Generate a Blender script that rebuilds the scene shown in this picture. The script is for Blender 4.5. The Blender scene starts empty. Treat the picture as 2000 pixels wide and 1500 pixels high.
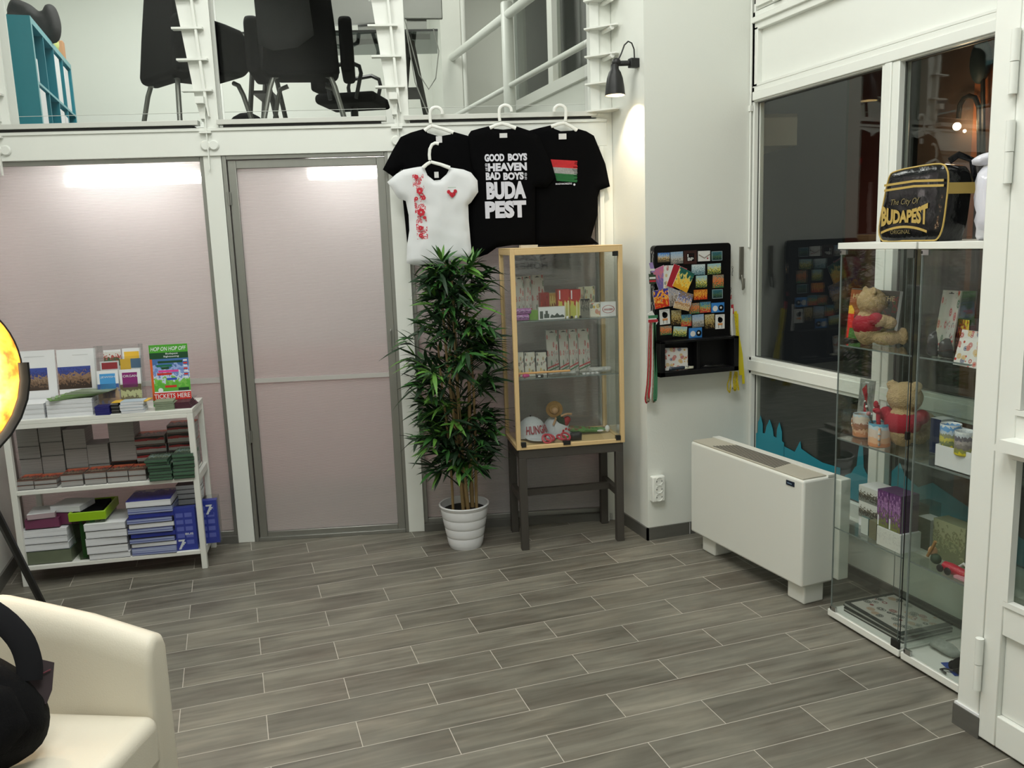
import bpy, math, random
from math import sin, cos, pi, radians
from mathutils import Vector, Matrix, geometry
S = bpy.context.scene
C = S.collection
# ---------------------------------------------------------------- camera
CAM_H = 1.7
FPX, YAW, PIT, ROL = 1659.8, .316708, -.166652, -.0353569
def _cam_axes():
    fw = Vector((sin(YAW)*cos(PIT), cos(YAW)*cos(PIT), sin(PIT)))
    r = Vector((cos(YAW), -sin(YAW), 0)); u = r.cross(fw)
    return r*cos(ROL)+u*sin(ROL), u*cos(ROL)-r*sin(ROL), fw
CR, CU, CF = _cam_axes()
cam = bpy.data.objects.new('camera', bpy.data.cameras.new('camera')); C.objects.link(cam)
cam.data.sensor_width = 36; cam.data.lens = 36*FPX/2000; cam.data.clip_start = .05
cam.matrix_world = Matrix(((CR.x, CU.x, -CF.x, 0), (CR.y, CU.y, -CF.y, 0), (CR.z, CU.z, -CF.z, CAM_H), (0, 0, 0, 1)))
S.camera = cam
# ---------------------------------------------------------------- world, lights, exposure
W = bpy.data.worlds.new('night'); S.world = W; W.use_nodes = True
W.node_tree.nodes['Background'].inputs[0].default_value = (.012, .013, .014, 1)
S.view_settings.view_transform = 'Standard'; S.view_settings.look = 'None'
S.view_settings.exposure = -0.07; S.view_settings.gamma = 1
def area(name, loc, size, power, col=(.985, 1, .96), rot=(0, 0, 0)):
    l = bpy.data.lights.new(name, 'AREA'); l.shape = 'RECTANGLE'; l.size, l.size_y = size; l.energy = power; l.color = col
    o = bpy.data.objects.new(name, l); o.location = loc; o.rotation_euler = rot; C.objects.link(o); return o
area('shop_ceiling_light', (.3, 1.2, 4.3), (1.6, 1.6), 92)
area('shop_ceiling_light', (-.4, 3.4, 4.35), (.9, .9), 38)
area('shop_ceiling_light', (1.3, 3.3, 4.35), (.9, .9), 26)
area('office_ceiling_light', (.2, 6.6, 4.3), (1.8, 1.0), 75, (.985, 1, .965))
area('stair_ceiling_light', (2.3, 7.0, 4.3), (.5, 1.4), 10, (1, .98, .92))
S.cycles.max_bounces = 8; S.cycles.transparent_max_bounces = 24
# ---------------------------------------------------------------- frames: real planes of the place, read with the camera above
class Frame:
    def __init__(s, ox, oy, deg):
        s.o = Vector((ox, oy, 0)); s.a = radians(deg); s.x = Vector((cos(s.a), sin(s.a), 0)); s.y = Vector((-sin(s.a), cos(s.a), 0))
    def W(s, x, y=0, z=0): return s.o + s.x*x + s.y*y + Vector((0, 0, z))
    def L(s, p): d = p-s.o; return (d.dot(s.x), d.dot(s.y), p.z)
    def on(s, px, py, y=0):
        d = CR*(px-1000)/FPX - CU*(py-750)/FPX + CF; o = Vector((0, 0, CAM_H)); p = s.W(0, y)
        t = (p-o).dot(s.y)/d.dot(s.y); q = s.L(o+d*t); return q[0], q[2]
    def flat(s, px, py, z=0):
        d = CR*(px-1000)/FPX - CU*(py-750)/FPX + CF; o = Vector((0, 0, CAM_H)); t = (z-CAM_H)/d.z; q = s.L(o+d*t); return q[0], q[1]
    def rect(s, x0, y0, x1, y1, y=0):
        """pixel box -> (x, z, width, height) of the object standing on plane y, from its bottom centre"""
        cx = (x0+x1)/2; cy = (y0+y1)/2
        a = s.on(x0, cy, y)[0]; b = s.on(x1, cy, y)[0]; t = s.on(cx, y0, y)[1]; u = s.on(cx, y1, y)[1]
        return (a+b)/2, u, b-a, t-u
WF = Frame(0, 0, 0)                    # the floor tiles' own frame
BF = Frame(-.069, 5.073, -13.36)       # glazed back partition
RF = Frame(-1.152, 4.831, -7.1)        # brochure rack
CFm = Frame(1.426, 4.273, -8.1)        # wooden showcase
PF = Frame(0, 4.147, 0)                # front of the pillar
DF = Frame(2.405, 2.95, -90)           # glass cabinets, seen towards the street window
XF = Frame(2.79, 4.147, -90)           # street window wall
# ---------------------------------------------------------------- materials
MATS = {}
def nodes(name):
    m = bpy.data.materials.new(name); m.use_nodes = True; nt = m.node_tree
    return m, nt, nt.nodes['Principled BSDF']
def N(nt, t, **k):
    n = nt.nodes.new(t)
    for a, b in k.items(): setattr(n, a, b)
    return n
def c4(c): return (c[0], c[1], c[2], 1)
def srgb(r, g, b): return tuple(((v/255+.055)/1.055)**2.4 if v > 10 else v/255/12.92 for v in (r, g, b))
def mat(name, col, rough=.5, metal=0, noise=0, scale=12, bump=0, bscale=60, coat=0, spec=None, stretch=None, emit=None, es=0, alpha=None):
    """plain paint, plastic, metal, cloth with faint procedural mottling"""
    if name in MATS: return MATS[name]
    m, nt, b = nodes(name)
    b.inputs['Base Color'].default_value = c4(col); b.inputs['Roughness'].default_value = rough; b.inputs['Metallic'].default_value = metal
    if coat: b.inputs['Coat Weight'].default_value = coat
    if spec is not None: b.inputs['Specular IOR Level'].default_value = spec
    if emit: b.inputs['Emission Color'].default_value = c4(emit); b.inputs['Emission Strength'].default_value = es
    tc = N(nt, 'ShaderNodeTexCoord'); mp = N(nt, 'ShaderNodeMapping'); nt.links.new(tc.outputs['Object'], mp.inputs[0])
    if stretch: mp.inputs['Scale'].default_value = stretch
    if noise:
        n = N(nt, 'ShaderNodeTexNoise'); n.inputs['Scale'].default_value = scale; n.inputs['Detail'].default_value = 5
        r = N(nt, 'ShaderNodeMix', data_type='RGBA'); r.inputs[6].default_value = c4([v*(1-noise) for v in col]); r.inputs[7].default_value = c4([min(1, v*(1+noise)) for v in col])
        nt.links.new(mp.outputs[0], n.inputs[0]); nt.links.new(n.outputs[0], r.inputs[0]); nt.links.new(r.outputs[2], b.inputs['Base Color'])
    if bump:
        n = N(nt, 'ShaderNodeTexNoise'); n.inputs['Scale'].default_value = bscale; n.inputs['Detail'].default_value = 4
        bp = N(nt, 'ShaderNodeBump'); bp.inputs['Strength'].default_value = bump; bp.inputs['Distance'].default_value = .01
        nt.links.new(mp.outputs[0], n.inputs[0]); nt.links.new(n.outputs[0], bp.inputs['Height']); nt.links.new(bp.outputs[0], b.inputs['Normal'])
    MATS[name] = m; return m
def glass(name, tint=(.93, .95, .94), refl=1.0, ior=1.45, rough=0.0):
    """clear sheet: tinted see-through plus Fresnel mirror"""
    if name in MATS: return MATS[name]
    m = bpy.data.materials.new(name); m.use_nodes = True; nt = m.node_tree; nt.nodes.clear()
    o = N(nt, 'ShaderNodeOutputMaterial'); t = N(nt, 'ShaderNodeBsdfTransparent'); g = N(nt, 'ShaderNodeBsdfGlossy'); f = N(nt, 'ShaderNodeFresnel'); x = N(nt, 'ShaderNodeMixShader')
    t.inputs[0].default_value = c4(tint); g.inputs[0].default_value = (refl, refl, refl, 1); g.inputs['Roughness'].default_value = rough; gm = N(nt, 'ShaderNodeNewGeometry'); io = N(nt, 'ShaderNodeMapRange'); io.inputs['To Min'].default_value = ior; io.inputs['To Max'].default_value = 1/ior; nt.links.new(gm.outputs['Backfacing'], io.inputs[0]); nt.links.new(io.outputs[0], f.inputs[0])
    nt.links.new(f.outputs[0], x.inputs[0]); nt.links.new(t.outputs[0], x.inputs[1]); nt.links.new(g.outputs[0], x.inputs[2]); nt.links.new(x.outputs[0], o.inputs[0])
    MATS[name] = m; return m
def ramp(nt, src, stops, interp='LINEAR'):
    r = N(nt, 'ShaderNodeValToRGB'); r.color_ramp.interpolation = interp; e = r.color_ramp.elements
    while len(e) < len(stops): e.new(.5)
    for i, (p, c) in enumerate(stops): e[i].position = p; e[i].color = c4(c)
    nt.links.new(src, r.inputs[0]); return r.outputs[0]
def art_floral(name, base=(.8, .78, .74), cols=((.55, .03, .03), (.55, .03, .03), (.05, .2, .08)), scale=7, cover=.42, rough=.4, seed=0):
    """printed folk flowers: round petals scattered over a plain ground (UV)"""
    if name in MATS: return MATS[name]
    m, nt, b = nodes(name); b.inputs['Roughness'].default_value = rough
    tc = N(nt, 'ShaderNodeTexCoord'); mp = N(nt, 'ShaderNodeMapping'); mp.inputs['Location'].default_value = (seed*1.7, seed*.9, seed); nt.links.new(tc.outputs['UV'], mp.inputs[0])
    v = N(nt, 'ShaderNodeTexVoronoi'); v.inputs['Scale'].default_value = scale; nt.links.new(mp.outputs[0], v.inputs[0])
    lt = N(nt, 'ShaderNodeMath', operation='LESS_THAN'); lt.inputs[1].default_value = cover; nt.links.new(v.outputs['Distance'], lt.inputs[0])
    ring = N(nt, 'ShaderNodeMath', operation='FRACT'); mu = N(nt, 'ShaderNodeMath', operation='MULTIPLY'); mu.inputs[1].default_value = 6; nt.links.new(v.outputs['Distance'], mu.inputs[0]); nt.links.new(mu.outputs[0], ring.inputs[0])
    gt = N(nt, 'ShaderNodeMath', operation='GREATER_THAN'); gt.inputs[1].default_value = .3; nt.links.new(ring.outputs[0], gt.inputs[0])
    mk = N(nt, 'ShaderNodeMath', operation='MULTIPLY'); nt.links.new(lt.outputs[0], mk.inputs[0]); nt.links.new(gt.outputs[0], mk.inputs[1])
    sp = N(nt, 'ShaderNodeSeparateColor'); nt.links.new(v.outputs['Color'], sp.inputs[0])
    col = ramp(nt, sp.outputs[0], [(i/len(cols), c) for i, c in enumerate(cols)], 'CONSTANT')
    x = N(nt, 'ShaderNodeMix', data_type='RGBA'); x.inputs[6].default_value = c4(base); nt.links.new(mk.outputs[0], x.inputs[0]); nt.links.new(col, x.inputs[7]); nt.links.new(x.outputs[2], b.inputs['Base Color'])
    MATS[name] = m; return m
def art_scene(name, stops, scale=4, amp=.35, rough=.35, vert=True, seed=0, detail=6):
    """printed view: bands of colour with a ragged skyline (UV)"""
    if name in MATS: return MATS[name]
    m, nt, b = nodes(name); b.inputs['Roughness'].default_value = rough
    tc = N(nt, 'ShaderNodeTexCoord'); se = N(nt, 'ShaderNodeSeparateXYZ'); nt.links.new(tc.outputs['UV'], se.inputs[0])
    mp = N(nt, 'ShaderNodeMapping'); mp.inputs['Location'].default_value = (seed*3.1, seed*1.3, 0); mp.inputs['Scale'].default_value = (1.5, 1.1, 1); nt.links.new(tc.outputs['UV'], mp.inputs[0])
    n = N(nt, 'ShaderNodeTexNoise'); n.inputs['Scale'].default_value = scale; n.inputs['Detail'].default_value = detail; nt.links.new(mp.outputs[0], n.inputs[0])
    a = N(nt, 'ShaderNodeMath', operation='MULTIPLY_ADD'); a.inputs[1].default_value = amp*2.2; nt.links.new(n.outputs[0], a.inputs[0]); nt.links.new(se.outputs[1 if vert else 0], a.inputs[2])
    s2 = N(nt, 'ShaderNodeMath', operation='SUBTRACT'); s2.inputs[1].default_value = amp*1.1; nt.links.new(a.outputs[0], s2.inputs[0])
    nt.links.new(ramp(nt, s2.outputs[0], stops, 'CONSTANT'), b.inputs['Base Color'])
    MATS[name] = m; return m
# ---------------------------------------------------------------- mesh builder
_text = {}
def text_shape(s, bold=0, shear=0):
    k = (s, bold, shear)
    if k not in _text:
        cu = bpy.data.curves.new('t', 'FONT'); cu.body = s; cu.offset = bold; cu.shear = shear; cu.resolution_u = 3
        o = bpy.data.objects.new('t', cu); C.objects.link(o); dg = bpy.context.evaluated_depsgraph_get()
        me = bpy.data.meshes.new_from_object(o.evaluated_get(dg))
        _text[k] = ([tuple(v.co) for v in me.vertices], [tuple(p.vertices) for p in me.polygons])
        bpy.data.objects.remove(o); bpy.data.curves.remove(cu); bpy.data.meshes.remove(me)
    return _text[k]
class MB:
    def __init__(s): s.v = []; s.f = []; s.mi = []; s.uv = []; s.mats = []; s.M = Matrix.Identity(4)
    def mat(s, m):
        if m not in s.mats: s.mats.append(m)
        return s.mats.index(m)
    def at(s, loc=(0, 0, 0), rot=(0, 0, 0), sc=(1, 1, 1)):
        from mathutils import Euler
        s.M = Matrix.Translation(loc) @ Euler(rot).to_matrix().to_4x4() @ Matrix.Diagonal((*sc, 1)); return s
    def add(s, vs, fs, m, uvs=None):
        n = len(s.v); s.v += [s.M @ Vector(v) for v in vs]; i = s.mat(m)
        for k, f in enumerate(fs): s.f.append([n+a for a in f]); s.mi.append(i); s.uv.append(uvs[k] if uvs else None)
        return s
    def box(s, a, b, m):
        x0, y0, z0 = a; x1, y1, z1 = b
        vs = [(x0, y0, z0), (x1, y0, z0), (x1, y1, z0), (x0, y1, z0), (x0, y0, z1), (x1, y0, z1), (x1, y1, z1), (x0, y1, z1)]
        q = ((0, 0), (1, 0), (1, 1), (0, 1))
        return s.add(vs, [(0, 1, 5, 4), (1, 2, 6, 5), (2, 3, 7, 6), (3, 0, 4, 7), (4, 5, 6, 7), (3, 2, 1, 0)], m, [q]*6)
    def quad(s, p, m): return s.add(p, [(0, 1, 2, 3)], m, [((0, 0), (1, 0), (1, 1), (0, 1))])
    def fr(s, x0, x1, z0, z1, y, m): return s.quad([(x0, y, z0), (x1, y, z0), (x1, y, z1), (x0, y, z1)], m)   # front print
    def poly(s, pts, m): return s.add(pts, [tuple(range(len(pts)))], m)
    def prism(s, pts, y0, y1, m, axis='y'):
        """outline in x,z pushed from y0 (front) to y1; fan-safe through tessellation"""
        n = len(pts)
        f3 = lambda p, y: (p[0], y, p[1]) if axis == 'y' else ((y, p[0], p[1]) if axis == 'x' else (p[0], p[1], y))
        vs = [f3(p, y0) for p in pts]+[f3(p, y1) for p in pts]
        tri = geometry.tessellate_polygon([[Vector((p[0], p[1], 0)) for p in pts]])
        fs = []
        for t in tri:
            a, b, c = t
            fs.append((a, b, c)); fs.append((n+c, n+b, n+a))
        for i in range(n): j = (i+1) % n; fs.append((i, j, n+j, n+i))
        s.add(vs, fs, m); s.fix = True; return s
    def tube(s, path, r, m, n=8, cap=True, closed=False, flat=1.0):
        P = [Vector(p) for p in path]; R = r if isinstance(r, (list, tuple)) else [r]*len(P); vs = []; fs = []
        up = None
        for i, p in enumerate(P):
            if closed: t = P[(i+1) % len(P)]-P[i-1]
            else: t = P[min(i+1, len(P)-1)]-P[max(i-1, 0)]
            t.normalize()
            if up is None: up = Vector((0, 0, 1)) if abs(t.z) < .9 else Vector((1, 0, 0))
            u = (up-t*up.dot(t)).normalized(); w = t.cross(u); up = u
            for k in range(n): a = 2*pi*k/n; vs.append(p+(u*cos(a)+w*sin(a)*flat)*R[i])
        L = len(P)
        for i in range(L if closed else L-1):
            for k in range(n): a = i*n+k; b = i*n+(k+1) % n; j = ((i+1) % L)*n; fs.append((a, b, j+(k+1) % n, j+k))
        if cap and not closed: fs.append(tuple(range(n-1, -1, -1))); fs.append(tuple((L-1)*n+k for k in range(n)))
        return s.add(vs, fs, m)
    def lathe(s, prof, m, n=24, cap0=True, cap1=True, a0=0, a1=2*pi):
        vs = []; fs = []; full = abs(a1-a0-2*pi) < 1e-6; c = n if full else n+1
        for r, z in prof:
            for k in range(c): a = a0+(a1-a0)*k/n; vs.append((r*cos(a), r*sin(a), z))
        for i in range(len(prof)-1):
            for k in range(n): k2 = (k+1) % c; fs.append((i*c+k, i*c+k2, (i+1)*c+k2, (i+1)*c+k))
        if full and cap0: fs.append(tuple(range(c-1, -1, -1)))
        if full and cap1: fs.append(tuple((len(prof)-1)*c+k for k in range(c)))
        zs = [z for _, z in prof]; za, zb = min(zs), max(zs); V = lambda i: (zs[i]-za)/(zb-za+1e-9)
        us = [(((f[0] % c)/n*3, V(f[0]//c)), ((f[0] % c+1)/n*3, V(f[0]//c)), ((f[0] % c+1)/n*3, V(f[0]//c+1)), ((f[0] % c)/n*3, V(f[0]//c+1))) if len(f) == 4 else None for f in fs]
        return s.add(vs, fs, m, us)
    def ball(s, c, r, m, n=14, k=9, rot=None):
        r = r if isinstance(r, (tuple, list)) else (r, r, r); vs = []; fs = []
        M = rot.to_matrix() if rot else Matrix.Identity(3)
        for i in range(1, k):
            for j in range(n): a = pi*i/k; b = 2*pi*j/n; vs.append(Vector(c)+M @ Vector((r[0]*sin(a)*cos(b), r[1]*sin(a)*sin(b), r[2]*cos(a))))
        vs += [Vector(c)+M @ Vector((0, 0, r[2])), Vector(c)-M @ Vector((0, 0, r[2]))]; T = len(vs)-2
        for i in range(k-2):
            for j in range(n): fs.append((i*n+j, (i+1)*n+j, (i+1)*n+(j+1) % n, i*n+(j+1) % n))
        for j in range(n): fs.append((T, j, (j+1) % n)); fs.append((T+1, (k-2)*n+(j+1) % n, (k-2)*n+j))
        return s.add(vs, fs, m)
    def text(s, st, x0, x1, z0, z1, y, m, bold=0, shear=0, warp=None, th=0):
        vs, fs = text_shape(st, bold, shear)
        if not vs: return s
        X = [v[0] for v in vs]; Y = [v[1] for v in vs]; a, b, c, d = min(X), max(X), min(Y), max(Y)
        out = []
        for v in vs:
            u = (v[0]-a)/(b-a); w = (v[1]-c)/(d-c)
            x = x0+(x1-x0)*u; z = z0+(z1-z0)*w
            if warp: x, z = warp(u, w, x, z)
            out.append((x, y, z))
        return s.add(out, fs, m)
    def build(s, name, parent=None, loc=(0, 0, 0), rz=0, bev=0, seg=2, smooth=True, rot=None, ang=.6, **tags):
        if getattr(s, 'soft', False): ang = 3.2
        me = bpy.data.meshes.new(name); me.from_pydata([tuple(v) for v in s.v], [], s.f)
        for m in s.mats: me.materials.append(m)
        for i, p in enumerate(me.polygons): p.material_index = s.mi[i]; p.use_smooth = smooth
        uvl = me.uv_layers.new(name='UVMap')
        for i, p in enumerate(me.polygons):
            if s.uv[i]:
                for k, li in enumerate(p.loop_indices): uvl.data[li].uv = s.uv[i][k]
        me.validate()
        if getattr(s, 'fix', False):
            import bmesh
            bm = bmesh.new(); bm.from_mesh(me); bmesh.ops.recalc_face_normals(bm, faces=bm.faces); bm.to_mesh(me); bm.free()
        if smooth: me.set_sharp_from_angle(angle=ang)
        o = bpy.data.objects.new(name, me); C.objects.link(o)
        if parent: o.parent = parent
        o.location = loc; o.rotation_euler = rot if rot else (0, 0, rz)
        if bev:
            b = o.modifiers.new('edge', 'BEVEL'); b.width = bev; b.segments = seg; b.limit_method = 'ANGLE'; b.angle_limit = .7; b.harden_normals = False
        tag(o, **tags); return o
def tag(o, label=None, cat=None, group=None, kind=None):
    if label: o['label'] = label
    if cat: o['category'] = cat
    if group: o['group'] = group
    if kind: o['kind'] = kind
def thing(name, label, cat, loc=(0, 0, 0), rz=0, group=None, rot=None):
    o = bpy.data.objects.new(name, None); C.objects.link(o); o.empty_display_size = .05
    o.location = loc; o.rotation_euler = rot if rot else (0, 0, rz); tag(o, label, cat, group); return o
def struct(m, name, loc=(0, 0, 0), rz=0, bev=0, parent=None, **k): return m.build(name, parent, loc, rz, bev, kind=None if parent else 'structure', **k)
def dup(root, loc, rz=None, label=None, rot=None):
    r = root.copy(); C.objects.link(r); r.location = loc
    if rz is not None: r.rotation_euler = (0, 0, rz)
    if rot is not None: r.rotation_euler = rot
    if label: r['label'] = label
    for ch in list(root.children):
        c = ch.copy(); C.objects.link(c); c.parent = r
        for g in ch.children: d = g.copy(); C.objects.link(d); d.parent = c
    return r
def puff(outline, thick, m, res=.02, edge=.03, wr=0, ws=8, back=True, seed=0, mb=None, y0=0):
    """stuffed or draped cloth: outline in x,z filled, swelling to `thick` away from its rim, with soft folds"""
    from mathutils import noise
    pts = [Vector((p[0], p[1])) for p in outline]; n = len(pts)
    bd = []
    for i in range(n):
        a, b = pts[i], pts[(i+1) % n]; k = max(1, int((b-a).length/res))
        for j in range(k): bd.append(a+(b-a)*j/k)
    def dist(p):
        d = 9
        for i in range(n):
            a, b = pts[i], pts[(i+1) % n]; e = b-a; t = max(0, min(1, (p-a).dot(e)/max(e.length_squared, 1e-12))); d = min(d, (p-a-e*t).length)
        return d
    def inside(p):
        c = False
        for i in range(n):
            a, b = pts[i], pts[(i+1) % n]
            if (a.y > p.y) != (b.y > p.y) and p.x < (b.x-a.x)*(p.y-a.y)/(b.y-a.y)+a.x: c = not c
        return c
    X = [p.x for p in pts]; Z = [p.y for p in pts]; inn = []
    z = min(Z)+res/2; row = 0
    while z < max(Z):
        x = min(X)+(res/2 if row % 2 else 0)
        while x < max(X):
            p = Vector((x, z))
            if inside(p) and dist(p) > res*.45: inn.append(p)
            x += res
        z += res*.87; row += 1
    co = bd+inn; nb = len(bd)
    r = geometry.delaunay_2d_cdt(co, [(i, (i+1) % nb) for i in range(nb)], [], 1, 1e-6)
    vs, fs = r[0], r[2]
    mb = mb or MB(); mb.soft = True; F = []; B = []
    for v in vs:
        d = dist(v); h = min(1, d/edge); h = math.sqrt(max(0, 1-(1-h)**2))
        w = wr*h*(noise.noise(Vector((v.x*ws, v.y*ws*.6, seed)))+.5*noise.noise(Vector((v.x*ws*2.3, v.y*ws*1.7, seed+5)))) if wr else 0
        F.append((v.x, y0-thick*h-w, v.y)); B.append((v.x, y0+(.3*thick*h if back else 0), v.y))
    uv = lambda f: [((vs[i].x-min(X))/(max(X)-min(X)), (vs[i].y-min(Z))/(max(Z)-min(Z))) for i in f]
    mb.add(F, [tuple(f) for f in fs], m, [uv(f) for f in fs]); mb.add(B, [tuple(reversed(f)) for f in fs], m)
    return mb
random.seed(7)
def rounded(pts, k=4, closed=True):
    """outline softened with a closed Catmull-Rom curve"""
    out = []; n = len(pts)
    for i in range(n):
        p0, p1, p2, p3 = pts[i-1], pts[i], pts[(i+1) % n], pts[(i+2) % n]
        for j in range(k):
            t = j/k; out.append(tuple(.5*(2*b+(c-a)*t+(2*a-5*b+4*c-d)*t*t+(-a+3*b-3*c+d)*t**3) for a, b, c, d in zip(p0, p1, p2, p3)))
    return out
# ================================================================ MATERIALS USED ALL OVER
white = mat('white_wall_paint', srgb(226, 228, 221), .6, noise=.015, scale=3, bump=.05, bscale=90)
white_gloss = mat('white_gloss_paint', srgb(232, 234, 228), .28, noise=.01, bump=.03, bscale=14)
steelw = mat('white_steel_paint', srgb(226, 228, 222), .38, noise=.02, scale=6)
alu = mat('brushed_aluminium', srgb(150, 150, 145), .38, .75, noise=.08, scale=20, stretch=(1, 1, .08))
black_pl = mat('black_plastic', (.012, .012, .012), .35)
black_cl = mat('black_cloth', (.003, .003, .0035), .95, spec=.1)
black_mt = mat('black_metal', (.018, .018, .018), .45, .3)
chrome = mat('chrome', (.55, .55, .55), .25, 1)
tilebase = mat('grey_skirting_tile', srgb(92, 91, 86), .45, noise=.18, scale=9, stretch=(1, 1, 4))
pane = glass('window_glass', (.80, .83, .81), .95, 1.52)
clear = glass('clear_glass', (.945, .965, .955), .9, 1.45)
gedge = mat('green_glass_edge', (.17, .20, .19), .15)
paperw = mat('white_paper', srgb(225, 226, 228), .6, noise=.02)
def floor_mat():
    m, nt, b = nodes('grey_wood_look_tiles')
    tc = N(nt, 'ShaderNodeTexCoord'); mp = N(nt, 'ShaderNodeMapping'); mp.inputs['Location'].default_value = (.612*4+FX, .168*100-2.388, 0)
    nt.links.new(tc.outputs['Object'], mp.inputs[0])
    br = N(nt, 'ShaderNodeTexBrick'); br.offset = .5; br.offset_frequency = 2
    for k, v in (('Scale', 1), ('Mortar Size', .0014), ('Mortar Smooth', .1), ('Brick Width', .612), ('Row Height', .168), ('Bias', 0)): br.inputs[k].default_value = v
    br.inputs['Color1'].default_value = (0, 0, 0, 1); br.inputs['Color2'].default_value = (1, 1, 1, 1); br.inputs['Mortar'].default_value = (0, 0, 0, 1)
    nt.links.new(mp.outputs[0], br.inputs[0])
    sp = N(nt, 'ShaderNodeSeparateColor'); nt.links.new(br.outputs['Color'], sp.inputs[0])
    # grain runs along the tile, shifted from tile to tile
    cb = N(nt, 'ShaderNodeCombineXYZ'); mu = N(nt, 'ShaderNodeMath', operation='MULTIPLY'); mu.inputs[1].default_value = 37; nt.links.new(sp.outputs[0], mu.inputs[0]); nt.links.new(mu.outputs[0], cb.inputs[2])
    ad = N(nt, 'ShaderNodeVectorMath', operation='ADD'); nt.links.new(mp.outputs[0], ad.inputs[0]); nt.links.new(cb.outputs[0], ad.inputs[1])
    m1 = N(nt, 'ShaderNodeMapping'); m1.inputs['Scale'].default_value = (2.4, 26, 1); nt.links.new(ad.outputs[0], m1.inputs[0])
    n1 = N(nt, 'ShaderNodeTexNoise'); n1.inputs['Scale'].default_value = 1; n1.inputs['Detail'].default_value = 7; n1.inputs['Distortion'].default_value = .7; nt.links.new(m1.outputs[0], n1.inputs[0])
    c1 = ramp(nt, n1.outputs[0], [(.25, srgb(92, 89, 83)), (.40, srgb(112, 109, 103)), (.54, srgb(122, 120, 114)), (.74, srgb(138, 135, 128))])
    m2 = N(nt, 'ShaderNodeMapping'); m2.inputs['Scale'].default_value = (2.6, 5, 1); nt.links.new(ad.outputs[0], m2.inputs[0])
    n2 = N(nt, 'ShaderNodeTexNoise'); n2.inputs['Scale'].default_value = 1; n2.inputs['Detail'].default_value = 4; nt.links.new(m2.outputs[0], n2.inputs[0])
    c2 = ramp(nt, n2.outputs[0], [(.3, srgb(166, 161, 157)), (.5, srgb(188, 188, 185)), (.72, srgb(210, 207, 202))])
    x = N(nt, 'ShaderNodeMix', data_type='RGBA', blend_type='MULTIPLY'); x.inputs[0].default_value = 1; nt.links.new(c1, x.inputs[6]); nt.links.new(c2, x.inputs[7])
    g = ramp(nt, sp.outputs[0], [(0, (1.42, 1.40, 1.32)), (1, (1.96, 1.93, 1.83))])
    y = N(nt, 'ShaderNodeMix', data_type='RGBA', blend_type='MULTIPLY'); y.inputs[0].default_value = 1; nt.links.new(x.outputs[2], y.inputs[6]); nt.links.new(g, y.inputs[7])
    z = N(nt, 'ShaderNodeMix', data_type='RGBA'); nt.links.new(br.outputs['Fac'], z.inputs[0]); nt.links.new(y.outputs[2], z.inputs[6]); z.inputs[7].default_value = c4(srgb(190, 184, 174))
    nt.links.new(z.outputs[2], b.inputs['Base Color'])
    b.inputs['Roughness'].default_value = .42
    bp = N(nt, 'ShaderNodeBump'); bp.inputs['Strength'].default_value = .25; bp.inputs['Distance'].default_value = .002; iv = N(nt, 'ShaderNodeMath', operation='SUBTRACT'); iv.inputs[0].default_value = 1; nt.links.new(br.outputs['Fac'], iv.inputs[1]); nt.links.new(iv.outputs[0], bp.inputs['Height']); nt.links.new(bp.outputs[0], b.inputs['Normal'])
    return m
FX = 0
# ================================================================ SETTING
struct(MB().box((-1.6, -1.6, -.06), (6, 9, 0), floor_mat()), 'floor')
struct(MB().box((-1.6, -1.6, 4.45), (3.2, 9, 4.55), white), 'ceiling')
struct(MB().box((-1.40, -1.6, 0), (-1.26, 5.36, 4.5), white), 'wall_left')
struct(MB().box((-1.4, -1.72, 0), (3.2, -1.6, 4.5), white), 'wall_back')
struct(MB().box((-1.26, 1.5, 0), (-1.248, 5.34, .075), tilebase), 'baseboard_left')
# pillar on the right of the partition: corner at (2.139, 4.152)
struct(MB().box((2.139, 4.147, 0), (2.80, 4.60, 4.5), white), 'pillar')
m = MB().box((2.129, 4.137, 0), (2.79, 4.148, .072), tilebase).box((2.129, 4.137, 0), (2.14, 4.53, .072), tilebase)
for x in (2.40, 2.66): m.box((x, 4.1355, .002), (x+.002, 4.138, .071), paperw)
struct(m, 'baseboard_pillar')
# street window wall in plane X = 2.79 (local x runs towards the viewer, y into the wall)
XF = Frame(2.79, 4.147, -90)
def wx(Y): return 4.147-Y
m = MB()
fw = white_gloss
m.box((0, 0, 2.395), (wx(2.1), .06, 2.475), fw).box((.02, -.012, 2.402), (wx(2.1), .0, 2.448), fw)      # head rail
m.box((0, 0, .905), (wx(2.1), .06, 1.003), fw).box((0, -.010, .925), (wx(2.1), 0, .985), fw)             # middle rail
m.box((0, 0, .30), (wx(2.1), .07, .385), fw)                                                             # bottom rail
m.box((0, 0, .30), (.022, .06, 2.9), fw).box((-.002, .03, .3), (.03, .06, 2.9), fw)
m.box((wx(3.165), -.004, .385), (wx(3.06), .06, 2.40), fw).box((wx(3.14), -.012, .385), (wx(3.10), 0, 2.40), fw)  # mullion
m.box((wx(2.2), 0, .3), (wx(2.1), .06, 2.5), fw)
struct(m, 'window_1', XF.W(0, 0, 0), XF.a, bev=.003)
w1 = S.objects['window_1']
m = MB().box((.02, .035, 1.0), (wx(3.165), .041, 2.4), pane); m.build('pane', w1)
m = MB().box((wx(3.06), .035, 1.0), (wx(2.2), .041, 2.4), pane); m.build('pane', w1)
m = MB().box((.02, .035, .38), (wx(3.165), .041, .91), pane); m.build('pane', w1)
m = MB().box((wx(3.06), .035, .38), (wx(2.2), .041, .91), pane); m.build('pane', w1)
gask = mat('grey_gasket', srgb(70, 72, 68), .6)
m = MB()
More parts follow.
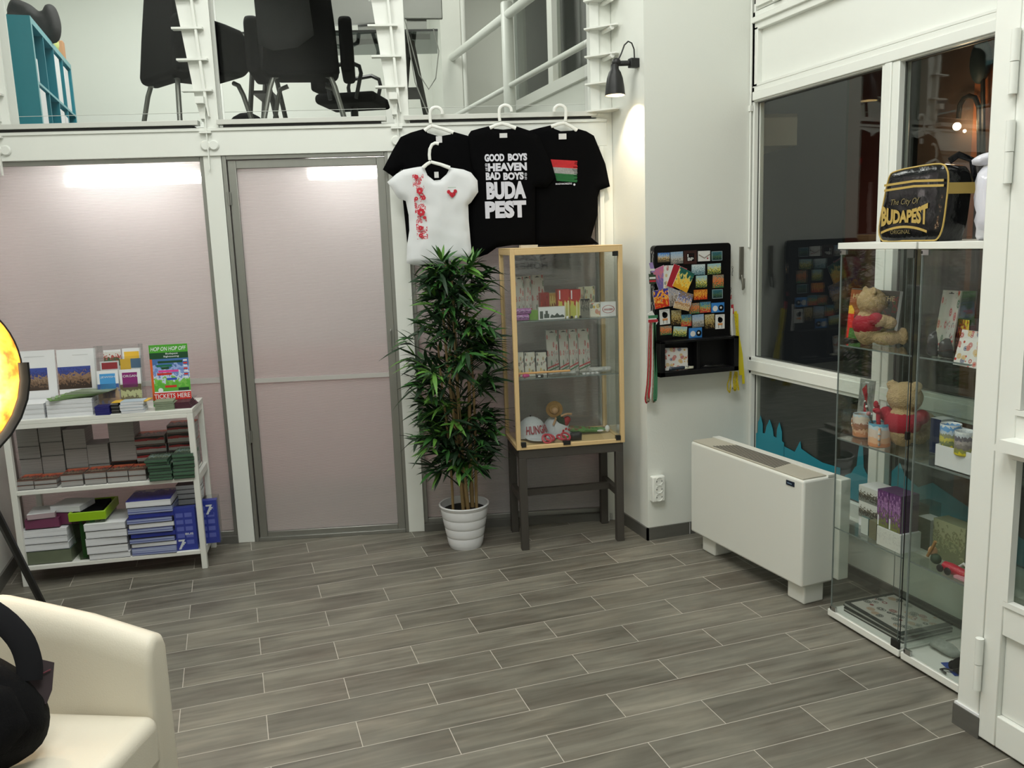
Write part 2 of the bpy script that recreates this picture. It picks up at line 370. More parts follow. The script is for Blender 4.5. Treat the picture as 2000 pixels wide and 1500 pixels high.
for a, b in ((.022, wx(3.165)), (wx(3.06), wx(2.2))):
    for z0, z1 in ((1.003, 2.395), (.385, .905)):
        m.box((a, .026, z0), (a+.006, .034, z1), gask).box((b-.006, .026, z0), (b, .034, z1), gask).box((a, .026, z0), (b, .034, z0+.005), gask).box((a, .026, z1-.005), (b, .034, z1), gask)
m.build('gasket', w1)
# panel above, transom above that
m = MB().box((0, .03, 2.475), (wx(2.1), .06, 2.78), fw)
m.box((0, 0, 2.475), (.045, .06, 2.78), fw).box((0, 0, 2.765), (wx(2.1), .06, 2.86), fw).box((0, -.015, 2.80), (wx(2.1), 0, 2.83), fw)
m.box((0, 0, 2.475), (wx(2.1), .045, 2.49), fw)
struct(m, 'trim_1', XF.W(0, 0, 0), XF.a, bev=.003)
m = MB().box((.02, .01, 2.868), (wx(2.1), .06, 3.0), fw).box((.03, -.005, 2.88), (wx(2.1), .02, 2.93), fw).box((0, 0, 3.0), (wx(2.1), .06, 4.5), white)
m.box((.2, -.02, 2.862), (.27, .0, 2.885), fw)
struct(m, 'window_2', XF.W(0, 0, 0), XF.a, bev=.002)
# wall below the window with its sill
struct(MB().box((0, 0, 0), (wx(2.1), .2, .30), white), 'wall_right', XF.W(0, 0, 0), XF.a)
struct(MB().box((.0, -.035, .29), (wx(2.1), .0, .318), fw), 'windowsill', XF.W(0, 0, 0), XF.a, bev=.004)
struct(MB().box((0, -.011, 0), (wx(2.1), 0, .072), tilebase), 'baseboard_right', XF.W(0, 0, 0), XF.a)
# slim cable down the corner between pillar and window
cab = MB().tube([(2.777, 4.139, 4.3), (2.777, 4.139, 2.35), (2.777, 4.139, 1.62)], .006, white_gloss, 6).box((2.768, 4.128, 2.35), (2.787, 4.147, 2.38), white_gloss)
cab.build('cable', label='thin white cable running down the corner between pillar and street window', cat='cable')
# shop front post, hinges, door; the door lies in plane X = 2.255
struct(MB().box((2.262, 2.012, 0), (2.305, 2.10, 4.5), white_gloss).box((2.30, 2.05, 0), (2.80, 2.10, .3), white).box((2.30, 2.05, 2.5), (2.80, 2.10, 4.5), white), 'wall_post', bev=.003)
struct(MB().box((2.252, 2.0, 0), (2.308, 2.108, .075), tilebase).box((2.256, 2.004, .075), (2.307, 2.106, .083), paperw), 'baseboard_post')
DR = Frame(2.255, 2.005, -90)
m = MB()
gz = [(.0, .0)]
stile = .068
def drect(a, z0, z1): m.box((a[0], 0, z0), (a[1], .045, z1), fw)
drect((0, stile), .01, 4.2); drect((.85, .95), .01, 4.2)
for z0, z1 in ((.01, .12), (.40, .50), (1.0, 1.12), (2.36, 2.5), (3.2, 3.3)): drect((stile, .85), z0, z1)
m.box((stile, .018, .12), (.85, .03, .40), fw)
struct(m, 'door_1', DR.W(0, 0, 0), DR.a, bev=.004)
d1 = S.objects['door_1']
MB().box((stile, .02, .5), (.85, .026, 1.0), pane).build('pane', d1); MB().box((stile, .02, 1.12), (.85, .026, 2.36), pane).build('pane', d1)
m = MB()
for z0, z1 in ((.5, 1.0), (1.12, 2.36)):
    m.box((stile+.001, -.006, z0+.019), (stile+.018, .02, z1-.019), fw).box((stile+.001, -.006, z0+.001), (.849, .02, z0+.018), fw).box((stile+.001, -.006, z1-.018), (.849, .02, z1-.001), fw)
m.build('glazing_bead', d1)
m = MB().prism([(stile-.03, 1.012), (.5, 1.012), (.5, 1.05), (stile+.0, 1.05)], -.06, 0, fw); m.build('door_ledge', d1)
def hinge(z):
    t = MB(); t.at((0, -.014, z)); t.lathe([(.013, 0), (.013, .09)], fw, 12).at((0, -.014, z-.092)).lathe([(.012, 0), (.012, .09)], fw, 12).at()
    t.box((-.03, -.004, z-.09), (-.002, 0, z+.0), fw)
    t.build('hinge', d1)
for px, py in ((1954, 128), (1948, 300), (1908, 1290)):
    hinge(DR.on(px, py, 0)[1])
# ---- glazed partition: three bays between white steel posts
pinkpoly = None
def poly_mat():
    m = bpy.data.materials.new('ribbed_polycarbonate'); m.use_nodes = True; nt = m.node_tree; nt.nodes.clear()
    o = N(nt, 'ShaderNodeOutputMaterial'); tc = N(nt, 'ShaderNodeTexCoord')
    wv = N(nt, 'ShaderNodeTexWave', wave_type='BANDS', bands_direction='Z'); wv.inputs['Scale'].default_value = 1/.0125/3.1416/2*3.1416; wv.inputs['Distortion'].default_value = 0
    nt.links.new(tc.outputs['Object'], wv.inputs[0])
    bp = N(nt, 'ShaderNodeBump'); bp.inputs['Strength'].default_value = .35; bp.inputs['Distance'].default_value = .003; nt.links.new(wv.outputs[0], bp.inputs['Height'])
    cr = ramp(nt, wv.outputs[0], [(0, (.60, .57, .57)), (.5, (.87, .84, .835)), (1, (.90, .87, .865))])
    tr = N(nt, 'ShaderNodeBsdfTranslucent'); nt.links.new(cr, tr.inputs[0])
    df = N(nt, 'ShaderNodeBsdfDiffuse'); nt.links.new(cr, df.inputs[0])
    rf = N(nt, 'ShaderNodeBsdfRefraction'); rf.inputs['Roughness'].default_value = .55; rf.inputs['IOR'].default_value = 1.12; rf.inputs[0].default_value = (.92, .86, .86, 1)
    gl = N(nt, 'ShaderNodeBsdfGlossy'); gl.inputs['Roughness'].default_value = .25
    for s in (tr, df, rf, gl): nt.links.new(bp.outputs[0], s.inputs['Normal'])
    a = N(nt, 'ShaderNodeMixShader'); a.inputs[0].default_value = .45; nt.links.new(df.outputs[0], a.inputs[1]); nt.links.new(tr.outputs[0], a.inputs[2])
    c = N(nt, 'ShaderNodeMixShader'); c.inputs[0].default_value = .40; nt.links.new(a.outputs[0], c.inputs[1]); nt.links.new(rf.outputs[0], c.inputs[2])
    e = N(nt, 'ShaderNodeMixShader'); e.inputs[0].default_value = .05; nt.links.new(c.outputs[0], e.inputs[1]); nt.links.new(gl.outputs[0], e.inputs[2])
    nt.links.new(e.outputs[0], o.inputs[0]); return m
pcm = poly_mat()
taped = mat('frosted_tape', srgb(186, 182, 178), .5)
def bframe(m, s0, s1, z0, z1, w, y0, y1, mt):
    m.box((s0, y0, z0), (s0+w, y1, z1), mt).box((s1-w, y0, z0), (s1, y1, z1), mt).box((s0+w, y0, z1-w), (s1-w, y1, z1), mt).box((s0+w, y0, z0), (s1-w, y1, z0+w), mt)
Bo = lambda: dict(loc=BF.W(0, 0, 0), rz=BF.a)
def bay(name, s0, s1, z0, z1, w, label=None):
    m = MB(); bframe(m, s0, s1, z0, z1, w, .02, .06, alu)
    o = struct(m, name, bev=.002, **Bo())
    q = MB(); q.add([(s0+w, .045, z0+w), (s1-w, .045, z0+w), (s1-w, .045, z1-w), (s0+w, .045, z1-w)], [(0, 1, 2, 3)], pcm); q.build('translucent_panel', o)
    q = MB().box((s0+w, .036, .955), (s1-w, .042, .985), taped); q.build('tape_strip', o)
    return o
bay('window_3', -1.23, 0, .045, 2.215, .025)
bay('window_4', 1.09, 2.20, .045, 2.215, .028)
# the aluminium door in the middle bay
m = MB(); bframe(m, .098, 1.004, .0, 2.215, .022, .0, .06, alu); struct(m, 'trim_2', bev=.002, **Bo())
dl = MB(); bframe(dl, .124, .982, .008, 2.19, .045, .012, .05, alu)
d2 = struct(dl, 'door_2', bev=.003, **Bo())
MB().add([(.169, .03, .053), (.937, .03, .053), (.937, .03, 2.145), (.169, .03, 2.145)], [(0, 1, 2, 3)], pcm).build('translucent_panel', d2)
MB().box((.169, .018, .945), (.937, .026, .97), taped).build('tape_strip', d2)
MB().tube([(.962, .012, 1.22), (.962, -.022, 1.215), (.962, -.022, 1.10), (.962, .012, 1.095)], .005, alu, 8).build('door_handle', d2)
for z in (1.95, .60): MB().at((.118, -.004, z)).lathe([(.007, 0), (.007, .07)], alu, 10).at().box((.11, .0, z), (.13, .006, z+.07), alu).build('hinge', d2)
# steel posts, fascia beam, ledge
for i, s in enumerate((0, 1.0)):
    struct(MB().box((s, 0, 0), (s+.095, .10, 2.36), steelw), 'trim_%d' % (3+i), bev=.002, **Bo())
m = MB().box((-1.24, -.012, 2.215), (2.24, .10, 2.352), steelw).box((-1.24, -.02, 2.345), (2.24, .10, 2.362), steelw)
struct(m, 'trim_5', bev=.002, **Bo())
for i, (a, b) in enumerate(((-1.23, -.003), (.096, 1.006), (1.104, 2.18))):
    m = MB().box((a, -.035, 2.376), (b, .02, 2.402), alu if 0 else mat('silvery_ledge', srgb(205, 206, 200), .35, .15)).box((a+.03, -.02, 2.362), (b-.03, .05, 2.376), black_mt)
    struct(m, 'trim_%d' % (6+i), bev=.0015, **Bo())
struct(MB().box((2.18, -.01, 0), (2.27, .06, 4.5), white).box((2.19, -.03, 0), (2.215, 0, 2.21), white_gloss), 'trim_9', bev=.002, **Bo())
struct(MB().box((-1.24, -.01, 0), (0, .02, .045), tilebase).box((1.095, -.01, 0), (2.24, .02, .045), tilebase), 'baseboard_back', **Bo())
# office floor slab above, room behind the partition
struct(MB().box((-1.24, .1, 2.2), (3.4, 4.0, 2.36), white), 'slab', **Bo())
pinkw = mat('pink_back_room_wall', srgb(206, 166, 164), .8)
struct(MB().box((-1.24, 1.4, 0), (3.2, 1.45, 1.0), pinkw).box((-1.24, 1.4, 1.0), (3.2, 1.45, 2.2), mat('pale_back_room_wall', srgb(214, 200, 198), .8)), 'wall_store', **Bo())
struct(MB().box((-1.30, .1, 0), (-1.24, 1.5, 2.2), MATS['pale_back_room_wall']), 'wall_store_left', **Bo())
tube_m = mat('fluorescent_tube', (1, 1, 1), .5, emit=(1, .96, .93), es=60)
for i, (a, b) in enumerate(((-.86, -.06), (.50, 1.0))):
    t = thing('tube_light', ('long' if i == 0 else 'short')+' fluorescent tube glowing behind the ribbed panel of the '+('left bay' if i == 0 else 'door'), 'lamp', BF.W(0, .30, 0), BF.a)
    MB().box((a, .0, 2.15), (b, .05, 2.19), steelw).build('housing', t)
    MB().tube([(a+.03, -.005, 2.125), (b-.03, -.005, 2.125)], .016, tube_m, 8).build('tube', t)
# dim goods kept behind the right-hand panel
for i, (s, y, w, h, z, c) in enumerate(((1.75, .35, .5, .45, 0, (20, 28, 40)), (1.85, .4, .42, .22, .46, (26, 52, 48)), (1.7, .45, .45, .25, .70, (85, 60, 42)), (1.9, .42, .3, .5, .98, (60, 60, 62)), (1.95, .42, .4, .55, 1.5, (52, 54, 50)))):
    MB().box((-w/2, 0, 0), (w/2, .3, h), mat('stored_box_%d' % i, srgb(*c), .8)).build('storage_box', loc=BF.W(s, y, z), rz=BF.a, bev=.01, group='boxes behind the right-hand panel',
        label=('dark blue box low behind the ribbed panel under the showcase', 'dark green crate blurred behind the ribbed panel', 'brown carton blurred behind the ribbed panel', 'grey box behind the showcase and ribbed panel, upper middle', 'dark grey box topmost behind the ribbed panel')[i], cat='box')
# ================================================================ UPSTAIRS OFFICE
FZ = 2.38
struct(MB().box((-1.7, 4.6, FZ-.015), (3.0, 8.9, FZ), mat('office_floor', srgb(150, 150, 145), .5)), 'floor_upstairs')
bpy.data.objects.remove(S.objects['floor_upstairs'])
struct(MB().box((-1.24, .1, 2.36), (3.4, 4.0, FZ), mat('office_floor', srgb(150, 150, 145), .5)), 'floor_upper', **Bo())
struct(MB().box((-1.7, 8.32, 2.2), (3.0, 8.5, 4.5), white), 'wall_office_back')
struct(MB().box((-1.55, 5.36, 2.2), (-1.43, 8.4, 4.5), white), 'wall_office_left')
# pilaster with drain pipe beside the railing
struct(MB().box((2.03, 7.92, FZ), (2.22, 8.33, 4.5), white), 'column')
MB().tube([(2.25, 7.95, FZ), (2.25, 7.95, 4.5)], .03, steelw, 14).build('pipe', label='white vertical pipe beside the pilaster behind the office railing', cat='pipe')
# street wall upstairs with its windows (plane X = 2.79, beyond the pillar)
m = MB().box((0, 0, 2.2), (3.75, .15, 2.97), white).box((0, 0, 2.2), (.12, .15, 4.5), white)
struct(m, 'wall_office_right', (2.79, 8.35, 0), radians(-90))
m = MB()
for a, b in ((.12, .20), (1.20, 1.31), (2.2, 2.3), (3.3, 3.4)): m.box((a, -.02, 2.97), (b, .06, 4.5), fw)
m.box((.12, -.03, 2.93), (3.7, .06, 3.02), fw)
o = struct(m, 'window_5', (2.79, 8.35, 0), radians(-90), bev=.003)
for a, b in ((.20, 1.20), (1.31, 2.2), (2.3, 3.3)): MB().box((a, .03, 3.0), (b, .036, 4.5), pane).build('pane', o)
# steel column ladders standing on the ledge
def ladder(s, fins, name_label, w=.085, lean=-.03):
    t = thing('steel_column', name_label, 'column', BF.W(s, 0, 0), BF.a, 'white steel columns above the ledge')
    MB().box((.02, .0, 2.36), (.10, .012, 3.9), steelw).box((.02, .1, 2.36), (.10, .112, 3.9), steelw).build('flange', t)
    m = MB().prism([(-.01, 2.49), (.012, 2.40), (.05, 2.40), (.045, 2.5), (.0, 3.9), (-.17, 3.9)], .002, .10, steelw); m.build('web', t)
    MB().prism([(.042, 2.5), (.055, 2.42), (.06, 2.42), (-.02, 3.9), (-.03, 3.9)], -.03, .0, steelw).build('rib', t)
    for z in fins:
        k = -(z-2.55)*.07
        MB().box((-.072+k, -.034, z-.006), (.088+k, .01, z+.004), steelw).build('fin', t)
    MB().box((.0, -.06, 2.485), (.045, .0, 2.52), steelw).prism([(.0, 2.485), (.045, 2.485), (.035, 2.41), (.01, 2.41)], -.02, 0, steelw).build('bracket', t)
    m = MB().box((.035, -.03, 2.14), (.04, -.012, 2.42), steelw).box((.0, -.035, 2.333), (.062, -.012, 2.343), steelw)
    m.at((.025, -.013, 2.27), (pi/2, 0, 0)).lathe([(.026, 0), (.028, .006), (.022, .012)], steelw, 20).at((.068, -.013, 2.27), (pi/2, 0, 0)).lathe([(.026, 0), (.028, .006), (.022, .012)], steelw, 20)
    m.build('hanger_strap', t)
    return t
ladder(0.0, (2.557, 2.716, 2.875, 3.034, 3.19, 3.35), 'white steel column with short fins above the ledge, left of the black chairs')
ladder(1.03, (2.557, 2.716, 2.875, 3.034, 3.19, 3.35), 'white steel column with short fins in front of the silver computer')
ladder(-1.085, (2.557, 2.716, 2.875, 3.034, 3.19, 3.35), 'white steel column with fins beside the teal shelf unit')
t = thing('steel_column', 'white steel column with wide blade fins beside the black wall lamp', 'column', BF.W(2.15, 0, 0), BF.a, 'white steel columns above the ledge')
MB().box((0, -.02, 2.37), (.05, .08, 3.9), steelw).box((.05, .01, 2.37), (.13, .05, 3.9), steelw).build('flange', t)
for i in range(8):
    z = 2.40+.146*i
    MB().prism([(-.035, -.03), (.0, .03), (.16, .03), (.135, -.14), (.12, -.14)], z-.004, z+.004, steelw, axis='z').build('fin', t)
    if i > 1: MB().at().tube([(.075, .0, z-.012), (.105, -.12, z-.012)], .013, steelw, 10).build('peg', t)
# balustrade glass between the columns
for i, (a, b) in enumerate(((-1.2, -.02), (.11, 1.0), (1.13, 2.14))):
    gb = MB().box((a, .115, 2.402), (b, .123, 2.462), glass('lower_balustrade_glass', (.95, .96, .95), .6, 1.2)).box((a, .115, 2.4635), (b, .123, 3.7), glass('balustrade_glass', (.94, .95, .935), .6, 1.3)).build('glass_balustrade', loc=BF.W(0, 0, 0), rz=BF.a,
        label='clear glass balustrade pane '+('before the teal shelf unit', 'before the black armchairs', 'before the white railing')[i], cat='balustrade', group='glass panes along the ledge')
    MB().box((a, .113, 2.4622), (b, .1245, 2.4634), white_gloss).build('joint_strip', gb)
# ---- railing
def railing():
    t = thing('stair_railing', 'white tubular railing with thick top rail guarding the upstairs stairwell', 'railing', (2.13, 0, 0))
    MB().tube([(0, 8.0, 3.38), (0, 4.75, 3.32)], .034, steelw, 14).build('top_rail', t)
    MB().tube([(0, 8.05, 2.86), (0, 6.36, 2.845)], .02, steelw, 12).build('middle_rail', t); MB().tube([(0, 6.27, 2.845), (0, 4.75, 2.835)], .02, steelw, 12).build('middle_rail', t)
    MB().at((0, 6.31, FZ)).lathe([(.045, 0), (.045, 1.05), (.04, 1.06)], steelw, 18).build('post', t)
railing()
# ---- teal cube shelf
TF = Frame(-1.0, 6.08, 90)   # front faces +X : local x towards the back of the office, local y towards -X
teal = mat('teal_lacquer', srgb(30, 130, 148), .4); teald = mat('teal_edge', srgb(105, 160, 168), .4)
def cube_shelf():
    t = thing('cube_shelf', 'teal four-by-two cube shelf unit standing in the upstairs office', 'shelf', TF.W(0, 0, FZ), TF.a)
    L, D, H = 1.47, .39, .77
    MB().box((0, 0, 0), (.038, D, H), teal).build('side_panel', t, bev=.001); MB().box((L-.038, 0, 0), (L, D, H), teal).build('side_panel', t)
    MB().box((0.038, 0, H-.038), (L-.038, D, H), teal).build('top_panel', t); MB().box((.038, 0, 0), (L-.038, D, .038), teal).build('bottom_panel', t)
    MB().box((.038, 0, H/2-.008), (L-.038, D, H/2+.008), teal).build('shelf', t)
    for k in (1, 2, 3):
        x = .03+k*(L-.06)/4; MB().box((x-.008, .001, .038), (x+.008, D, H-.038), teal).build('divider', t)
    MB().box((0.038, D-.005, .038), (L-.038, D, H-.038), teal).build('back_panel', t)
    m = MB().box((0, -.0015, 0), (.038, 0, H), teald).box((.038, -.0015, H-.038), (L, 0, H), teald).box((.038, -.0015, H/2-.008), (L, 0, H/2+.008), teald)
    m.build('edge_banding', t)
cube_shelf()
bw = mat('binder_white', srgb(215, 214, 216), .5); card = mat('brown_card', srgb(150, 110, 70), .7)
for i, (x, z, w, h, c, lb) in enumerate(((.05, .395, .05, .14, bw, 'white binder in the top cell of the teal shelf, at its near end'), (.045, .04, .20, .32, bw, 'white binder in the bottom cell of the teal shelf, at its near end'), (.77, .395, .17, .31, bw, 'white binder in the middle of the teal shelf, top row'),
        (.76, .04, .16, .3, bw, 'white binder in the middle of the teal shelf, bottom row'), (1.13, .395, .17, .3, bw, 'white binder near the far end of the teal shelf, top row'), (.96, .04, .10, .28, bw, 'white binder beside another in the bottom row of the teal shelf'))):
    MB().box((0, .002, 0), (w, .3, h), c).build('binder', loc=TF.W(x, 0, FZ+z), rz=TF.a, bev=.003, label=lb, cat='binder', group='binders on the teal shelf')
MB().box((0, .02, 0), (.07, .2, .16), card).build('carton', loc=TF.W(.955, 0, FZ+.395), rz=TF.a, bev=.002, label='small brown carton between white binders in the teal shelf', cat='box')
MB().ball((0, 0, .06), (.09, .08, .06), black_pl).build('dark_pouch', loc=TF.W(1.22, .12, FZ+.04), label='round dark pouch in the bottom row of the teal shelf, far end', cat='pouch')
m = puff(rounded([(-.15, 0), (.0, 0), (.13, .0), (.17, .10), (.15, .22), (.10, .25), (.05, .20), (-.02, .25), (-.12, .27), (-.17, .12)]), .09, mat('dark_grey_cloth', (.018, .017, .018), .8), res=.02, edge=.06, wr=.02, ws=14)
m.build('bag', loc=TF.W(.74, .10, FZ+.772), rz=-.1, label='crumpled dark grey bag lying on top of the teal shelf unit', cat='bag')
MB().ball((0, 0, .07), (.05, .05, .07), mat('pale_green', srgb(200, 205, 130), .6)).build('ornament', loc=TF.W(1.10, .06, FZ+.77), label='pale yellow-green rounded ornament on top of the teal shelf, behind the bag', cat='ornament')
MB().box((0, 0, 0), (.09, .14, .15), mat('orange_card', srgb(200, 150, 110), .7)).build('small_box', loc=TF.W(1.34, .02, FZ+.77), rz=TF.a, bev=.002, label='pale orange box at the far end on top of the teal shelf', cat='box')
# ---- upholstered meeting chairs
legm = mat('grey_steel_leg', srgb(120, 120, 116), .35, .6)
def tub_chair(name, label, s, d, rz, coat=False, arms=True):
    t = thing(name, label, 'chair', BF.W(s, d, FZ), BF.a+rz, 'black armchairs by the office ledge')
    # local: seat centre at origin, back towards -y (towards the shop)
    MB().box((-.21, -.22, .38), (.21, .24, .50), black_cl).build('seat', t, bev=.05, seg=4)
    m = MB(); pr = [(-.225, .38), (-.215, .62), (-.185, 1.0), (-.15, 1.06), (.15, 1.06), (.185, 1.0), (.215, .62), (.225, .38), (.2, .34), (-.2, .34)]
    m.prism(pr, -.06, .06, black_cl); m.build('backrest', t, loc=(0, -.24, 0), rot=(-.13, 0, 0), bev=.03, seg=4)
    if arms:
        for x in ((-1, 1) if coat else (1,)):
            m = MB().prism([(-.27, .36), (.16, .36), (.22, .42), (.22, .58), (.17, .64), (.08, .66), (-.2, .70), (-.26, .66)], -.04, .04, black_cl, axis='x')
            m.build('armrest', t, loc=(x*.275, 0, 0), bev=.03, seg=4)
    for x, y, dx, dy in ((-.17, -.2, -.09, -.06), (.17, -.2, .09, -.06), (-.17, .2, -.09, .06), (.17, .2, .09, .06)):
        MB().tube([(x*.7, y, .36), (x, y, .34), (x+dx*.25, y+dy*.25, .28), (x+dx, y+dy, 0)], .015, legm, 10).build('leg', t)
    return t
tub_chair('armchair', 'black upholstered armchair upstairs with a coat over its back', .475, .75, radians(4), True)
m = puff([(-.2, 0), (-.12, -.04), (.02, -.02), (.12, .05), (.10, .3), (.17, .60), (.1, .64), (-.13, .64), (-.2, .58), (-.21, .3)], .03, mat('dark_coat', (.0045, .0045, .005), .9), res=.03, edge=.05, wr=.012, ws=7)
m.build('coat', loc=BF.W(.475, .40, FZ+.50), rz=BF.a+radians(4), rot=(-.13, 0, BF.a+radians(4)), label='black coat draped over the back of the armchair behind the glass', cat='coat')
tub_chair('armchair', 'black upholstered chair upstairs turned sideways, left of the coat-draped one', -.20, .76, radians(-47))
# black item on the floor behind
MB().ball((0, 0, .09), (.13, .12, .12), black_cl).build('bag', loc=BF.W(.05, 1.0, FZ), label='small black bag on the floor behind the first office column', cat='bag')
# ---- desk chair with loop arms, partly behind the second column
def desk_chair():
    t = thing('desk_chair', 'black desk chair with loop armrests by the trestle desk upstairs', 'chair', BF.W(.66, 2.12, FZ), BF.a+radians(78))
    MB().box((-.24, -.24, .40), (.24, .24, .48), black_cl).build('seat', t, bev=.035, seg=4)
    MB().box((-.22, .22, .5), (.22, .27, .95), black_cl).build('backrest', t, bev=.03, seg=4)
    for x in (-.27, .27): MB().tube([(x, .1, .42), (x, .12, .6), (x, .1, .66), (x, -.08, .68), (x, -.14, .65), (x, -.15, .6), (x, -.1, .42)], .016, black_pl, 8).build('armrest', t)
    MB().tube([(0, 0, .1), (0, 0, .42)], .03, black_pl, 10).build('stem', t)
    for k in range(5): MB().tube([(0, 0, .12), (.28*cos(k*1.257), .28*sin(k*1.257), .05)], .02, black_pl, 8).build('leg', t)
desk_chair()
# ---- glass desk on trestles, computers
dk = thing('trestle_desk', 'glass-topped desk on dark A-frame trestles in the upstairs office', 'desk', BF.W(0, 0, FZ), BF.a)
MB().box((.0, 1.15, .735), (1.33, 1.85, .745), glass('smoked_desk_glass', (.42, .45, .44), .8, 1.5)).box((.0, 1.145, .733), (1.33, 1.15, .747), black_pl).build('tabletop', dk)
dkm = mat('dark_trestle', srgb(58, 57, 53), .5)
for s in (.10, 1.13):
    tr = MB().box((s-.02, 1.22, .68), (s+.02, 1.78, .73), dkm).build('trestle', dk, bev=.003)
    for y in (1.27, 1.72):
        for dx in (-.11, .13): MB().tube([(s+dx*.15, y, .70), (s+dx, y, 0)], .017, dkm, 4).build('leg', tr)
    MB().box((s-.06, 1.3, .38), (s+.07, 1.68, .40), dkm).build('trestle_tray', tr)
scr = mat('silver_computer', srgb(150, 150, 146), .35, .5)
def imac(s, y, rz, w, label):
    t = thing('desktop_computer', label, 'computer', BF.W(s, y, FZ+.745), BF.a+rz, 'silver computers on the trestle desk')
    MB().box((-w/2, -.012, .11), (w/2, .012, .11+w*.78), scr).build('screen', t, bev=.006)
    MB().prism([(-.09, 0), (.09, 0), (.07, .01), (.07, .2), (-.07, .2), (-.07, .01)], .02, .03, scr).box((-.09, -.06, 0), (.09, .1, .008), scr).build('stand', t)
    m = MB(); m.at((0, -.0135, .11+w*.42))
    # fruit emblem on the back
    m.prism([(.018*cos(a)*(1 if not (-.5 < a < .5) else .8), .02*sin(a)) for a in [i*2*pi/18-pi for i in range(18)]], 0, .001, mat('emblem_light', (.6, .6, .6), .3)).prism([(0, .024), (.006, .034), (.010, .030), (.004, .022)], 0, .001, mat('emblem_light', (.6, .6, .6), .3))
    m.build('emblem', t)
imac(.84, 1.45, radians(-8), .50, 'large silver desktop computer seen from behind, left of the second office column')
imac(1.19, 1.33, radians(4), .36, 'smaller silver computer seen from behind at the end of the trestle desk')
cw = mat('grey_cable', srgb(165, 165, 160), .5)
MB().tube([(1.10, 1.15, .86), (1.13, 1.13, .72), (1.19, 1.12, .45), (1.25, 1.1, .35), (1.30, 1.1, .42), (1.33, 1.12, .60), (1.30, 1.14, .75)], .004, cw, 6).build('cable', loc=BF.W(0, 0, FZ), rz=BF.a, label='grey cable looping below the glass desk beside the trestle', cat='cable')
MB().tube([(1.12, 1.13, .74), (1.16, 1.11, .40), (1.25, 1.1, .15), (1.30, 1.1, .05)], .004, cw, 6).build('cable', loc=BF.W(0, 0, FZ), rz=BF.a, label='grey cable hanging from the glass desk towards the floor', cat='cable')
# paper piles on the desk
MB().box((0, 0, 0), (.3, .22, .03), paperw).build('paper_pile', loc=BF.W(.55, 1.3, FZ+.745), rz=BF.a+.3, label='pile of papers on the glass desk upstairs', cat='papers')
# round lit lantern outside by the stair window
MB().ball((0, 0, 0), .13, mat('lantern_glow', (1, .8, .5), .5, emit=(1, .72, .38), es=1.6)).build('round_lantern', loc=(3.0, 6.36, 3.12), label='round warm lantern seen through the upstairs window beside the steel column', cat='lamp')
# ================================================================ black wall lamp on the pillar side
wl = thing('wall_lamp', 'black bell-shaped spot lamp clamped to the pillar, lit warm', 'lamp', (2.139, 4.215, 2.595))
MB().box((-.05, -.02, -.022), (0, .02, .024), black_mt).build('bracket', wl, bev=.003)
MB().tube([(-.05, 0, 0), (-.11, .02, 0)], .014, black_mt, 10).ball((-.115, .02, .005), .024, black_mt).build('arm', wl)
m = MB(); m.at((-.125, .02, -.16)); prof = [(.020, .155), (.022, .13), (.032, .115), (.042, .085), (.049, .04), (.053, .0)]
m.lathe(prof, black_mt, 28, False, False)
m.lathe([(max(.004, r-.003), z) for r, z in prof], mat('lamp_inside', (.8, .75, .6), .5), 28, False, False)
m.lathe([(.020, .155), (.001, .156)], black_mt, 20, False, False)
m.build('lamp_shade', wl)
MB().ball((-.125, .02, -.085), .024, mat('warm_bulb', (1, .9, .7), .5, emit=(1, .80, .52), es=28)).build('bulb', wl)
MB().tube([(-.02, 0, .022), (-.022, 0, .07), (-.035, .0, .10), (-.055, .0, .108), (-.075, .005, .09), (-.09, .01, .05), (-.105, .015, .02)], .004, black_mt, 6).build('cord', wl)
l = bpy.data.lights.new('wall_lamp_light', 'SPOT'); l.energy = 22; l.color = (1, .83, .60); l.spot_size = radians(88); l.spot_blend = .5; l.shadow_soft_size = .02
o = bpy.data.objects.new('wall_lamp_light', l); C.objects.link(o); o.location = (2.139-.125, 4.235, 2.485); o.rotation_euler = (0, radians(-27), 0)
# board colour of the added panel standing in for a reflected timber wall
om = mat('orange_board', srgb(150, 88, 50), .7, noise=.12, scale=30, stretch=(1, .1, .1))
# ================================================================ BROCHURE RACK (frame RF: x along its front, y to the wall)
rackw = mat('white_rack_lacquer', srgb(222, 222, 216), .4)
RW, RD = .925, .36
ZT, ZM, ZL = .885, .515, .108
rk = thing('brochure_rack', 'white open rack of three shelves piled with brochures by the partition', 'shelf', RF.W(0, 0, 0), RF.a)
MB().box((-.0, -.0, ZT-.022), (RW+.0, RD, ZT), rackw).box((.03, 0, ZT-.045), (RW-.03, .018, ZT-.022), rackw).build('shelf_board', rk, bev=.002)
MB().box((.03, 0, ZM-.022), (RW-.03, RD, ZM), rackw).build('shelf_board', rk, bev=.002)
MB().box((.03, 0, ZL-.022), (RW-.03, RD, ZL), rackw).build('shelf_board', rk, bev=.002)
for x in (0, RW-.03):
    for y in (0, RD-.03): MB().box((x, y, 0), (x+.03, y+.03, ZT-.022), rackw).build('leg', rk, bev=.002)
    for z0, z1 in ((ZM-.04, ZM), (ZL-.04, ZL), (ZT-.06, ZT-.022)): MB().box((x+.005, .03, z0), (x+.025, RD-.03, z1), rackw).build('side_rail', rk)
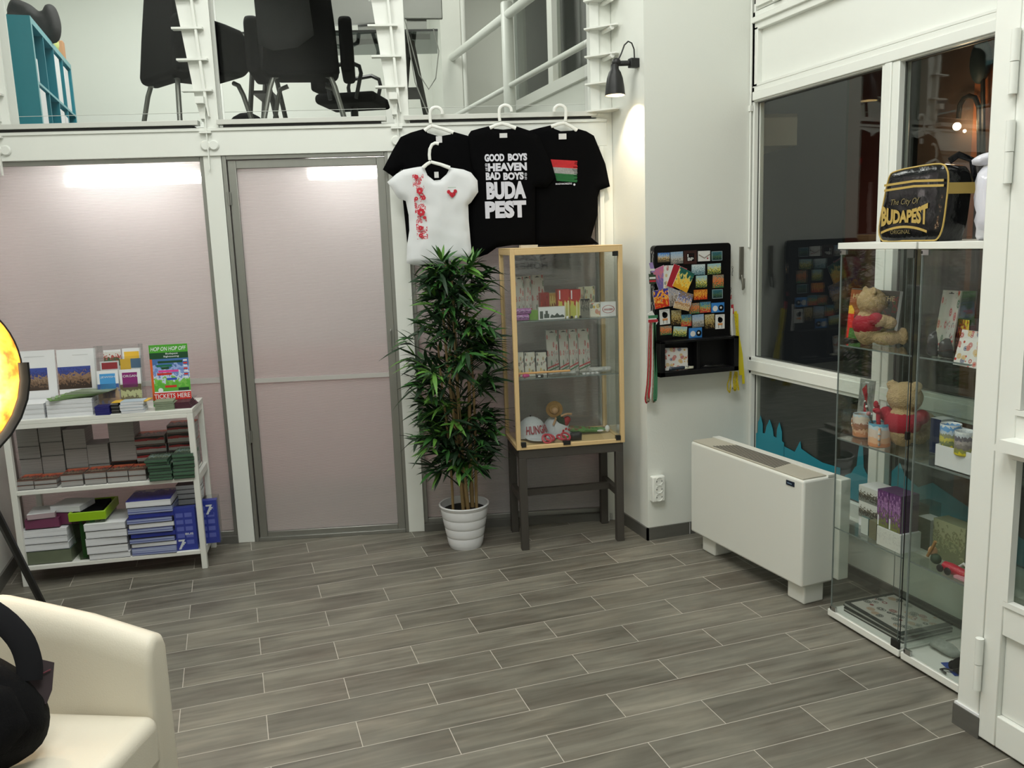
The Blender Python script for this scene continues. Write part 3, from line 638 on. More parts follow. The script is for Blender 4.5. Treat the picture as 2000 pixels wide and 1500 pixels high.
def ruled(name, c1, c2, n=260, rough=.6):
    if name in MATS: return MATS[name]
    m, nt, b = nodes(name); b.inputs['Roughness'].default_value = rough
    tc = N(nt, 'ShaderNodeTexCoord'); mp = N(nt, 'ShaderNodeMapping'); mp.inputs['Scale'].default_value = (1.5, 1.5, n); nt.links.new(tc.outputs['Object'], mp.inputs[0])
    n1 = N(nt, 'ShaderNodeTexNoise'); n1.inputs['Scale'].default_value = 1; n1.inputs['Detail'].default_value = 3; nt.links.new(mp.outputs[0], n1.inputs[0])
    nt.links.new(ramp(nt, n1.outputs[0], [(.35, c1), (.55, c2)]), b.inputs['Base Color']); MATS[name] = m; return m
pg_grey = ruled('page_edges_grey', srgb(126, 124, 122), srgb(156, 154, 152)); pg_white = ruled('page_edges_white', srgb(196, 198, 202), srgb(222, 224, 228))
pg_green = ruled('leaflets_green', srgb(40, 66, 50), srgb(70, 104, 80), 300); pg_blue = ruled('leaflets_blue', srgb(36, 48, 130), srgb(160, 170, 200), 120)
pg_pur = mat('purple_cover', srgb(110, 52, 82), .45, noise=.2); dk_cover = mat('dark_cover', srgb(30, 28, 28), .5)
cov_red = art_scene('cover_red_city', [(0, srgb(70, 50, 40)), (.3, srgb(130, 110, 90)), (.45, srgb(50, 40, 36)), (.6, srgb(190, 70, 45)), (.8, srgb(215, 110, 70))], 5, .5)
cov_gn = art_scene('cover_green_map', [(0, srgb(50, 70, 60)), (.4, srgb(110, 120, 90)), (.6, srgb(160, 190, 200)), (.7, srgb(80, 100, 80))], 8, .8)
cov_bl = art_scene('cover_blue', [(0, srgb(36, 44, 130)), (.55, srgb(60, 70, 160)), (.85, srgb(170, 175, 190))], 5, .5)
cov_gry = art_scene('cover_grey_photos', [(0, srgb(60, 58, 56)), (.25, srgb(150, 148, 142)), (.4, srgb(80, 78, 72)), (.6, srgb(190, 190, 186)), (.75, srgb(110, 108, 100))], 7, .8)
film = glass('plastic_film', (.93, .94, .94), .9, 1.35, .12)
def bundle(w, d, h, side, top, lab, loc, rz, grp, name='brochure_bundle', cat='brochures', line=True, front=None):
    m = MB().box((-w/2, 0, 0), (w/2, d, h-.0012), side)
    m.box((-w/2-.001, -.001, h-.0012), (w/2+.001, d+.001, h), top if top else side)
    if line: m.box((-w/2, -.0015, 0), (w/2, 0, .0022), dk_cover)
    if front: m.fr(-w/2+.002, w/2-.002, .003, h-.003, -.002, front)
    return m.build(name, loc=loc, rz=rz, label=lab, cat=cat, group=grp)
ORD = ['bottom', 'second', 'third', 'fourth', 'fifth', 'sixth', 'seventh', 'eighth', 'ninth', 'tenth', 'eleventh', 'twelfth', 'thirteenth', 'fourteenth']
def column(px0, px1, pys, y, d, side, top, what, grp, z0, jit=.004, skew=0, front=None, name='brochure_bundle', cat='brochures', slots=None):
    """a pile, bottom bundle first; pys = pixel rows of the bundle boundaries from the bottom up"""
    cx = (px0+px1)/2; x0 = RF.on(px0, (pys[0]+pys[-1])/2, y)[0]; x1 = RF.on(px1, (pys[0]+pys[-1])/2, y)[0]
    zs = [RF.on(cx, p, y)[1] for p in pys]; off = zs[0]-z0; n = len(zs)-1; z = z0
    lim = (ZT-.026 if z0 > .45 else ZM-.026)-z0; tot = zs[-1]-z0; q = min(1, lim/tot)
    for i in range(n):
        h = (zs[i+1]-zs[i]+(off if n == 1 else off/n))*q
        j = random.uniform(-jit, jit); pos = ORD[i] if i < n-1 or n == 1 else 'topmost'
        if n == 1: lab = what
        else: lab = '%s, %s of its pile' % (what, pos)
        sd = side[i % len(side)] if isinstance(side, list) else side; tp = top[i % len(top)] if isinstance(top, list) else top; fr = front[i % len(front)] if isinstance(front, list) else front
        bundle(x1-x0, d, h-.0006, sd, tp, lab, RF.W((x0+x1)/2+j+skew*i, y+random.uniform(0, jit), z), RF.a+random.uniform(-.02, .02)*(jit > .002), grp, name, cat, front=fr)
        z += h
    return x0, x1, z
Z1 = lambda x, y: (x/4.545, y/4.545+620)
Z2 = lambda x, y: (x/4.545, y/4.545+880)
def zy(z, *ys): return [y/4.545+z for y in ys]
# middle shelf, back row
GB = 'shrink-wrapped bundles, back row of the middle shelf'
stripe = art_scene('stripe_red_black', [(0, srgb(150, 148, 144)), (.45, srgb(140, 40, 44)), (.72, srgb(34, 30, 30))], 2, .2)
column(36, 78, zy(620, 1345, 1180, 1110, 985), .19, .14, pg_grey, pg_grey, 'grey-edged brochure bundle, leftmost back pile, middle shelf', GB, ZM)
column(79, 123, zy(620, 1345, 1162, 1075, 970), .19, .14, pg_grey, pg_grey, 'grey-edged brochure bundle, second back pile, middle shelf', GB, ZM)
column(127, 170, zy(620, 1345, 1285, 1140, 990), .19, .14, pg_grey, pg_grey, 'grey-edged brochure bundle, third back pile, middle shelf', GB, ZM)
column(171, 212, zy(620, 1345, 1270, 1125), .19, .14, pg_grey, pg_grey, 'grey-edged brochure bundle, fourth back pile, middle shelf', GB, ZM)
column(214, 264, zy(620, 1345, 1242, 1088, 930), .19, .14, [stripe, pg_grey, pg_grey], [cov_red, pg_grey, pg_grey], 'bundle in the fifth, tallest grey back pile, middle shelf', GB, ZM)
column(266, 325, zy(620, 1345, 1250, 1185, 1120, 1050), .19, .14, pg_grey, cov_red, 'red-black striped bundle, back pile beside the tallest striped one', GB, ZM, front=stripe)
column(328, 381, zy(620, 1345, 1240, 1170, 1105, 1020, 955), .19, .14, pg_grey, cov_red, 'dark striped bundle, back pile nearest the rack leg', GB, ZM, front=stripe)
# middle shelf, front row
for i, (a, b, t, u) in enumerate(((130, 298, 1425, 1510), (302, 505, 1432, 1510), (540, 738, 1395, 1500), (750, 945, 1385, 1492), (952, 1140, 1380, 1485), (1143, 1300, 1378, 1478))):
    w = ('leftmost', 'second', 'third', 'fourth', 'fifth', 'sixth')[i]
    x0 = RF.on(a/4.545, (t+u)/9.09+620, .02)[0]; x1 = RF.on(b/4.545, (t+u)/9.09+620, .02)[0]
    h = RF.on(a/4.545, t/4.545+620, .02)[1]-RF.on(a/4.545, u/4.545+620, .02)[1]
    for k in range(2):
        bundle(x1-x0-.003, .14, h/2-.0006, pg_grey, cov_red, 'white-edged city brochures, %s low front pile, middle shelf, %s bundle' % (w, ('lower', 'upper')[k]), RF.W((x0+x1)/2, .02, ZM+k*h/2), RF.a+random.uniform(-.03, .03), 'low front piles of the middle shelf')
for i, (a, b, t) in enumerate(((1300, 1525, 1340), (1530, 1738, 1270))):
    n = 7; x0 = RF.on(a/4.545, 920, -.012)[0]; x1 = RF.on(b/4.545, 920, -.012)[0]; H = (.115, .135)[i]
    for k in range(n):
        sk = (.010-.003*k, .0)[i]
        bundle(x1-x0-.012, .15, H/n-.0006, pg_green, cov_gn, 'dark green leaflet bundle, %s layer of the %s green pile, middle shelf' % (ORD[k] if k < n-1 else 'topmost', ('nearer', 'farther')[i]), RF.W((x0+x1)/2+sk+random.uniform(-.005, .005), -.012+random.uniform(-.004, .006), ZM+k*H/n), RF.a+random.uniform(-.05, .05), 'green leaflet piles on the middle shelf')
# bottom shelf
GL = 'piles on the bottom shelf'
column(45, 136, zy(880, 955, 850, 800, 755, 700), .02, .21, [mat('greenish_wrap', srgb(100, 108, 88), .4, noise=.2), pg_white, pg_white, pg_white], [cov_gn, pg_white, pg_white, pg_white], 'wrapped brochure pack under the purple ones, bottom shelf', GL, ZL, .008)
zb = RF.on(90, 880+700/4.545, .02)[1]
bundle(.165, .17, .05, pg_pur, pg_pur, 'purple brochure pack lying left on the white packs, bottom shelf', RF.W(.12, .03, zb+.004), RF.a, GL)
bundle(.19, .17, .065, pg_pur, pg_pur, 'purple brochure pack leaning right on the white packs, bottom shelf', RF.W(.235, .06, zb+.004), RF.a-.2, GL)
bundle(.13, .15, .03, mat('lilac_pages', srgb(170, 150, 156), .6), paperw, 'pale lilac-edged pack on top of the left purple pack, bottom shelf', RF.W(.12, .03, zb+.055), RF.a+.1, GL)
bundle(.16, .15, .035, pg_white, paperw, 'white-edged pack on top of the right purple pack, bottom shelf', RF.W(.23, .06, zb+.07), RF.a-.25, GL)
# lime bin
bx = RF.rect(130, 1000, 172, 1079, .03)
bn = thing('storage_bin', 'clear plastic bin with lime green rim holding leaflets on the bottom shelf', 'bin', RF.W(.345, .03, ZL), RF.a)
lime = mat('lime_plastic', srgb(140, 180, 20), .35); bing = glass('bin_plastic', (.72, .78, .70), .7, 1.4, .1)
m = MB().prism([(-.062, 0), (.062, 0), (.085, .235), (-.085, .235)], 0, .004, bing).prism([(-.062, 0), (.062, 0), (.085, .235), (-.085, .235)], .24, .244, bing); m.add([(-.062, .004, 0), (-.062, .24, 0), (-.085, .24, .235), (-.085, .004, .235), (.062, .004, 0), (.062, .24, 0), (.085, .24, .235), (.085, .004, .235)], [(0, 1, 2, 3), (4, 7, 6, 5), (0, 4, 5, 1)], bing); m.build('tub', bn)
m = MB(); bframe2 = lambda z0, z1: (m.box((-.092, -.012, z0), (.092, 0, z1), lime), m.box((-.092, .25, z0), (.092, .262, z1), lime), m.box((-.092, 0, z0), (-.08, .25, z1), lime), m.box((.08, 0, z0), (.092, .25, z1), lime)); bframe2(.215, .262)
m.build('rim', bn, bev=.003)
for k, c in enumerate(((60, 110, 60), (130, 128, 100), (40, 140, 70), (150, 150, 130))):
    MB().box((-.05+.026*k, .015, .0), (-.026+.026*k, .22, .215+.008*(k % 2)), mat('leaflet_c%d' % k, srgb(*c), .6)).build('leaflet_pack', loc=RF.W(.345, .03, ZL+.004), rz=RF.a, label='%s leaflet pack standing in the lime-rimmed bin' % ('dark green', 'khaki', 'bright green', 'pale grey')[k], cat='leaflets', group='leaflet packs in the lime bin')
MB().box((-.075, .01, .235), (.075, .23, .262), black_cl).build('dark_folder', loc=RF.W(.345, .03, ZL), rz=RF.a+.05, bev=.004, label='dark folder lying across the top of the lime-rimmed bin', cat='folder')
column(168, 249, zy(880, 930, 885, 820, 760, 700, 645), .0, .25, pg_white, [paperw, cov_gry], 'thick white magazine bundle beside the lime bin', GL, ZL, .006)
column(250, 338, zy(880, 930, 860, 820, 775, 735, 690, 645, 600, 560, 500, 440), .0, .22, [pg_blue, pg_white, pg_blue, mat('blue_cover', srgb(40, 52, 140), .4, noise=.2)], [cov_bl, cov_bl, dk_cover], 'blue and white guide bundle in the tall bottom-shelf pile', GL, ZL, .008)
column(345, 389, zy(880, 480, 430, 385, 345, 305), .17, .16, pg_white, dk_cover, 'dark-covered white bundle behind the upright blue packs', GL, RF.on(367, 880+480/4.545, .17)[1], .003)
bundle(.2, .15, RF.on(367, 880+480/4.545, .17)[1]-ZL-.001, pg_grey, dk_cover, 'grey support bundle hidden low behind the upright blue packs', RF.W(.80, .175, ZL), RF.a, GL)
bluep = mat('blue_pack', srgb(48, 62, 158), .3, noise=.12, scale=20)
for i, (x0, x1, ya, yb, lb) in enumerate(((1553, 1742, 490, 868, 'blue shrink-wrapped pack with dark blocks standing upright on the bottom shelf'), (1760, 1940, 470, 848, 'blue shrink-wrapped pack at the end of the bottom shelf, outside the rack leg'))):
    y = (.02, .10)[i]; x, z, w, h = RF.rect(x0/4.545, ya/4.545+880, x1/4.545, yb/4.545+880, y)
    m = MB().box((-w/2, 0, 0), (w/2, .045, h), bluep)
    pl = mat('pale_blue_print', srgb(96, 106, 190), .4); wt = mat('print_white', srgb(225, 228, 230), .4)
    for r in range(5):
        for c in range(2): m.fr(-w*.42+c*w*.42, -w*.42+c*w*.42+w*.34, h*(.14+.16*r), h*(.24+.16*r), -.0008, pl)
    u0, v0 = ((-w*.40, .03*h), (-w*.05, .68*h))[i]
    m.fr(u0-.004, u0+.038, v0-.004, v0+.062, -.0009, bluep)
    for k in range(5): m.fr(u0+.004*k, u0+.008+.007*k, v0+.008*k, v0+.008+.008*k, -.0014, wt)
    m.text('7', u0, u0+.034, v0+.0, v0+.055, -.0016, wt, .02)
    if i == 0: m.text('BUS', -.005, w*.34, h*.36, h*.41, -.0014, wt, .02)
    o = m.build('leaflet_pack', loc=RF.W(x, y, ZL), rz=RF.a, bev=.0, label=lb, cat='leaflets', group='upright blue packs')
    MB().box((-w/2-.008, -.006, .0), (w/2+.008, .055, h+.02), film).build('plastic_wrap', o)
# ---- on top of the rack
def stand_card(frm, px, y, th, front, side, name, lab, cat, z=None, grp=None, lean=.12, extra=None):
    x, zz, w, h = frm.rect(*px, y); z = zz if z is None else z; h = h+(zz-z)
    m = MB().box((-w/2, 0, 0), (w/2, th, h), side); m.fr(-w/2+.0005, w/2-.0005, .0005, h-.0005, -.0006, front)
    if extra: extra(m, w, h)
    return m.build(name, loc=frm.W(x, y, z), rot=(-lean, 0, frm.a), label=lab, cat=cat, group=grp)
parl = art_scene('print_parliament', [(0, srgb(64, 50, 42)), (.22, srgb(110, 88, 70)), (.42, srgb(140, 116, 96)), (.62, srgb(52, 62, 128)), (.8, srgb(60, 76, 150))], 9, .42, detail=9)
parl2 = art_scene('print_parliament_b', [(0, srgb(60, 44, 36)), (.3, srgb(120, 92, 72)), (.5, srgb(146, 116, 92)), (.68, srgb(52, 62, 128)), (.85, srgb(60, 76, 150))], 8, .5, seed=3, detail=9)
def cal(pm, fx, fw):
    def f(m, w, h): m.fr(-w/2+fx*w, -w/2+fw*w, h*.36, h*.72, -.0012, pm); m.fr(-w*.1, w*.3, h*.90, h*.905, -.0012, mat('thin_grey_print', srgb(170, 170, 170), .5))
    return f
stand_card(RF, (8, 686, 110, 815), .20, .006, paperw, paperw, 'photo_calendar', 'white photo calendar with a parliament view, standing behind the dome lamp', 'calendar', ZT, 'photo calendars', .1, cal(parl, .36, .83))
stand_card(RF, (113, 682, 190, 813), .19, .006, paperw, paperw, 'photo_calendar', 'white photo calendar with a parliament view, standing beside the leaflet holder', 'calendar', ZT, 'photo calendars', .1, cal(parl2, .0, .84))
for i, (a, b, t) in enumerate(((20, 86, 787), (91, 181, 783))):
    x, z, w, h = RF.rect(a, t, b, 816, .03); n = 4 if i else 3
    for k in range(n): bundle(w, .16, h/n-.0008, pg_white, paperw, 'white paper bundle, %s layer of the %s white pile on the rack top' % (ORD[k] if k < n-1 else 'topmost', ('lamp-side', 'leaflet-side')[i]), RF.W(x, .03, ZT+k*h/n), RF.a+random.uniform(-.015, .015), 'white paper piles on the rack top', 'paper_bundle', 'papers', line=False)
gleaf = mat('leaf_green_cover', srgb(96, 140, 60), .4, noise=.25, scale=30); ggrey = mat('green_grey_leaflet', srgb(128, 140, 118), .45, noise=.2, scale=25)
zt2 = ZT+RF.rect(91, 783, 181, 816, .03)[3]
for k in range(8):
    MB().box((-.10, -.05, 0), (.10, .05, .0035), [gleaf, ggrey][k % 2 if k < 5 else 1]).build('leaflet', loc=RF.W(.31+.018*k, .09, zt2+.001+.004*k), rz=RF.a+radians(26-6*k), label='fanned green leaflet on the white piles, %s from the bottom of the fan' % ORD[k], cat='leaflet', group='fan of green leaflets')
# acrylic leaflet holder
hx, hz, hw, hh = RF.rect(189, 668, 279, 795, .12)
ah = thing('leaflet_holder', 'clear acrylic holder with four pockets of leaflets on the rack top', 'holder', RF.W(hx, .12, ZT), RF.a, rot=(-.1, 0, RF.a))
MB().box((-hw/2, .03, 0), (hw/2, .033, hh), film).box((-hw/2, -.045, 0), (hw/2, -.042, hh*.42), film).box((-hw/2, 0, hh*.3), (hw/2, .002, hh*.82), film).box((-hw/2, -.045, 0), (-hw/2+.003, .03, hh), film).box((hw/2-.003, -.045, 0), (hw/2, .03, hh), film).build('pocket', ah)
hl = mat('holder_highlight', srgb(235, 236, 236), .15)
MB().box((-hw/2, .018, hh*.9), (-hw/2+.028, .022, hh), film).box((hw/2-.02, .018, hh*.9), (hw/2, .022, hh), film).build('corner_tab', ah)
def leafc(nm, bands, x0, x1, z0, z1, y, lab, txt=None):
    m = MB().box((x0*hw, y, z0*hh), (x1*hw, y+.006, z1*hh), paperw)
    for (a, b, c, d, mt) in bands: m.fr((x0+(x1-x0)*a)*hw, (x0+(x1-x0)*b)*hw, (z0+(z1-z0)*c)*hh, (z0+(z1-z0)*d)*hh, y-.0006, mt)
    if txt: m.text(txt, (x0+(x1-x0)*.16)*hw, (x0+(x1-x0)*.84)*hw, (z0+(z1-z0)*.80)*hh, (z0+(z1-z0)*.86)*hh, y-.0012, paperw)
    m.build('leaflet', loc=RF.W(hx, .12, ZT), rot=(-.1, 0, RF.a), label=lab, cat='leaflet', group='leaflets in the acrylic holder')
sqb = mat('sky_blue_print', srgb(70, 150, 210), .4); sqp = mat('purple_print', srgb(130, 34, 110), .4); sand = art_scene('print_sandstone', [(0, srgb(150, 150, 190)), (.25, srgb(180, 150, 130)), (.5, srgb(196, 168, 140)), (.75, srgb(66, 96, 170))], 4, .4); moon = art_scene('print_rosette', [(0, srgb(90, 60, 60)), (.3, srgb(120, 110, 80)), (.5, srgb(200, 200, 150)), (.75, srgb(110, 100, 70))], 5, .3)
redp = mat('red_print', srgb(165, 34, 48), .4); yel = mat('yellow_print', srgb(232, 186, 60), .4); grng = art_scene('print_red_green', [(0, srgb(60, 100, 70)), (.5, srgb(170, 60, 50)), (.7, srgb(210, 210, 205))], 6, .7)
leafc('a', [(0, 1, .2, .9, grng)], -.36, .02, .62, .93, .016, 'red and green leaflet in the back left pocket of the acrylic holder')
leafc('b', [(.1, .9, .3, .85, yel)], .05, .46, .6, .94, .016, 'yellow leaflet in the back right pocket of the acrylic holder')
leafc('c', [(.08, .92, .66, .94, redp)], -.44, -.03, .4, .76, .006, 'leaflet with a red title block in the middle left of the acrylic holder')
leafc('d', [(0, .5, .5, 1, yel), (.5, 1, .6, 1, mat('steel_blue_print', srgb(90, 120, 150), .4))], .0, .46, .42, .78, .006, 'yellow and blue leaflet in the middle right of the acrylic holder')
leafc('e', [(0, 1, .0, .66, sand), (.12, .86, .52, .92, sqb), (.2, .8, .3, .5, mat('deep_blue_print', srgb(50, 80, 170), .4))], -.49, -.03, .02, .62, -.03, 'leaflet with a sky blue title square in the front left pocket of the acrylic holder', 'JEWISH')
leafc('f', [(0, 1, .0, .62, moon), (.12, .84, .54, .92, sqp)], -.0, .46, .02, .62, -.03, 'leaflet with a purple title square in the front right pocket of the acrylic holder', 'ORGAN')
# hop on hop off poster in a stand
def poster(m, w, h):
    g1 = mat('poster_green', srgb(74, 160, 44), .35); g2 = mat('poster_dark_green', srgb(24, 72, 40), .35); wt = mat('print_white', srgb(225, 228, 230), .4); rd = mat('poster_red', srgb(204, 44, 36), .35)
    sky = art_scene('poster_bus_tour', [(0, srgb(90, 170, 60)), (.22, srgb(120, 186, 80)), (.36, srgb(196, 208, 232)), (.5, srgb(110, 140, 200)), (.62, srgb(150, 170, 220)), (.78, srgb(70, 110, 170))], 5, .45)
    m.fr(-w/2, w/2, 0, h*.1, -.0008, mat('poster_grass', srgb(30, 140, 52), .35)); m.fr(-w/2, w/2, h*.87, h, -.0008, g1); m.fr(-w/2, w/2, h*.77, h*.87, -.0008, g2)
    m.fr(-w/2+w*.06, w/2, h*.24, h*.77, -.0008, sky); m.fr(-w/2, -w/2+w*.06, h*.1, h*.77, -.0010, mat('poster_orange', srgb(214, 96, 40), .35))
    m.fr(-w/2, w/2, h*.10, h*.22, -.0010, rd)
    m.text('HOP ON HOP OFF', -w*.46, w*.46, h*.90, h*.965, -.0014, wt, .012, .25)
    m.text('Budapest', -w*.08, w*.24, h*.83, h*.865, -.0014, wt, .01); m.text('Sightseeing', -w*.14, w*.26, h*.785, h*.82, -.0014, wt, .01)
    m.text('TICKETS HERE', -w*.46, w*.47, h*.125, h*.20, -.0014, wt, .012)
    for k, (a, b, c, mt) in enumerate(((-.30, .34, .70, g2), (-.34, .06, .64, mat('poster_teal', srgb(30, 110, 80), .35)), (-.30, .22, .55, mat('poster_pink', srgb(220, 70, 150), .35)), (-.34, .04, .505, rd), (-.22, -.02, .60, g2), (-.1, .16, .42, mat('poster_blue', srgb(50, 80, 180), .35)), (-.16, .14, .30, rd))): m.fr(a*w, b*w, h*c, h*(c+.035), -.0013, mt)
    for k in range(7): m.fr(w*.36, w*.46, h*(.45+.045*k), h*(.475+.045*k), -.0013, rd if k % 2 else wt)
    m.fr(w*.18, w*.46, h*.24, h*.29, -.0013, g2)
    m.at((-w*.28, -.0013, h*.26), (pi/2, 0, 0)).lathe([(.012, 0), (.013, .0006)], wt, 14).at()
    m.fr(-w*.48, -w*.25, h*.035, h*.085, -.0012, wt)
stand_card(RF, (293, 673, 369, 778), .15, .004, paperw, paperw, 'poster', 'green HOP ON HOP OFF poster standing on the rack top', 'poster', ZT, None, .08, poster)
# low piles at the right end of the rack top
def low(a, b, t, u, y, d, n, side, top, lab, rz=0):
    x, z, w, h = RF.rect(a, t, b, u, y)
    for k in range(n): bundle(w-.006, d, h/n-.0006, side, top, '%s, %s layer' % (lab, ORD[k] if k < n-1 else 'topmost') if n > 1 else lab, RF.W(x+random.uniform(-.003, .003), y, ZT+k*h/n), RF.a+rz+random.uniform(-.04, .04), 'small leaflet piles on the rack top', 'leaflet', 'leaflet', line=False)
navy = mat('navy_leaflet', srgb(34, 34, 110), .35)
low(183, 214, 789, 806, -.0, .07, 4, navy, navy, 'navy blue leaflets before the acrylic holder')
low(215, 232, 784, 803, .02, .08, 3, dk_cover, pg_grey, 'dark leaflets between the navy and the white pile')
low(233, 281, 780, 803, .0, .09, 4, pg_white, mat('pale_blue_leaflet', srgb(176, 190, 206), .4), 'white and blue leaflets below the yellow-edged one')
MB().box((-.09, -.04, 0), (.09, .05, .004), yel).build('leaflet', loc=RF.W(RF.rect(233, 780, 281, 803, 0)[0]-.01, .06, ZT+.055), rz=RF.a-.1, label='yellow-edged leaflet lying on the white and blue ones', cat='leaflet')
low(300, 340, 779, 796, .02, .1, 4, ggrey, ggrey, 'grey-green leaflets at the foot of the tour poster')
mar = mat('maroon_leaflet', srgb(70, 26, 42), .5, noise=.15)
for k in range(5):
    MB().box((-.075, -.06, 0), (.075, .09, .006), mar).build('leaflet', loc=RF.W(.845-.004*k, .10, ZT+.001+.0065*k), rz=RF.a-.1+.03*k, label='maroon leaflet in the small pile on the rack top, %s layer' % (ORD[k] if k < 4 else 'topmost'), cat='leaflet', group='maroon leaflets')
m = MB().box((-.05, 0, 0), (.05, .05, .002), film).box((-.028, .02, .003), (.01, .021, .03), paperw)
m.text('1', -.02, .0, .006, .026, .018, black_pl); m.build('price_tent', loc=RF.W(.872, .16, ZT+.036), rz=RF.a, label='clear plastic price card holder lying on the maroon leaflets', cat='holder')
# ================================================================ SHIRTS ON HANGERS (frame BF)
def zb3(x, y, d): return BF.on(x/4+720, y/4+180, -d)
hgw = mat('white_hanger_plastic', srgb(228, 229, 224), .35)
def hanger(pts_hook, L, R, apex, d, label):
    """pixel points in the enlarged view"""
    P = lambda p: (lambda q: (q[0], 0, q[1]))(zb3(p[0], p[1], d))
    t = MB(); t.tube([P(p) for p in pts_hook], .0085, hgw, 10, flat=.6)
    a, l, r = P(apex), P(L), P(R)
    for e in (l, r):
        dx = Vector(e)-Vector(a); e2 = Vector(a)+dx*1.0
        t.tube([Vector(a)+Vector((0, 0, .0)), Vector(a)+dx*.5+Vector((0, 0, .003)), e2], [.0085, .009, .0105], hgw, 10, flat=.55)
    return t.build('clothes_hanger', loc=BF.W(0, -d, 0), rz=BF.a, label=label, cat='hanger', group='white hangers over the ledge')
def hook(cx, cy, rx, ry, flip=1, down=60):
    out = [(cx+flip*rx*cos(a), cy-ry*sin(a)) for a in [radians(v) for v in range(-10, 181, 19)]]
    return out+[(cx-flip*rx, cy+down*.5), (cx-flip*rx*.9, cy+down)]
def shirt(name, pts, d, label, m, neck=None, wr=.004, thick=.02, edge=.035, res=.022):
    o2 = [zb3(x, y, d) for x, y in pts]
    mb = puff(o2, thick, m, res=res, edge=edge, wr=wr, ws=9, back=True)
    t = mb.build(name, loc=BF.W(0, -d, 0), rz=BF.a, label=label, cat='t-shirt', group='t-shirts hung on the partition')
    return t
btee = mat('black_tee_cotton', (.0028, .0028, .0032), .95, spec=.05)
ntag = mat('neck_tag', srgb(205, 205, 205), .6)
sprint = mat('shirt_print_white', srgb(205, 205, 215), .7, noise=.05, scale=60)
# 1 plain black behind the white one
s1 = shirt('t_shirt', [(435, 285), (330, 315), (250, 350), (190, 450), (110, 605), (195, 664), (258, 600), (268, 850), (300, 1170), (345, 1270), (600, 1290), (800, 1280), (850, 900), (870, 650), (900, 600), (850, 420), (790, 345), (665, 310), (640, 330), (550, 345), (460, 318)], .05, 'plain black T-shirt hanging behind the small white one', btee)
# 3 flag shirt, 2 slogan shirt
s3 = shirt('t_shirt', [(1425, 258), (1330, 280), (1255, 300), (1270, 560), (1300, 1000), (1290, 1200), (1500, 1196), (1800, 1186), (1738, 1135), (1788, 960), (1790, 820), (1808, 765), (1886, 738), (1850, 560), (1760, 340), (1700, 305), (1630, 285), (1590, 300), (1500, 305), (1450, 285)], .05, 'black T-shirt with a red, white and green brushed flag', btee)
s2 = shirt('t_shirt', [(945, 264), (860, 285), (800, 302), (778, 335), (790, 430), (805, 560), (850, 700), (790, 870), (782, 1100), (800, 1305), (860, 1290), (930, 1265), (1000, 1215), (1120, 1195), (1300, 1190), (1302, 900), (1300, 740), (1390, 745), (1462, 660), (1400, 500), (1330, 340), (1262, 302), (1150, 265), (1120, 285), (1050, 292), (980, 285)], .085, 'black T-shirt lettered GOOD BOYS GO TO HEAVEN, hanging between the other two black ones', btee, wr=.003)
def tagm(px, parent, d):
    x, z = zb3(px[0], px[1], d); x2, z2 = zb3(px[2], px[3], d); MB().box((x, -.0235, z2), (x2, -.021, z), ntag).build('neck_tag', parent); 
tagm((525, 345, 575, 395), s1, .07); tagm((1022, 322, 1083, 356), s2, .105); tagm((1484, 325, 1545, 368), s3, .07)
def stext(m, st, x0, x1, y0, y1, d, mt, bold=.02, **k):
    a = zb3(x0, (y0+y1)/2, d); b = zb3(x1, (y0+y1)/2, d); t = zb3((x0+x1)/2, y0, d)[1]; u = zb3((x0+x1)/2, y1, d)[1]
    m.text(st, a[0], b[0], u, t, -.0245, mt, bold, **k)
m = MB(); D2 = .085+.0245
stext(m, 'GOOD', 905, 1060, 482, 542, D2, sprint, .055); stext(m, 'BOYS', 1088, 1238, 478, 536, D2, sprint, .055)
stext(m, 'HEAVEN', 932, 1236, 552, 616, D2, sprint, .055)
stext(m, 'GO', 910, 928, 556, 582, D2, sprint, .04); stext(m, 'TO', 912, 930, 590, 616, D2, sprint, .04)
stext(m, 'BAD', 915, 1030, 626, 686, D2, sprint, .055); stext(m, 'BOYS', 1052, 1212, 626, 685, D2, sprint, .055); stext(m, 'GO', 1218, 1236, 630, 654, D2, sprint, .03); stext(m, 'TO', 1218, 1236, 660, 684, D2, sprint, .03)
stext(m, 'BUDA', 920, 1230, 698, 836, D2, sprint, .062); stext(m, 'PEST', 910, 1232, 848, 984, D2, sprint, .062)
m.build('printed_slogan', s2)
m = MB(); D3 = .05+.022; random.seed(3)
def ragged(y0, y1, mt):
    for k in range(9):
        ya = y0+(y1-y0)*k/9; yb = y0+(y1-y0)*(k+1)/9+1; xe = 1632-random.uniform(0, 34)*(k % 2+.2); xs = 1422+(ya-520)*.28
        p = [zb3(xs, ya-(0), D3), zb3(xs, yb, D3), zb3(xe, yb+12, D3), zb3(xe, ya+12, D3)]
        m.quad([(q[0], -.0225, q[1]) for q in (p[1], p[2], p[3], p[0])], mt)
ragged(525, 585, mat('flag_red', srgb(178, 30, 36), .8, noise=.3, scale=90)); ragged(585, 632, mat('flag_white', srgb(150, 150, 150), .8, noise=.4, scale=120)); ragged(632, 692, mat('flag_green', srgb(18, 92, 44), .8, noise=.3, scale=90))
a = zb3(1460, 700, D3); b = zb3(1588, 712, D3); m.text('MAGYARORSZ\u00c1G', a[0], b[0], b[1]-.006, b[1]+.006, -.0225, sprint, .02)
c = zb3(1607, 722, D3); m.at((c[0], -.0223, c[1]), (pi/2, 0, 0)).lathe([(.005, 0), (.006, .0004)], sprint, 12).at()
m.build('printed_flag', s3)
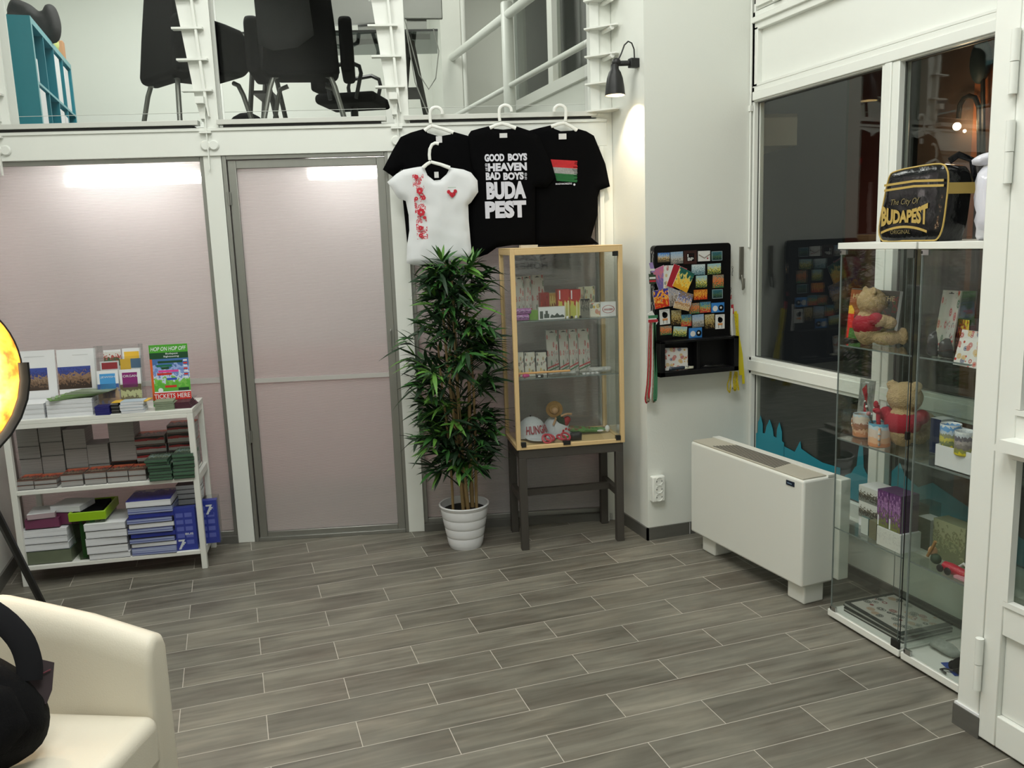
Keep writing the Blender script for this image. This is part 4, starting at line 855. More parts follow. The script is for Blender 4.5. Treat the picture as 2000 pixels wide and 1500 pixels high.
# white shirt with folk embroidery
def white_tee():
    m, nt, b = nodes('white_tee_cotton'); b.inputs['Roughness'].default_value = .9
    tc = N(nt, 'ShaderNodeTexCoord'); se = N(nt, 'ShaderNodeSeparateXYZ'); nt.links.new(tc.outputs['Object'], se.inputs[0])
    t = zb3(372, 650, .13); u = zb3(412, 1150, .13)
    def M(op, a, bb=None, c=None):
        n = N(nt, 'ShaderNodeMath', operation=op)
        for i, v in enumerate((a, bb, c)):
            if v is None: continue
            if isinstance(v, (int, float)): n.inputs[i].default_value = v
            else: nt.links.new(v, n.inputs[i])
        return n.outputs[0]
    sl = (u[0]-t[0])/(u[1]-t[1]); cx = M('MULTIPLY_ADD', M('SUBTRACT', se.outputs[2], t[1]), sl, t[0]+.008)
    band = M('LESS_THAN', M('ABSOLUTE', M('SUBTRACT', se.outputs[0], cx)), .030)
    zz = M('MULTIPLY', M('LESS_THAN', se.outputs[2], t[1]+.004), M('GREATER_THAN', se.outputs[2], u[1]))
    fr = M('GREATER_THAN', M('SUBTRACT', se.outputs[1], 0), 9)
    v = N(nt, 'ShaderNodeTexVoronoi'); v.inputs['Scale'].default_value = 42; nt.links.new(tc.outputs['Object'], v.inputs[0])
    n = N(nt, 'ShaderNodeTexNoise'); n.inputs['Scale'].default_value = 230; nt.links.new(tc.outputs['Object'], n.inputs[0])
    k = M('MULTIPLY', M('LESS_THAN', v.outputs['Distance'], .52), M('GREATER_THAN', n.outputs[0], .47))
    front = M('LESS_THAN', se.outputs[1], .002)
    f = M('MULTIPLY', M('MULTIPLY', k, front), M('MULTIPLY', band, zz))
    x = N(nt, 'ShaderNodeMix', data_type='RGBA'); x.inputs[6].default_value = c4(srgb(214, 216, 218)); x.inputs[7].default_value = c4(srgb(190, 40, 60)); nt.links.new(f, x.inputs[0]); nt.links.new(x.outputs[2], b.inputs['Base Color'])
    return m
s4 = shirt('t_shirt', [(430, 578), (350, 590), (270, 606), (215, 640), (145, 702), (232, 830), (290, 850), (312, 960), (318, 1080), (300, 1200), (296, 1335), (345, 1350), (420, 1362), (600, 1330), (808, 1300), (795, 1150), (782, 1000), (778, 880), (800, 862), (856, 780), (850, 690), (800, 628), (740, 604), (636, 588), (610, 640), (560, 685), (510, 690), (460, 650)], .13, 'small white T-shirt with red folk embroidery, hanging in front of the plain black one', white_tee(), wr=.010, thick=.022)
tagm((512, 622, 548, 668), s4, .16)
m = MB(); rdp = mat('folk_red', srgb(188, 34, 52), .8); D4 = .165
for cx, cy, r in ((372, 662, 9), (398, 772, 13), (430, 826, 9), (410, 938, 16), (372, 832, 8), (405, 1062, 10), (438, 980, 7), (408, 1120, 9)):
    x, z = zb3(cx, cy, D4)
    m = MB()
    for k in range(7): a = k*2*pi/7; rr = r/4/330; m.at((x+rr*1.1*cos(a), -.034, z+rr*1.1*sin(a)), (pi/2, 0, 0)).lathe([(rr*.75, 0), (rr*.2, .0006)], rdp, 8)
    m.at().build('embroidered_flower', s4)
x, z = zb3(652, 790, D4); m = MB()
for dx, dz, c in ((-.02, .008, rdp), (.02, .01, rdp), (0, -.012, rdp), (-.008, -.004, rdp), (.010, -.004, rdp)): m.at((x+dx*.9, -.034, z+dz), (pi/2, 0, .4)).lathe([(.011, 0), (.006, .0006)], c, 9)
m.at().fr(x-.022, x+.022, z+.030, z+.032, -.034, mat('folk_green', srgb(90, 150, 100), .8))
m.build('embroidered_crest', s4)
hanger(hook(527, 163, 48, 46, 1, 80)[0:], (437, 300), (662, 315), (492, 262), .062, 'white hanger hooked over the ledge, holding the plain black T-shirt')
hanger(hook(1068, 145, 48, 44, 1, 80), (946, 280), (1150, 282), (1040, 245), .098, 'white hanger hooked over the ledge, holding the lettered black T-shirt')
hanger(hook(1495, 145, 46, 44, -1, 80), (1425, 268), (1628, 300), (1530, 240), .062, 'white hanger hooked over the ledge, holding the flag T-shirt')
hanger([(548, 404), (520, 397), (495, 410), (478, 445), (474, 490), (478, 530)], (425, 590), (635, 592), (485, 545), .15, 'white hanger of the small white T-shirt, hooked on the shirt behind')
# ================================================================ BAMBOO PLANT
PL = Vector((*[v for v in WF.flat(910, 1064, 0)][:2], 0))
potp = mat('white_glazed_pot', srgb(226, 227, 230), .22, coat=.3); soil = mat('dark_soil', (.012, .010, .008), .95, bump=.8, bscale=80)
pl = thing('potted_bamboo', 'tall artificial bamboo plant in a white ribbed pot beside the showcase', 'plant', PL)
prof = [(.0, .0), (.092, 0), (.096, .01)]
for i in range(4):
    z0 = .012+.054*i; r0 = .096+.009*i*1.05; prof += [(r0+.001, z0), (r0+.0045, z0+.012), (r0+.0095, z0+.045), (r0+.0085, z0+.052)]
prof += [(.137, .232), (.143, .246), (.140, .252), (.133, .25), (.128, .225), (.12, .2)]
MB().lathe(prof, potp, 40, False, False).build('pot', pl)
MB().lathe([(.123, .212), (.06, .218), (0.001, .22)], soil, 24, False, False).build('soil', pl)
bam = mat('bamboo_cane', srgb(150, 125, 84), .5, noise=.2, scale=8, stretch=(1, 1, .3))
leafm = {}
for nm, c in (('dark', (24, 50, 26)), ('mid', (46, 92, 38)), ('light', (86, 132, 52))): leafm[nm] = mat('bamboo_leaf_'+nm, srgb(*c), .5, noise=.25, scale=14)
random.seed(11)
canes = []
for i, (x, y, tx, ty, h, r) in enumerate(((-.065, .0, -.09, .03, 1.15, .008), (-.02, -.03, -.07, .0, 1.50, .010), (.005, .02, -.04, .03, 1.62, .0095), (.012, -.035, -.03, -.03, 1.56, .0115), (.055, .0, .06, .01, 1.45, .012), (.075, -.02, .07, -.02, 1.30, .009))):
    path = []
    for k in range(9): f = k/8; path.append((x+(tx-x)*f+.008*sin(f*5+i), y+(ty-y)*f, .21+(h-.21)*f))
    rr = [r*(1-.35*k/8) for k in range(9)]
    m = MB().tube(path, rr, bam, 9)
    for k in range(1, 8):
        p = Vector(path[k]); m.at(p).lathe([(rr[k], -.004), (rr[k]*1.18, 0), (rr[k], .004)], bam, 10, False, False)
    m.at(); m.build('bamboo_cane', pl); canes.append(path)
tops = [PF]  # keep name
def leaf(m, p, dirv, L, w, mt, droop):
    d = Vector(dirv).normalized(); s = d.cross(Vector((0, 0, 1)))
    if s.length < .05: s = Vector((1, 0, 0))
    s = (s.normalized()+Vector((0, 0, random.uniform(-.7, .7)))).normalized(); up = s.cross(d)
    vs = []; prof = [(0, .12), (.18, .7), (.42, 1), (.7, .68), (.9, .25)]
    for t, ww in prof:
        c = Vector(p)+d*L*t+Vector((0, 0, -droop*L*t*t)); vs += [c-s*w*ww*.5+up*w*.12*ww, c, c+s*w*ww*.5+up*w*.12*ww]
    vs.append(Vector(p)+d*L+Vector((0, 0, -droop*L)))
    fs = []
    for i in range(4):
        a = i*3; fs += [(a, a+1, a+4, a+3), (a+1, a+2, a+5, a+4)]
    fs += [(12, 13, 15), (13, 14, 15)]
    m.add(vs, fs, mt)
fol = MB(); twg = MB()
def env(z):   # crown radius by height, as in the photograph
    pts = [(.46, .10), (.52, .20), (.70, .25), (.80, .22), (.95, .28), (1.1, .29), (1.2, .31), (1.3, .26), (1.42, .22), (1.50, .24), (1.58, .20), (1.66, .10)]
    for (a, b), (c, d) in zip(pts, pts[1:]):
        if a <= z <= c: return b+(d-b)*(z-a)/(c-a)
    return .08
nclu = 0
while nclu < 215:
    z = random.uniform(.50, 1.64); a = random.uniform(0, 2*pi); r = env(z)*(random.uniform(.15, .95)**.6)
    # leave a few airy gaps between the tiers
    if (.88 < z < .92 or 1.36 < z < 1.40) and r > .1: continue
    p = Vector((min(.17, r*cos(a)-.01), r*sin(a)*.85, z-.05)); root = Vector((p.x*.12, p.y*.12, z-.14-.2*r))
    twg.tube([root, (root+p)/2+Vector((0, 0, .01)), p], [.003, .0025, .0015], leafm['dark'], 4, cap=False)
    out = Vector((cos(a), sin(a), 0)); tip = random.random() < .34
    for k in range(random.randint(7, 10)):
        az = a+random.uniform(-1.3, 1.3); el = random.uniform(-.35, .85)
        dv = Vector((cos(az)*cos(el), sin(az)*cos(el), sin(el)))
        mt = leafm['light'] if tip and k < 5 else leafm[random.choice(('dark', 'dark', 'mid'))]
        q = p-out*random.uniform(0, .06)+Vector((0, 0, random.uniform(-.03, .02)))
        leaf(fol, q, dv, random.uniform(.10, .165), random.uniform(.019, .029), mt, random.uniform(.0, .5))
    nclu += 1
for x, y, z in ((-.06, 0, 1.62), (.10, -.02, 1.60), (.0, .02, 1.56)):
    for k in range(8):
        az = k*pi/4+.3; el = random.uniform(.3, 1.2); leaf(fol, (x, y, z-.02), (cos(az)*cos(el), sin(az)*cos(el), sin(el)), .13, .022, leafm['light' if k % 2 else 'mid'], .15)
twg.build('twig', pl, smooth=False); fol.build('foliage', pl)
# ================================================================ WOODEN SHOWCASE ON ITS STAND (frame CFm)
dkw = mat('grey_brown_stand_wood', srgb(66, 62, 57), .5, noise=.08, scale=9, stretch=(1, 1, .2))
pine = mat('pale_pine', srgb(214, 184, 134), .5, noise=.1, scale=6, stretch=(1, 1, .15), bump=.05)
CW, CD, CZ0, CZ1 = .592, .355, .575, 1.655
st = thing('showcase_stand', 'dark grey-brown wooden stand with four legs carrying the pine showcase', 'stand', CFm.W(0, 0, 0), CFm.a)
lg = .042
for x in (0, CW-lg):
    for y in (0, CD-lg): MB().box((x, y, 0), (x+lg, y+lg, CZ0-.052), dkw).build('leg', st, bev=.002)
MB().box((0, 0, CZ0-.052), (CW, .02, CZ0-.001), dkw).build('apron', st, bev=.002); MB().box((0, CD-.02, CZ0-.052), (CW, CD, CZ0-.001), dkw).build('apron', st)
MB().box((0, .02, CZ0-.052), (.02, CD-.02, CZ0-.001), dkw).build('apron', st); MB().box((CW-.02, .02, CZ0-.052), (CW, CD-.02, CZ0-.001), dkw).build('apron', st)
for x in (.006, CW-.036): MB().box((x, lg, .26), (x+.03, CD-lg, .298), dkw).build('stretcher', st, bev=.001)
MB().box((.036, CD/2-.014, .262), (CW-.036, CD/2+.014, .30), dkw).build('stretcher', st)
sc = thing('glass_showcase', 'pine-framed glass showcase of souvenirs standing on the dark stand', 'cabinet', CFm.W(-.012, -.008, 0), CFm.a)
cw2, cd2 = CW+.02, CD+.012
p = .024
fl = MB()
for x in (0, cw2-p):
    for y in (0, cd2-p): fl.box((x, y, CZ0), (x+p, y+p, CZ1), pine)
for z0, z1 in ((CZ0, CZ0+.022), (CZ1-.03, CZ1)):
    fl.box((p, 0, z0), (cw2-p, p, z1), pine).box((p, cd2-p, z0), (cw2-p, cd2, z1), pine).box((0, p, z0), (p, cd2-p, z1), pine).box((cw2-p, p, z0), (cw2, cd2-p, z1), pine)
fl.build('frame', sc, bev=.002)
MB().box((p, p, CZ0+.002), (cw2-p, cd2-p, CZ0+.016), pine).build('floor_board', sc); MB().box((0, 0, CZ1), (cw2, cd2, CZ1+.006), pine).build('top_board', sc, bev=.002)
cg = glass('showcase_glass', (.95, .965, .96), 1, 1.52)
MB().box((p-.004, .008, CZ0+.018), (cw2-p+.004, .012, CZ1-.028), cg).build('glass_door', sc)
MB().box((.010, p, CZ0+.018), (.013, cd2-p, CZ1-.028), cg).build('glass_side', sc); MB().box((cw2-.013, p, CZ0+.018), (cw2-.010, cd2-p, CZ1-.028), cg).build('glass_side', sc)
MB().box((p, cd2-.013, CZ0+.018), (cw2-p, cd2-.010, CZ1-.028), cg).build('glass_back', sc)
for x0, z0 in ((p+.002, CZ0+.016), (cw2-p-.028, CZ0+.016), (cw2-p-.028, CZ1-.053), (.26, CZ0+.012)):
    MB().box((x0, -.004, z0), (x0+(.04 if x0 == .26 else .026), .016, z0+(.022 if x0 == .26 else .026)), black_pl).build('door_clip', sc)
def CP(z, x, y, yy=0): return CFm.on(z[0]+x/z[2], z[1]+y/z[2], yy)
ZA = (960, 470, 7.143); ZB = (960, 660, 6.521)
S1 = CFm.on(1015, 628, .02)[1]; S2 = CFm.on(1015, 741, .02)[1]
shg = glass('shelf_glass', (.86, .90, .88), 1, 1.5)
for z in (S1, S2): MB().box((.014, .03, z-.006), (cw2-.014, cd2-.02, z), shg).box((.014, .0295, z-.006), (cw2-.014, .030, z), gedge).build('glass_shelf', sc)
def citem(zr, x0, y0, x1, y1, yy, z, th, front, side, name, lab, cat, grp=None, lean=0, extra=None, bev=0):
    a = CP(zr, x0, (y0+y1)/2, yy)[0]; b = CP(zr, x1, (y0+y1)/2, yy)[0]; t = CP(zr, (x0+x1)/2, y0, yy)[1]
    h = (t-z) if z is not None else t-CP(zr, (x0+x1)/2, y1, yy)[1]; w = b-a
    m = MB().box((-w/2, 0, 0), (w/2, th, h), side)
    if front: m.fr(-w/2+.0006, w/2-.0006, .0006, h-.0006, -.0005, front)
    if extra: extra(m, w, h)
    return m.build(name, loc=CFm.W((a+b)/2, yy, z+.0008), rot=(-lean, 0, CFm.a), bev=bev, label=lab, cat=cat, group=grp)
folk = art_floral('folk_print_red', srgb(190, 186, 178), (srgb(170, 40, 44), srgb(180, 60, 60), srgb(190, 186, 178), srgb(60, 100, 70)), 5, .40)
cardw = mat('grey_white_card', srgb(190, 188, 182), .5)
hole = mat('dark_hole', (.01, .01, .01), .8)
def craft(m, w, h):
    m.fr(-.012, .012, h*.945, h*.96, -.001, hole); m.fr(-.004, .004, h*.955, h*.975, -.001, hole)
    m.fr(w*.06, w*.5, .002, h*.5, -.0012, art_floral('folk_print_b', srgb(180, 178, 172), (srgb(170, 40, 44), srgb(50, 70, 60), srgb(120, 60, 60)), 6, .35, seed=2))
    red = mat('stripe_red', srgb(176, 48, 50), .5); gr = mat('stripe_green', srgb(50, 100, 66), .5)
    m.quad([(-w/2, -.0014, h*.10), (w*.5, -.0014, h*.20), (w*.5, -.0014, h*.23), (-w/2, -.0014, h*.13)], red); m.quad([(-w/2, -.0014, h*.03), (w*.5, -.0014, h*.13), (w*.5, -.0014, h*.16), (-w/2, -.0014, h*.06)], gr)
GC = 'folk-art card packs in the showcase'
for i, (x0, x1, y0) in enumerate(((335, 460, 505), (448, 560, 492), (562, 740, 480))):
    citem(ZA, x0, y0, x1, 930, .20+.01*i, S1, .006, folk, cardw, 'craft_pack', 'white folk-art card pack on the top glass shelf, %s of three' % ('nearest the plant', 'middle', 'tallest')[i], 'card pack', GC, .1, craft)
for i, x0 in enumerate((745, 925, 1060, 1190)):
    x1 = (905, 1050, 1180, 1345)[i]
    citem(ZA, x0+30, 1255-8*i, x1+30, 1740, .16, S2, .006, folk, cardw, 'craft_pack', 'white folk-art card pack leaning on the middle glass shelf, %s of four' % ('first', 'second', 'third', 'last')[i], 'card pack', GC, .1, craft)
lil = art_scene('lilac_wrap', [(0, srgb(170, 110, 170)), (.35, srgb(120, 70, 125)), (.55, srgb(190, 150, 195)), (.8, srgb(150, 90, 150))], 4, .5, rough=.25)
def wrapped(x0, x1, y, lab, c='lilac_wrap'):
    pass
a = CP(ZA, 315, 1000, .06)[0]; b = CP(ZA, 520, 1000, .06)[0]
MB().box((a-(a+b)/2, 0, 0), ((b-a)/2, .07, .032), lil).build('soap_pack', loc=CFm.W((a+b)/2, .04, S1+.001), rz=CFm.a, bev=.008, label='lilac wrapped soap pack on the top glass shelf, lower of two', cat='soap', group='lilac soap packs')
MB().box((a-(a+b)/2, 0, 0), ((b-a)/2+.008, .07, .03), lil).build('soap_pack', loc=CFm.W((a+b)/2+.008, .05, S1+.034), rz=CFm.a+.1, bev=.008, label='lilac wrapped soap pack lying on another one, top glass shelf', cat='soap', group='lilac soap packs')
citem(ZA, 530, 975, 648, 1075, .06, S1, .05, mat('green_soap', srgb(110, 150, 60), .4, noise=.3), mat('green_soap', srgb(110, 150, 60), .4, noise=.3), 'soap_pack', 'small green pack between the lilac packs and the skyline box', 'soap', bev=.004)
redf = art_floral('red_box_art', srgb(150, 34, 30), (srgb(110, 20, 20), srgb(190, 60, 40), srgb(150, 34, 30)), 4, .4)
citem(ZA, 683, 730, 805, 960, .14, S1, .05, redf, mat('red_carton', srgb(160, 40, 34), .4), 'souvenir_box', 'red carton behind the skyline box on the top glass shelf', 'box')
citem(ZA, 808, 735, 915, 960, .14, S1, .05, art_scene('yellow_red_art', [(0, srgb(190, 170, 90)), (.35, srgb(120, 60, 40)), (.5, srgb(196, 176, 100)), (.8, srgb(170, 130, 60))], 4, .5), mat('cream_carton', srgb(190, 175, 120), .4), 'souvenir_box', 'yellow and brown carton between red ones on the top glass shelf', 'box')
chil = art_scene('paprika_art', [(0, srgb(190, 190, 90)), (.42, srgb(200, 180, 80)), (.55, srgb(180, 60, 46)), (.62, srgb(176, 44, 40))], 3, .5)
def chilx(m, w, h): m.fr(-w*.38, -w*.28, h*.66, h*.97, -.001, paperw); m.fr(w*.05, w*.2, h*.03, h*.55, -.001, mat('pale_label', srgb(220, 215, 160), .4)); m.fr(w*.32, w*.46, h*.03, h*.6, -.001, mat('pale_label', srgb(220, 215, 160), .4))
for i, (x0, x1) in enumerate(((925, 1088), (1092, 1245))): citem(ZA, x0, 682, x1, 1040, .09, S1, .05, chil, mat('red_carton', srgb(160, 40, 34), .4), 'paprika_box', ('tall red and yellow spice box with white label strip, nearer the yellow carton', 'tall red and yellow spice box with white label strip, beside the grey card')[i], 'box', 'tall spice boxes', 0, chilx)
fg = art_floral('olive_folk', srgb(196, 196, 170), (srgb(150, 60, 50), srgb(70, 90, 60), srgb(190, 150, 60)), 5, .45)
citem(ZA, 1212, 650, 1292, 870, .18, S1, .04, fg, cardw, 'souvenir_box', 'floral box half hidden behind the tall spice boxes', 'box', 'floral boxes')
citem(ZA, 1298, 640, 1440, 880, .16, S1, .04, fg, cardw, 'souvenir_box', 'floral green and white box behind the grey card on the top glass shelf', 'box', 'floral boxes')
citem(ZA, 1240, 812, 1370, 1030, .07, S1, .01, art_scene('grey_card_art', [(0, srgb(120, 118, 108)), (.4, srgb(80, 80, 74)), (.6, srgb(130, 126, 116)), (.85, srgb(40, 38, 36))], 4, .6), cardw, 'souvenir_card', 'grey card with a dark top standing beside the tall spice boxes', 'card')
def sky(m, w, h):
    dk = mat('ink_grey', srgb(70, 80, 74), .5); m.fr(-w*.45, -w*.33, h*.08, h*.68, -.001, dk); m.fr(-w*.29, -w*.1, h*.12, h*.45, -.001, dk); m.fr(-w*.24, -w*.15, h*.45, h*.7, -.001, dk)
    m.poly([(-w*.06, -.001, h*.12), (w*.47, -.001, h*.12), (w*.47, -.001, h*.24), (w*.40, -.001, h*.36), (w*.3, -.001, h*.28), (w*.2, -.001, h*.5), (w*.1, -.001, h*.28), (0, -.001, h*.4), (-w*.06, -.001, h*.22)], dk)
citem(ZA, 655, 925, 1025, 1085, .045, S1, .03, paperw, cardw, 'souvenir_box', 'long white box printed with a grey city skyline, on the top glass shelf', 'box', None, 0, sky)
citem(ZA, 1375, 868, 1520, 1028, .055, S1, .03, art_floral('yellow_folk', srgb(210, 206, 190), (srgb(200, 170, 60), srgb(60, 70, 50), srgb(190, 90, 50)), 3, .5), cardw, 'souvenir_box', 'white box with a yellow flower print beside the one with a red oval', 'box')
def oval(m, w, h):
    r = mat('red_print', srgb(165, 34, 48), .4); m.at((0, -.001, h/2), (pi/2, 0, 0), (1, .62, 1)).lathe([(w*.36, 0), (w*.40, .0004), (w*.40, .0)], r, 28, False, False).at(); m.fr(-w*.28, w*.28, h*.42, h*.54, -.001, r)
    m.text('PAPRIKA', -w*.26, w*.26, h*.44, h*.52, -.0015, paperw, .02)
citem(ZA, 1522, 855, 1735, 1045, .045, S1, .03, paperw, cardw, 'souvenir_box', 'white box with a red oval emblem at the end of the top glass shelf', 'box', None, 0, oval)
for i in range(4):
    x = CP(ZA, 1060+60*i, 1062, .04)[0]; MB().at((0, 0, 0), (0, 0, 0)).lathe([(.007, 0), (.0075, .004), (.0065, .012), (.001, .014)], [paperw, black_pl][i % 2], 14).build('trinket', loc=CFm.W(x, .04, S1+.001), label='tiny round pot before the tall spice boxes, %s of four' % ('first', 'second', 'third', 'last')[i], cat='trinket', group='tiny round pots')
# middle shelf
tin = art_floral('card_court_print', srgb(205, 203, 192), (srgb(150, 120, 50), srgb(40, 50, 50), srgb(160, 50, 40), srgb(190, 160, 60)), 4.5, .42)
for i, (x0, x1) in enumerate(((290, 412), (424, 556), (572, 700))):
    citem(ZB, x0, 188, x1, 400, .10, S2, .02, tin, cardw, 'playing_card_pack', 'playing card pack, %s of three on the middle glass shelf' % ('nearest the plant', 'middle', 'nearest the card packs')[i], 'cards', 'playing card packs', .05)
    a = CP(ZB, (x0+x1)/2, 150, .16)[0]; MB().box((-.030, 0, 0), (.030, .04, .13), black_pl).box((-.028, -.001, .095), (.028, 0, .103), chrome).build('black_case', loc=CFm.W(a, .15, S2+.001), rz=CFm.a, bev=.006, label='black case with a silver band behind the %s playing card pack' % ('first', 'middle', 'last')[i], cat='case', group='black cases')
a = CP(ZB, 310, 400, .05); b = CP(ZB, 1000, 382, .05)
MB().tube([(a[0], 0, 0), (b[0], 0, 0)], .006, mat('amber_reflection', srgb(236, 176, 110), .3), 8).build('reflection_bar', loc=CFm.W(0, .05, S2+.026), rz=CFm.a, label='long amber bar imitating a lamp reflection along the front of the middle glass shelf', cat='reflection')  # warm lamp reflection in the glass, modelled as a solid amber bar
x = CP(ZB, 430, 480, .04)[0]; MB().ball((0, 0, .012), (.016, .012, .011), mat('pink_gel', srgb(205, 70, 140), .2)).ball((.012, 0, .012), (.014, .010, .009), mat('pink_gel', srgb(205, 70, 140), .2)).build('pink_trinket', loc=CFm.W(x, .045, S2+.001), label='small glossy pink trinket at the front of the middle glass shelf', cat='trinket')
x = CP(ZB, 335, 450, .05)[0]; MB().ball((0, 0, .012), (.018, .012, .012), mat('salmon_trinket', srgb(210, 120, 110), .3)).build('trinket', loc=CFm.W(x, .07, S2+.001), label='salmon trinket beside the pink one on the middle glass shelf', cat='trinket')
x = CP(ZB, 610, 460, .04)[0]; MB().box((-.018, 0, 0), (.022, .03, .012), black_pl).fr(-.008, .006, .002, .010, -.0006, paperw).build('black_trinket', loc=CFm.W(x, .04, S2+.001), rz=CFm.a-.1, label='small black trinket with a white ring next to the pink one', cat='trinket')
bagm = glass('crinkled_bag', (.90, .90, .90), 1, 1.4, .2); grb = mat('foil_grey', srgb(170, 170, 166), .3, noise=.3, scale=60, bump=.6, bscale=80)
for i, (xa, xb, hgt) in enumerate(((740, 900, .018), (900, 1090, .016), (1250, 1545, .030))):
    a = CP(ZB, xa, 430, .06)[0]; b = CP(ZB, xb, 430, .06)[0]; w = b-a
    puff([(-w/2, 0), (w/2, 0), (w/2*.95, hgt), (-w/2*.95, hgt)], .03, grb, res=.008, edge=.01, wr=.004, ws=60).build('clear_bag', loc=CFm.W((a+b)/2, .09, S2+.001), rz=CFm.a, label='crinkled clear bag of small goods on the middle glass shelf, %s' % ('beside the black trinket', 'below the card packs', 'at its far end')[i], cat='bag', group='crinkled clear bags')
for i in range(4):
    x = CP(ZB, 1200+55*i, 448, .04)[0]; MB().box((-.006, 0, 0), (.006, .02, .006), [paperw, hole][0]).fr(-.002, .002, .001, .005, -.0004, hole).build('domino', loc=CFm.W(x, .045, S2+.001), rz=CFm.a+.4, label='tiny white block in the row on the middle glass shelf, %s of four' % ('first', 'second', 'third', 'last')[i], cat='trinket', group='tiny white blocks')
# bottom: caps, doll, bracelets
Z0 = CZ0+.017
capm = mat('white_cap_cloth', srgb(200, 202, 206), .8, bump=.2, bscale=300)
def cap(lab, x, y, rz, sc=1, text=None, tilt=0):
    t = thing('baseball_cap', lab, 'cap', CFm.W(x, y, Z0), CFm.a+rz, 'white baseball caps', rot=(tilt, 0, CFm.a+rz))
    prof = []
    for k in range(8): a = pi/2*k/7; prof.append((.085*sc*cos(a)+.0005, .115*sc*sin(a)))
    MB().at((0, 0, .006), (0, 0, 0), (1, 1.12, 1)).lathe(prof, capm, 24, True, False).build('crown', t)
    out = [(-.075*sc, 0)]+[(.085*sc*-cos(pi*k/12), -.075*sc*sin(pi*k/12)-.055*sc) for k in range(13)]+[(.075*sc, 0)]
    m = MB().prism(out, .0, .004, capm, axis='z'); m.build('brim', t, rot=(.16, 0, 0), loc=(0, -.035*sc, .012), bev=.001)
    MB().ball((0, 0, .122*sc), .006*sc, black_pl).build('button', t)
    if text:
        m = MB(); pr = mat('cap_lettering_red', srgb(150, 50, 64), .6)
        vs, fs = text_shape(text, .03); X = [v[0] for v in vs]; Y = [v[1] for v in vs]; a0, a1, b0, b1 = min(X), max(X), min(Y), max(Y); out = []
        for v in vs:
            u = (v[0]-a0)/(a1-a0)-.5; q = (v[1]-b0)/(b1-b0); th = -pi/2+u*2.0; zz = .022+q*.045; r = .0865*sc*math.sqrt(max(0, 1-(zz/.117)**2))+.0028
            out.append((r*cos(th), r*sin(th)*1.12, (zz+.006)*sc))
        m.add(out, fs, pr); m.build('lettering', t)
    return t
cap('white baseball cap lettered HUNGARY lying in the bottom of the showcase', .118, .195, .38, 1.02, 'HUNGARY', -.14)
c2 = cap('white baseball cap with a red folk motif beside the lettered one', .268, .235, .5, .92)
m = MB()
for dx, dz in ((-.02, 0), (0, .008), (.02, .0), (.008, -.010), (-.010, -.010)): m.at((dx, -.083*.98, .035+dz), (pi/2, 0, 0)).lathe([(.010, 0), (.004, .002)], mat('folk_red', srgb(188, 34, 52), .8), 7)
m.at().build('folk_motif', c2)
MB().tube([(-.06, -.11, .01), (0, -.135, .012), (.06, -.11, .01)], .005, mat('green_piping', srgb(70, 140, 60), .6), 6).build('brim_piping', c2)
dl = thing('folk_doll', 'small folk doll with a straw hat and red skirt lying behind the caps', 'doll', CFm.W(.295, .20, Z0), CFm.a)
straw = mat('straw', srgb(150, 112, 60), .8, noise=.2, scale=50); skinm = mat('doll_face', srgb(190, 150, 110), .6)
MB().at((-.045, 0, .155), (1.25, 0, -.3)).lathe([(.046, -.004), (.048, 0), (.03, .006), (.026, .018), (.001, .022)], straw, 22, True, False).build('hat', dl)
MB().ball((-.045, -.014, .15), .020, skinm).build('head', dl)
MB().at((0, 0, .06), (.2, .7, 0)).lathe([(.045, -.05), (.03, 0), (.018, .05), (.012, .06)], mat('doll_red', srgb(160, 30, 44), .7), 18).build('skirt', dl)
MB().at((-.012, -.01, .09), (.2, -.5, 0)).lathe([(.026, -.03), (.024, 0), (.014, .035)], mat('doll_green', srgb(30, 56, 34), .7), 14).build('bodice', dl)
MB().tube([(-.02, -.02, .115), (.02, -.03, .13), (.05, -.02, .125)], .006, skinm, 8).build('arm', dl); MB().tube([(-.04, -.02, .11), (-.06, -.03, .07)], .006, skinm, 8).build('arm', dl)
pinkm = mat('red_pink_band', srgb(190, 60, 76), .35)
for i, (x, y, tl) in enumerate(((.165, .03, .9), (.185, .05, .5), (.25, .04, .3), (.275, .05, .7))):
    MB().at((0, 0, .022), (tl, .2, 0)).tube([(.026*cos(k*pi/8), .026*sin(k*pi/8), 0) for k in range(16)], .006, pinkm, 8, closed=True).build('bracelet', loc=CFm.W(x, y, Z0+.006), rz=CFm.a, label='red and pink rubber bracelet before the caps, %s of four' % ('first', 'second', 'third', 'last')[i], cat='bracelet', group='rubber bracelets')
puff([(-.035, 0), (.035, 0), (.038, .04), (.02, .05), (-.03, .045)], .02, mat('black_pouch', (.012, .014, .016), .5), res=.01, edge=.02, wr=.003, ws=30).build('pouch', loc=CFm.W(.335, .06, Z0), rz=CFm.a, label='small black pouch at the front of the showcase floor', cat='pouch')
m = puff([(0, .02), (.06, .0), (.2, -.002), (.235, .008), (.232, .03), (.16, .030), (.06, .045), (.0, .055)], .03, art_scene('green_toy_wrap', [(0, srgb(70, 120, 60)), (.4, srgb(96, 140, 80)), (.6, srgb(120, 90, 70)), (.8, srgb(90, 110, 80))], 4, .6, rough=.25), res=.01, edge=.02, wr=.003, ws=20)
o = m.build('wrapped_toy', loc=CFm.W(.32, .20, Z0+.004), rz=CFm.a, label='long green shrink-wrapped toy lying across the showcase floor', cat='toy')
MB().ball((.235, -.02, .022), (.014, .012, .02), paperw).ball((.19, -.03, .014), (.02, .008, .006), paperw).build('white_cap', o)
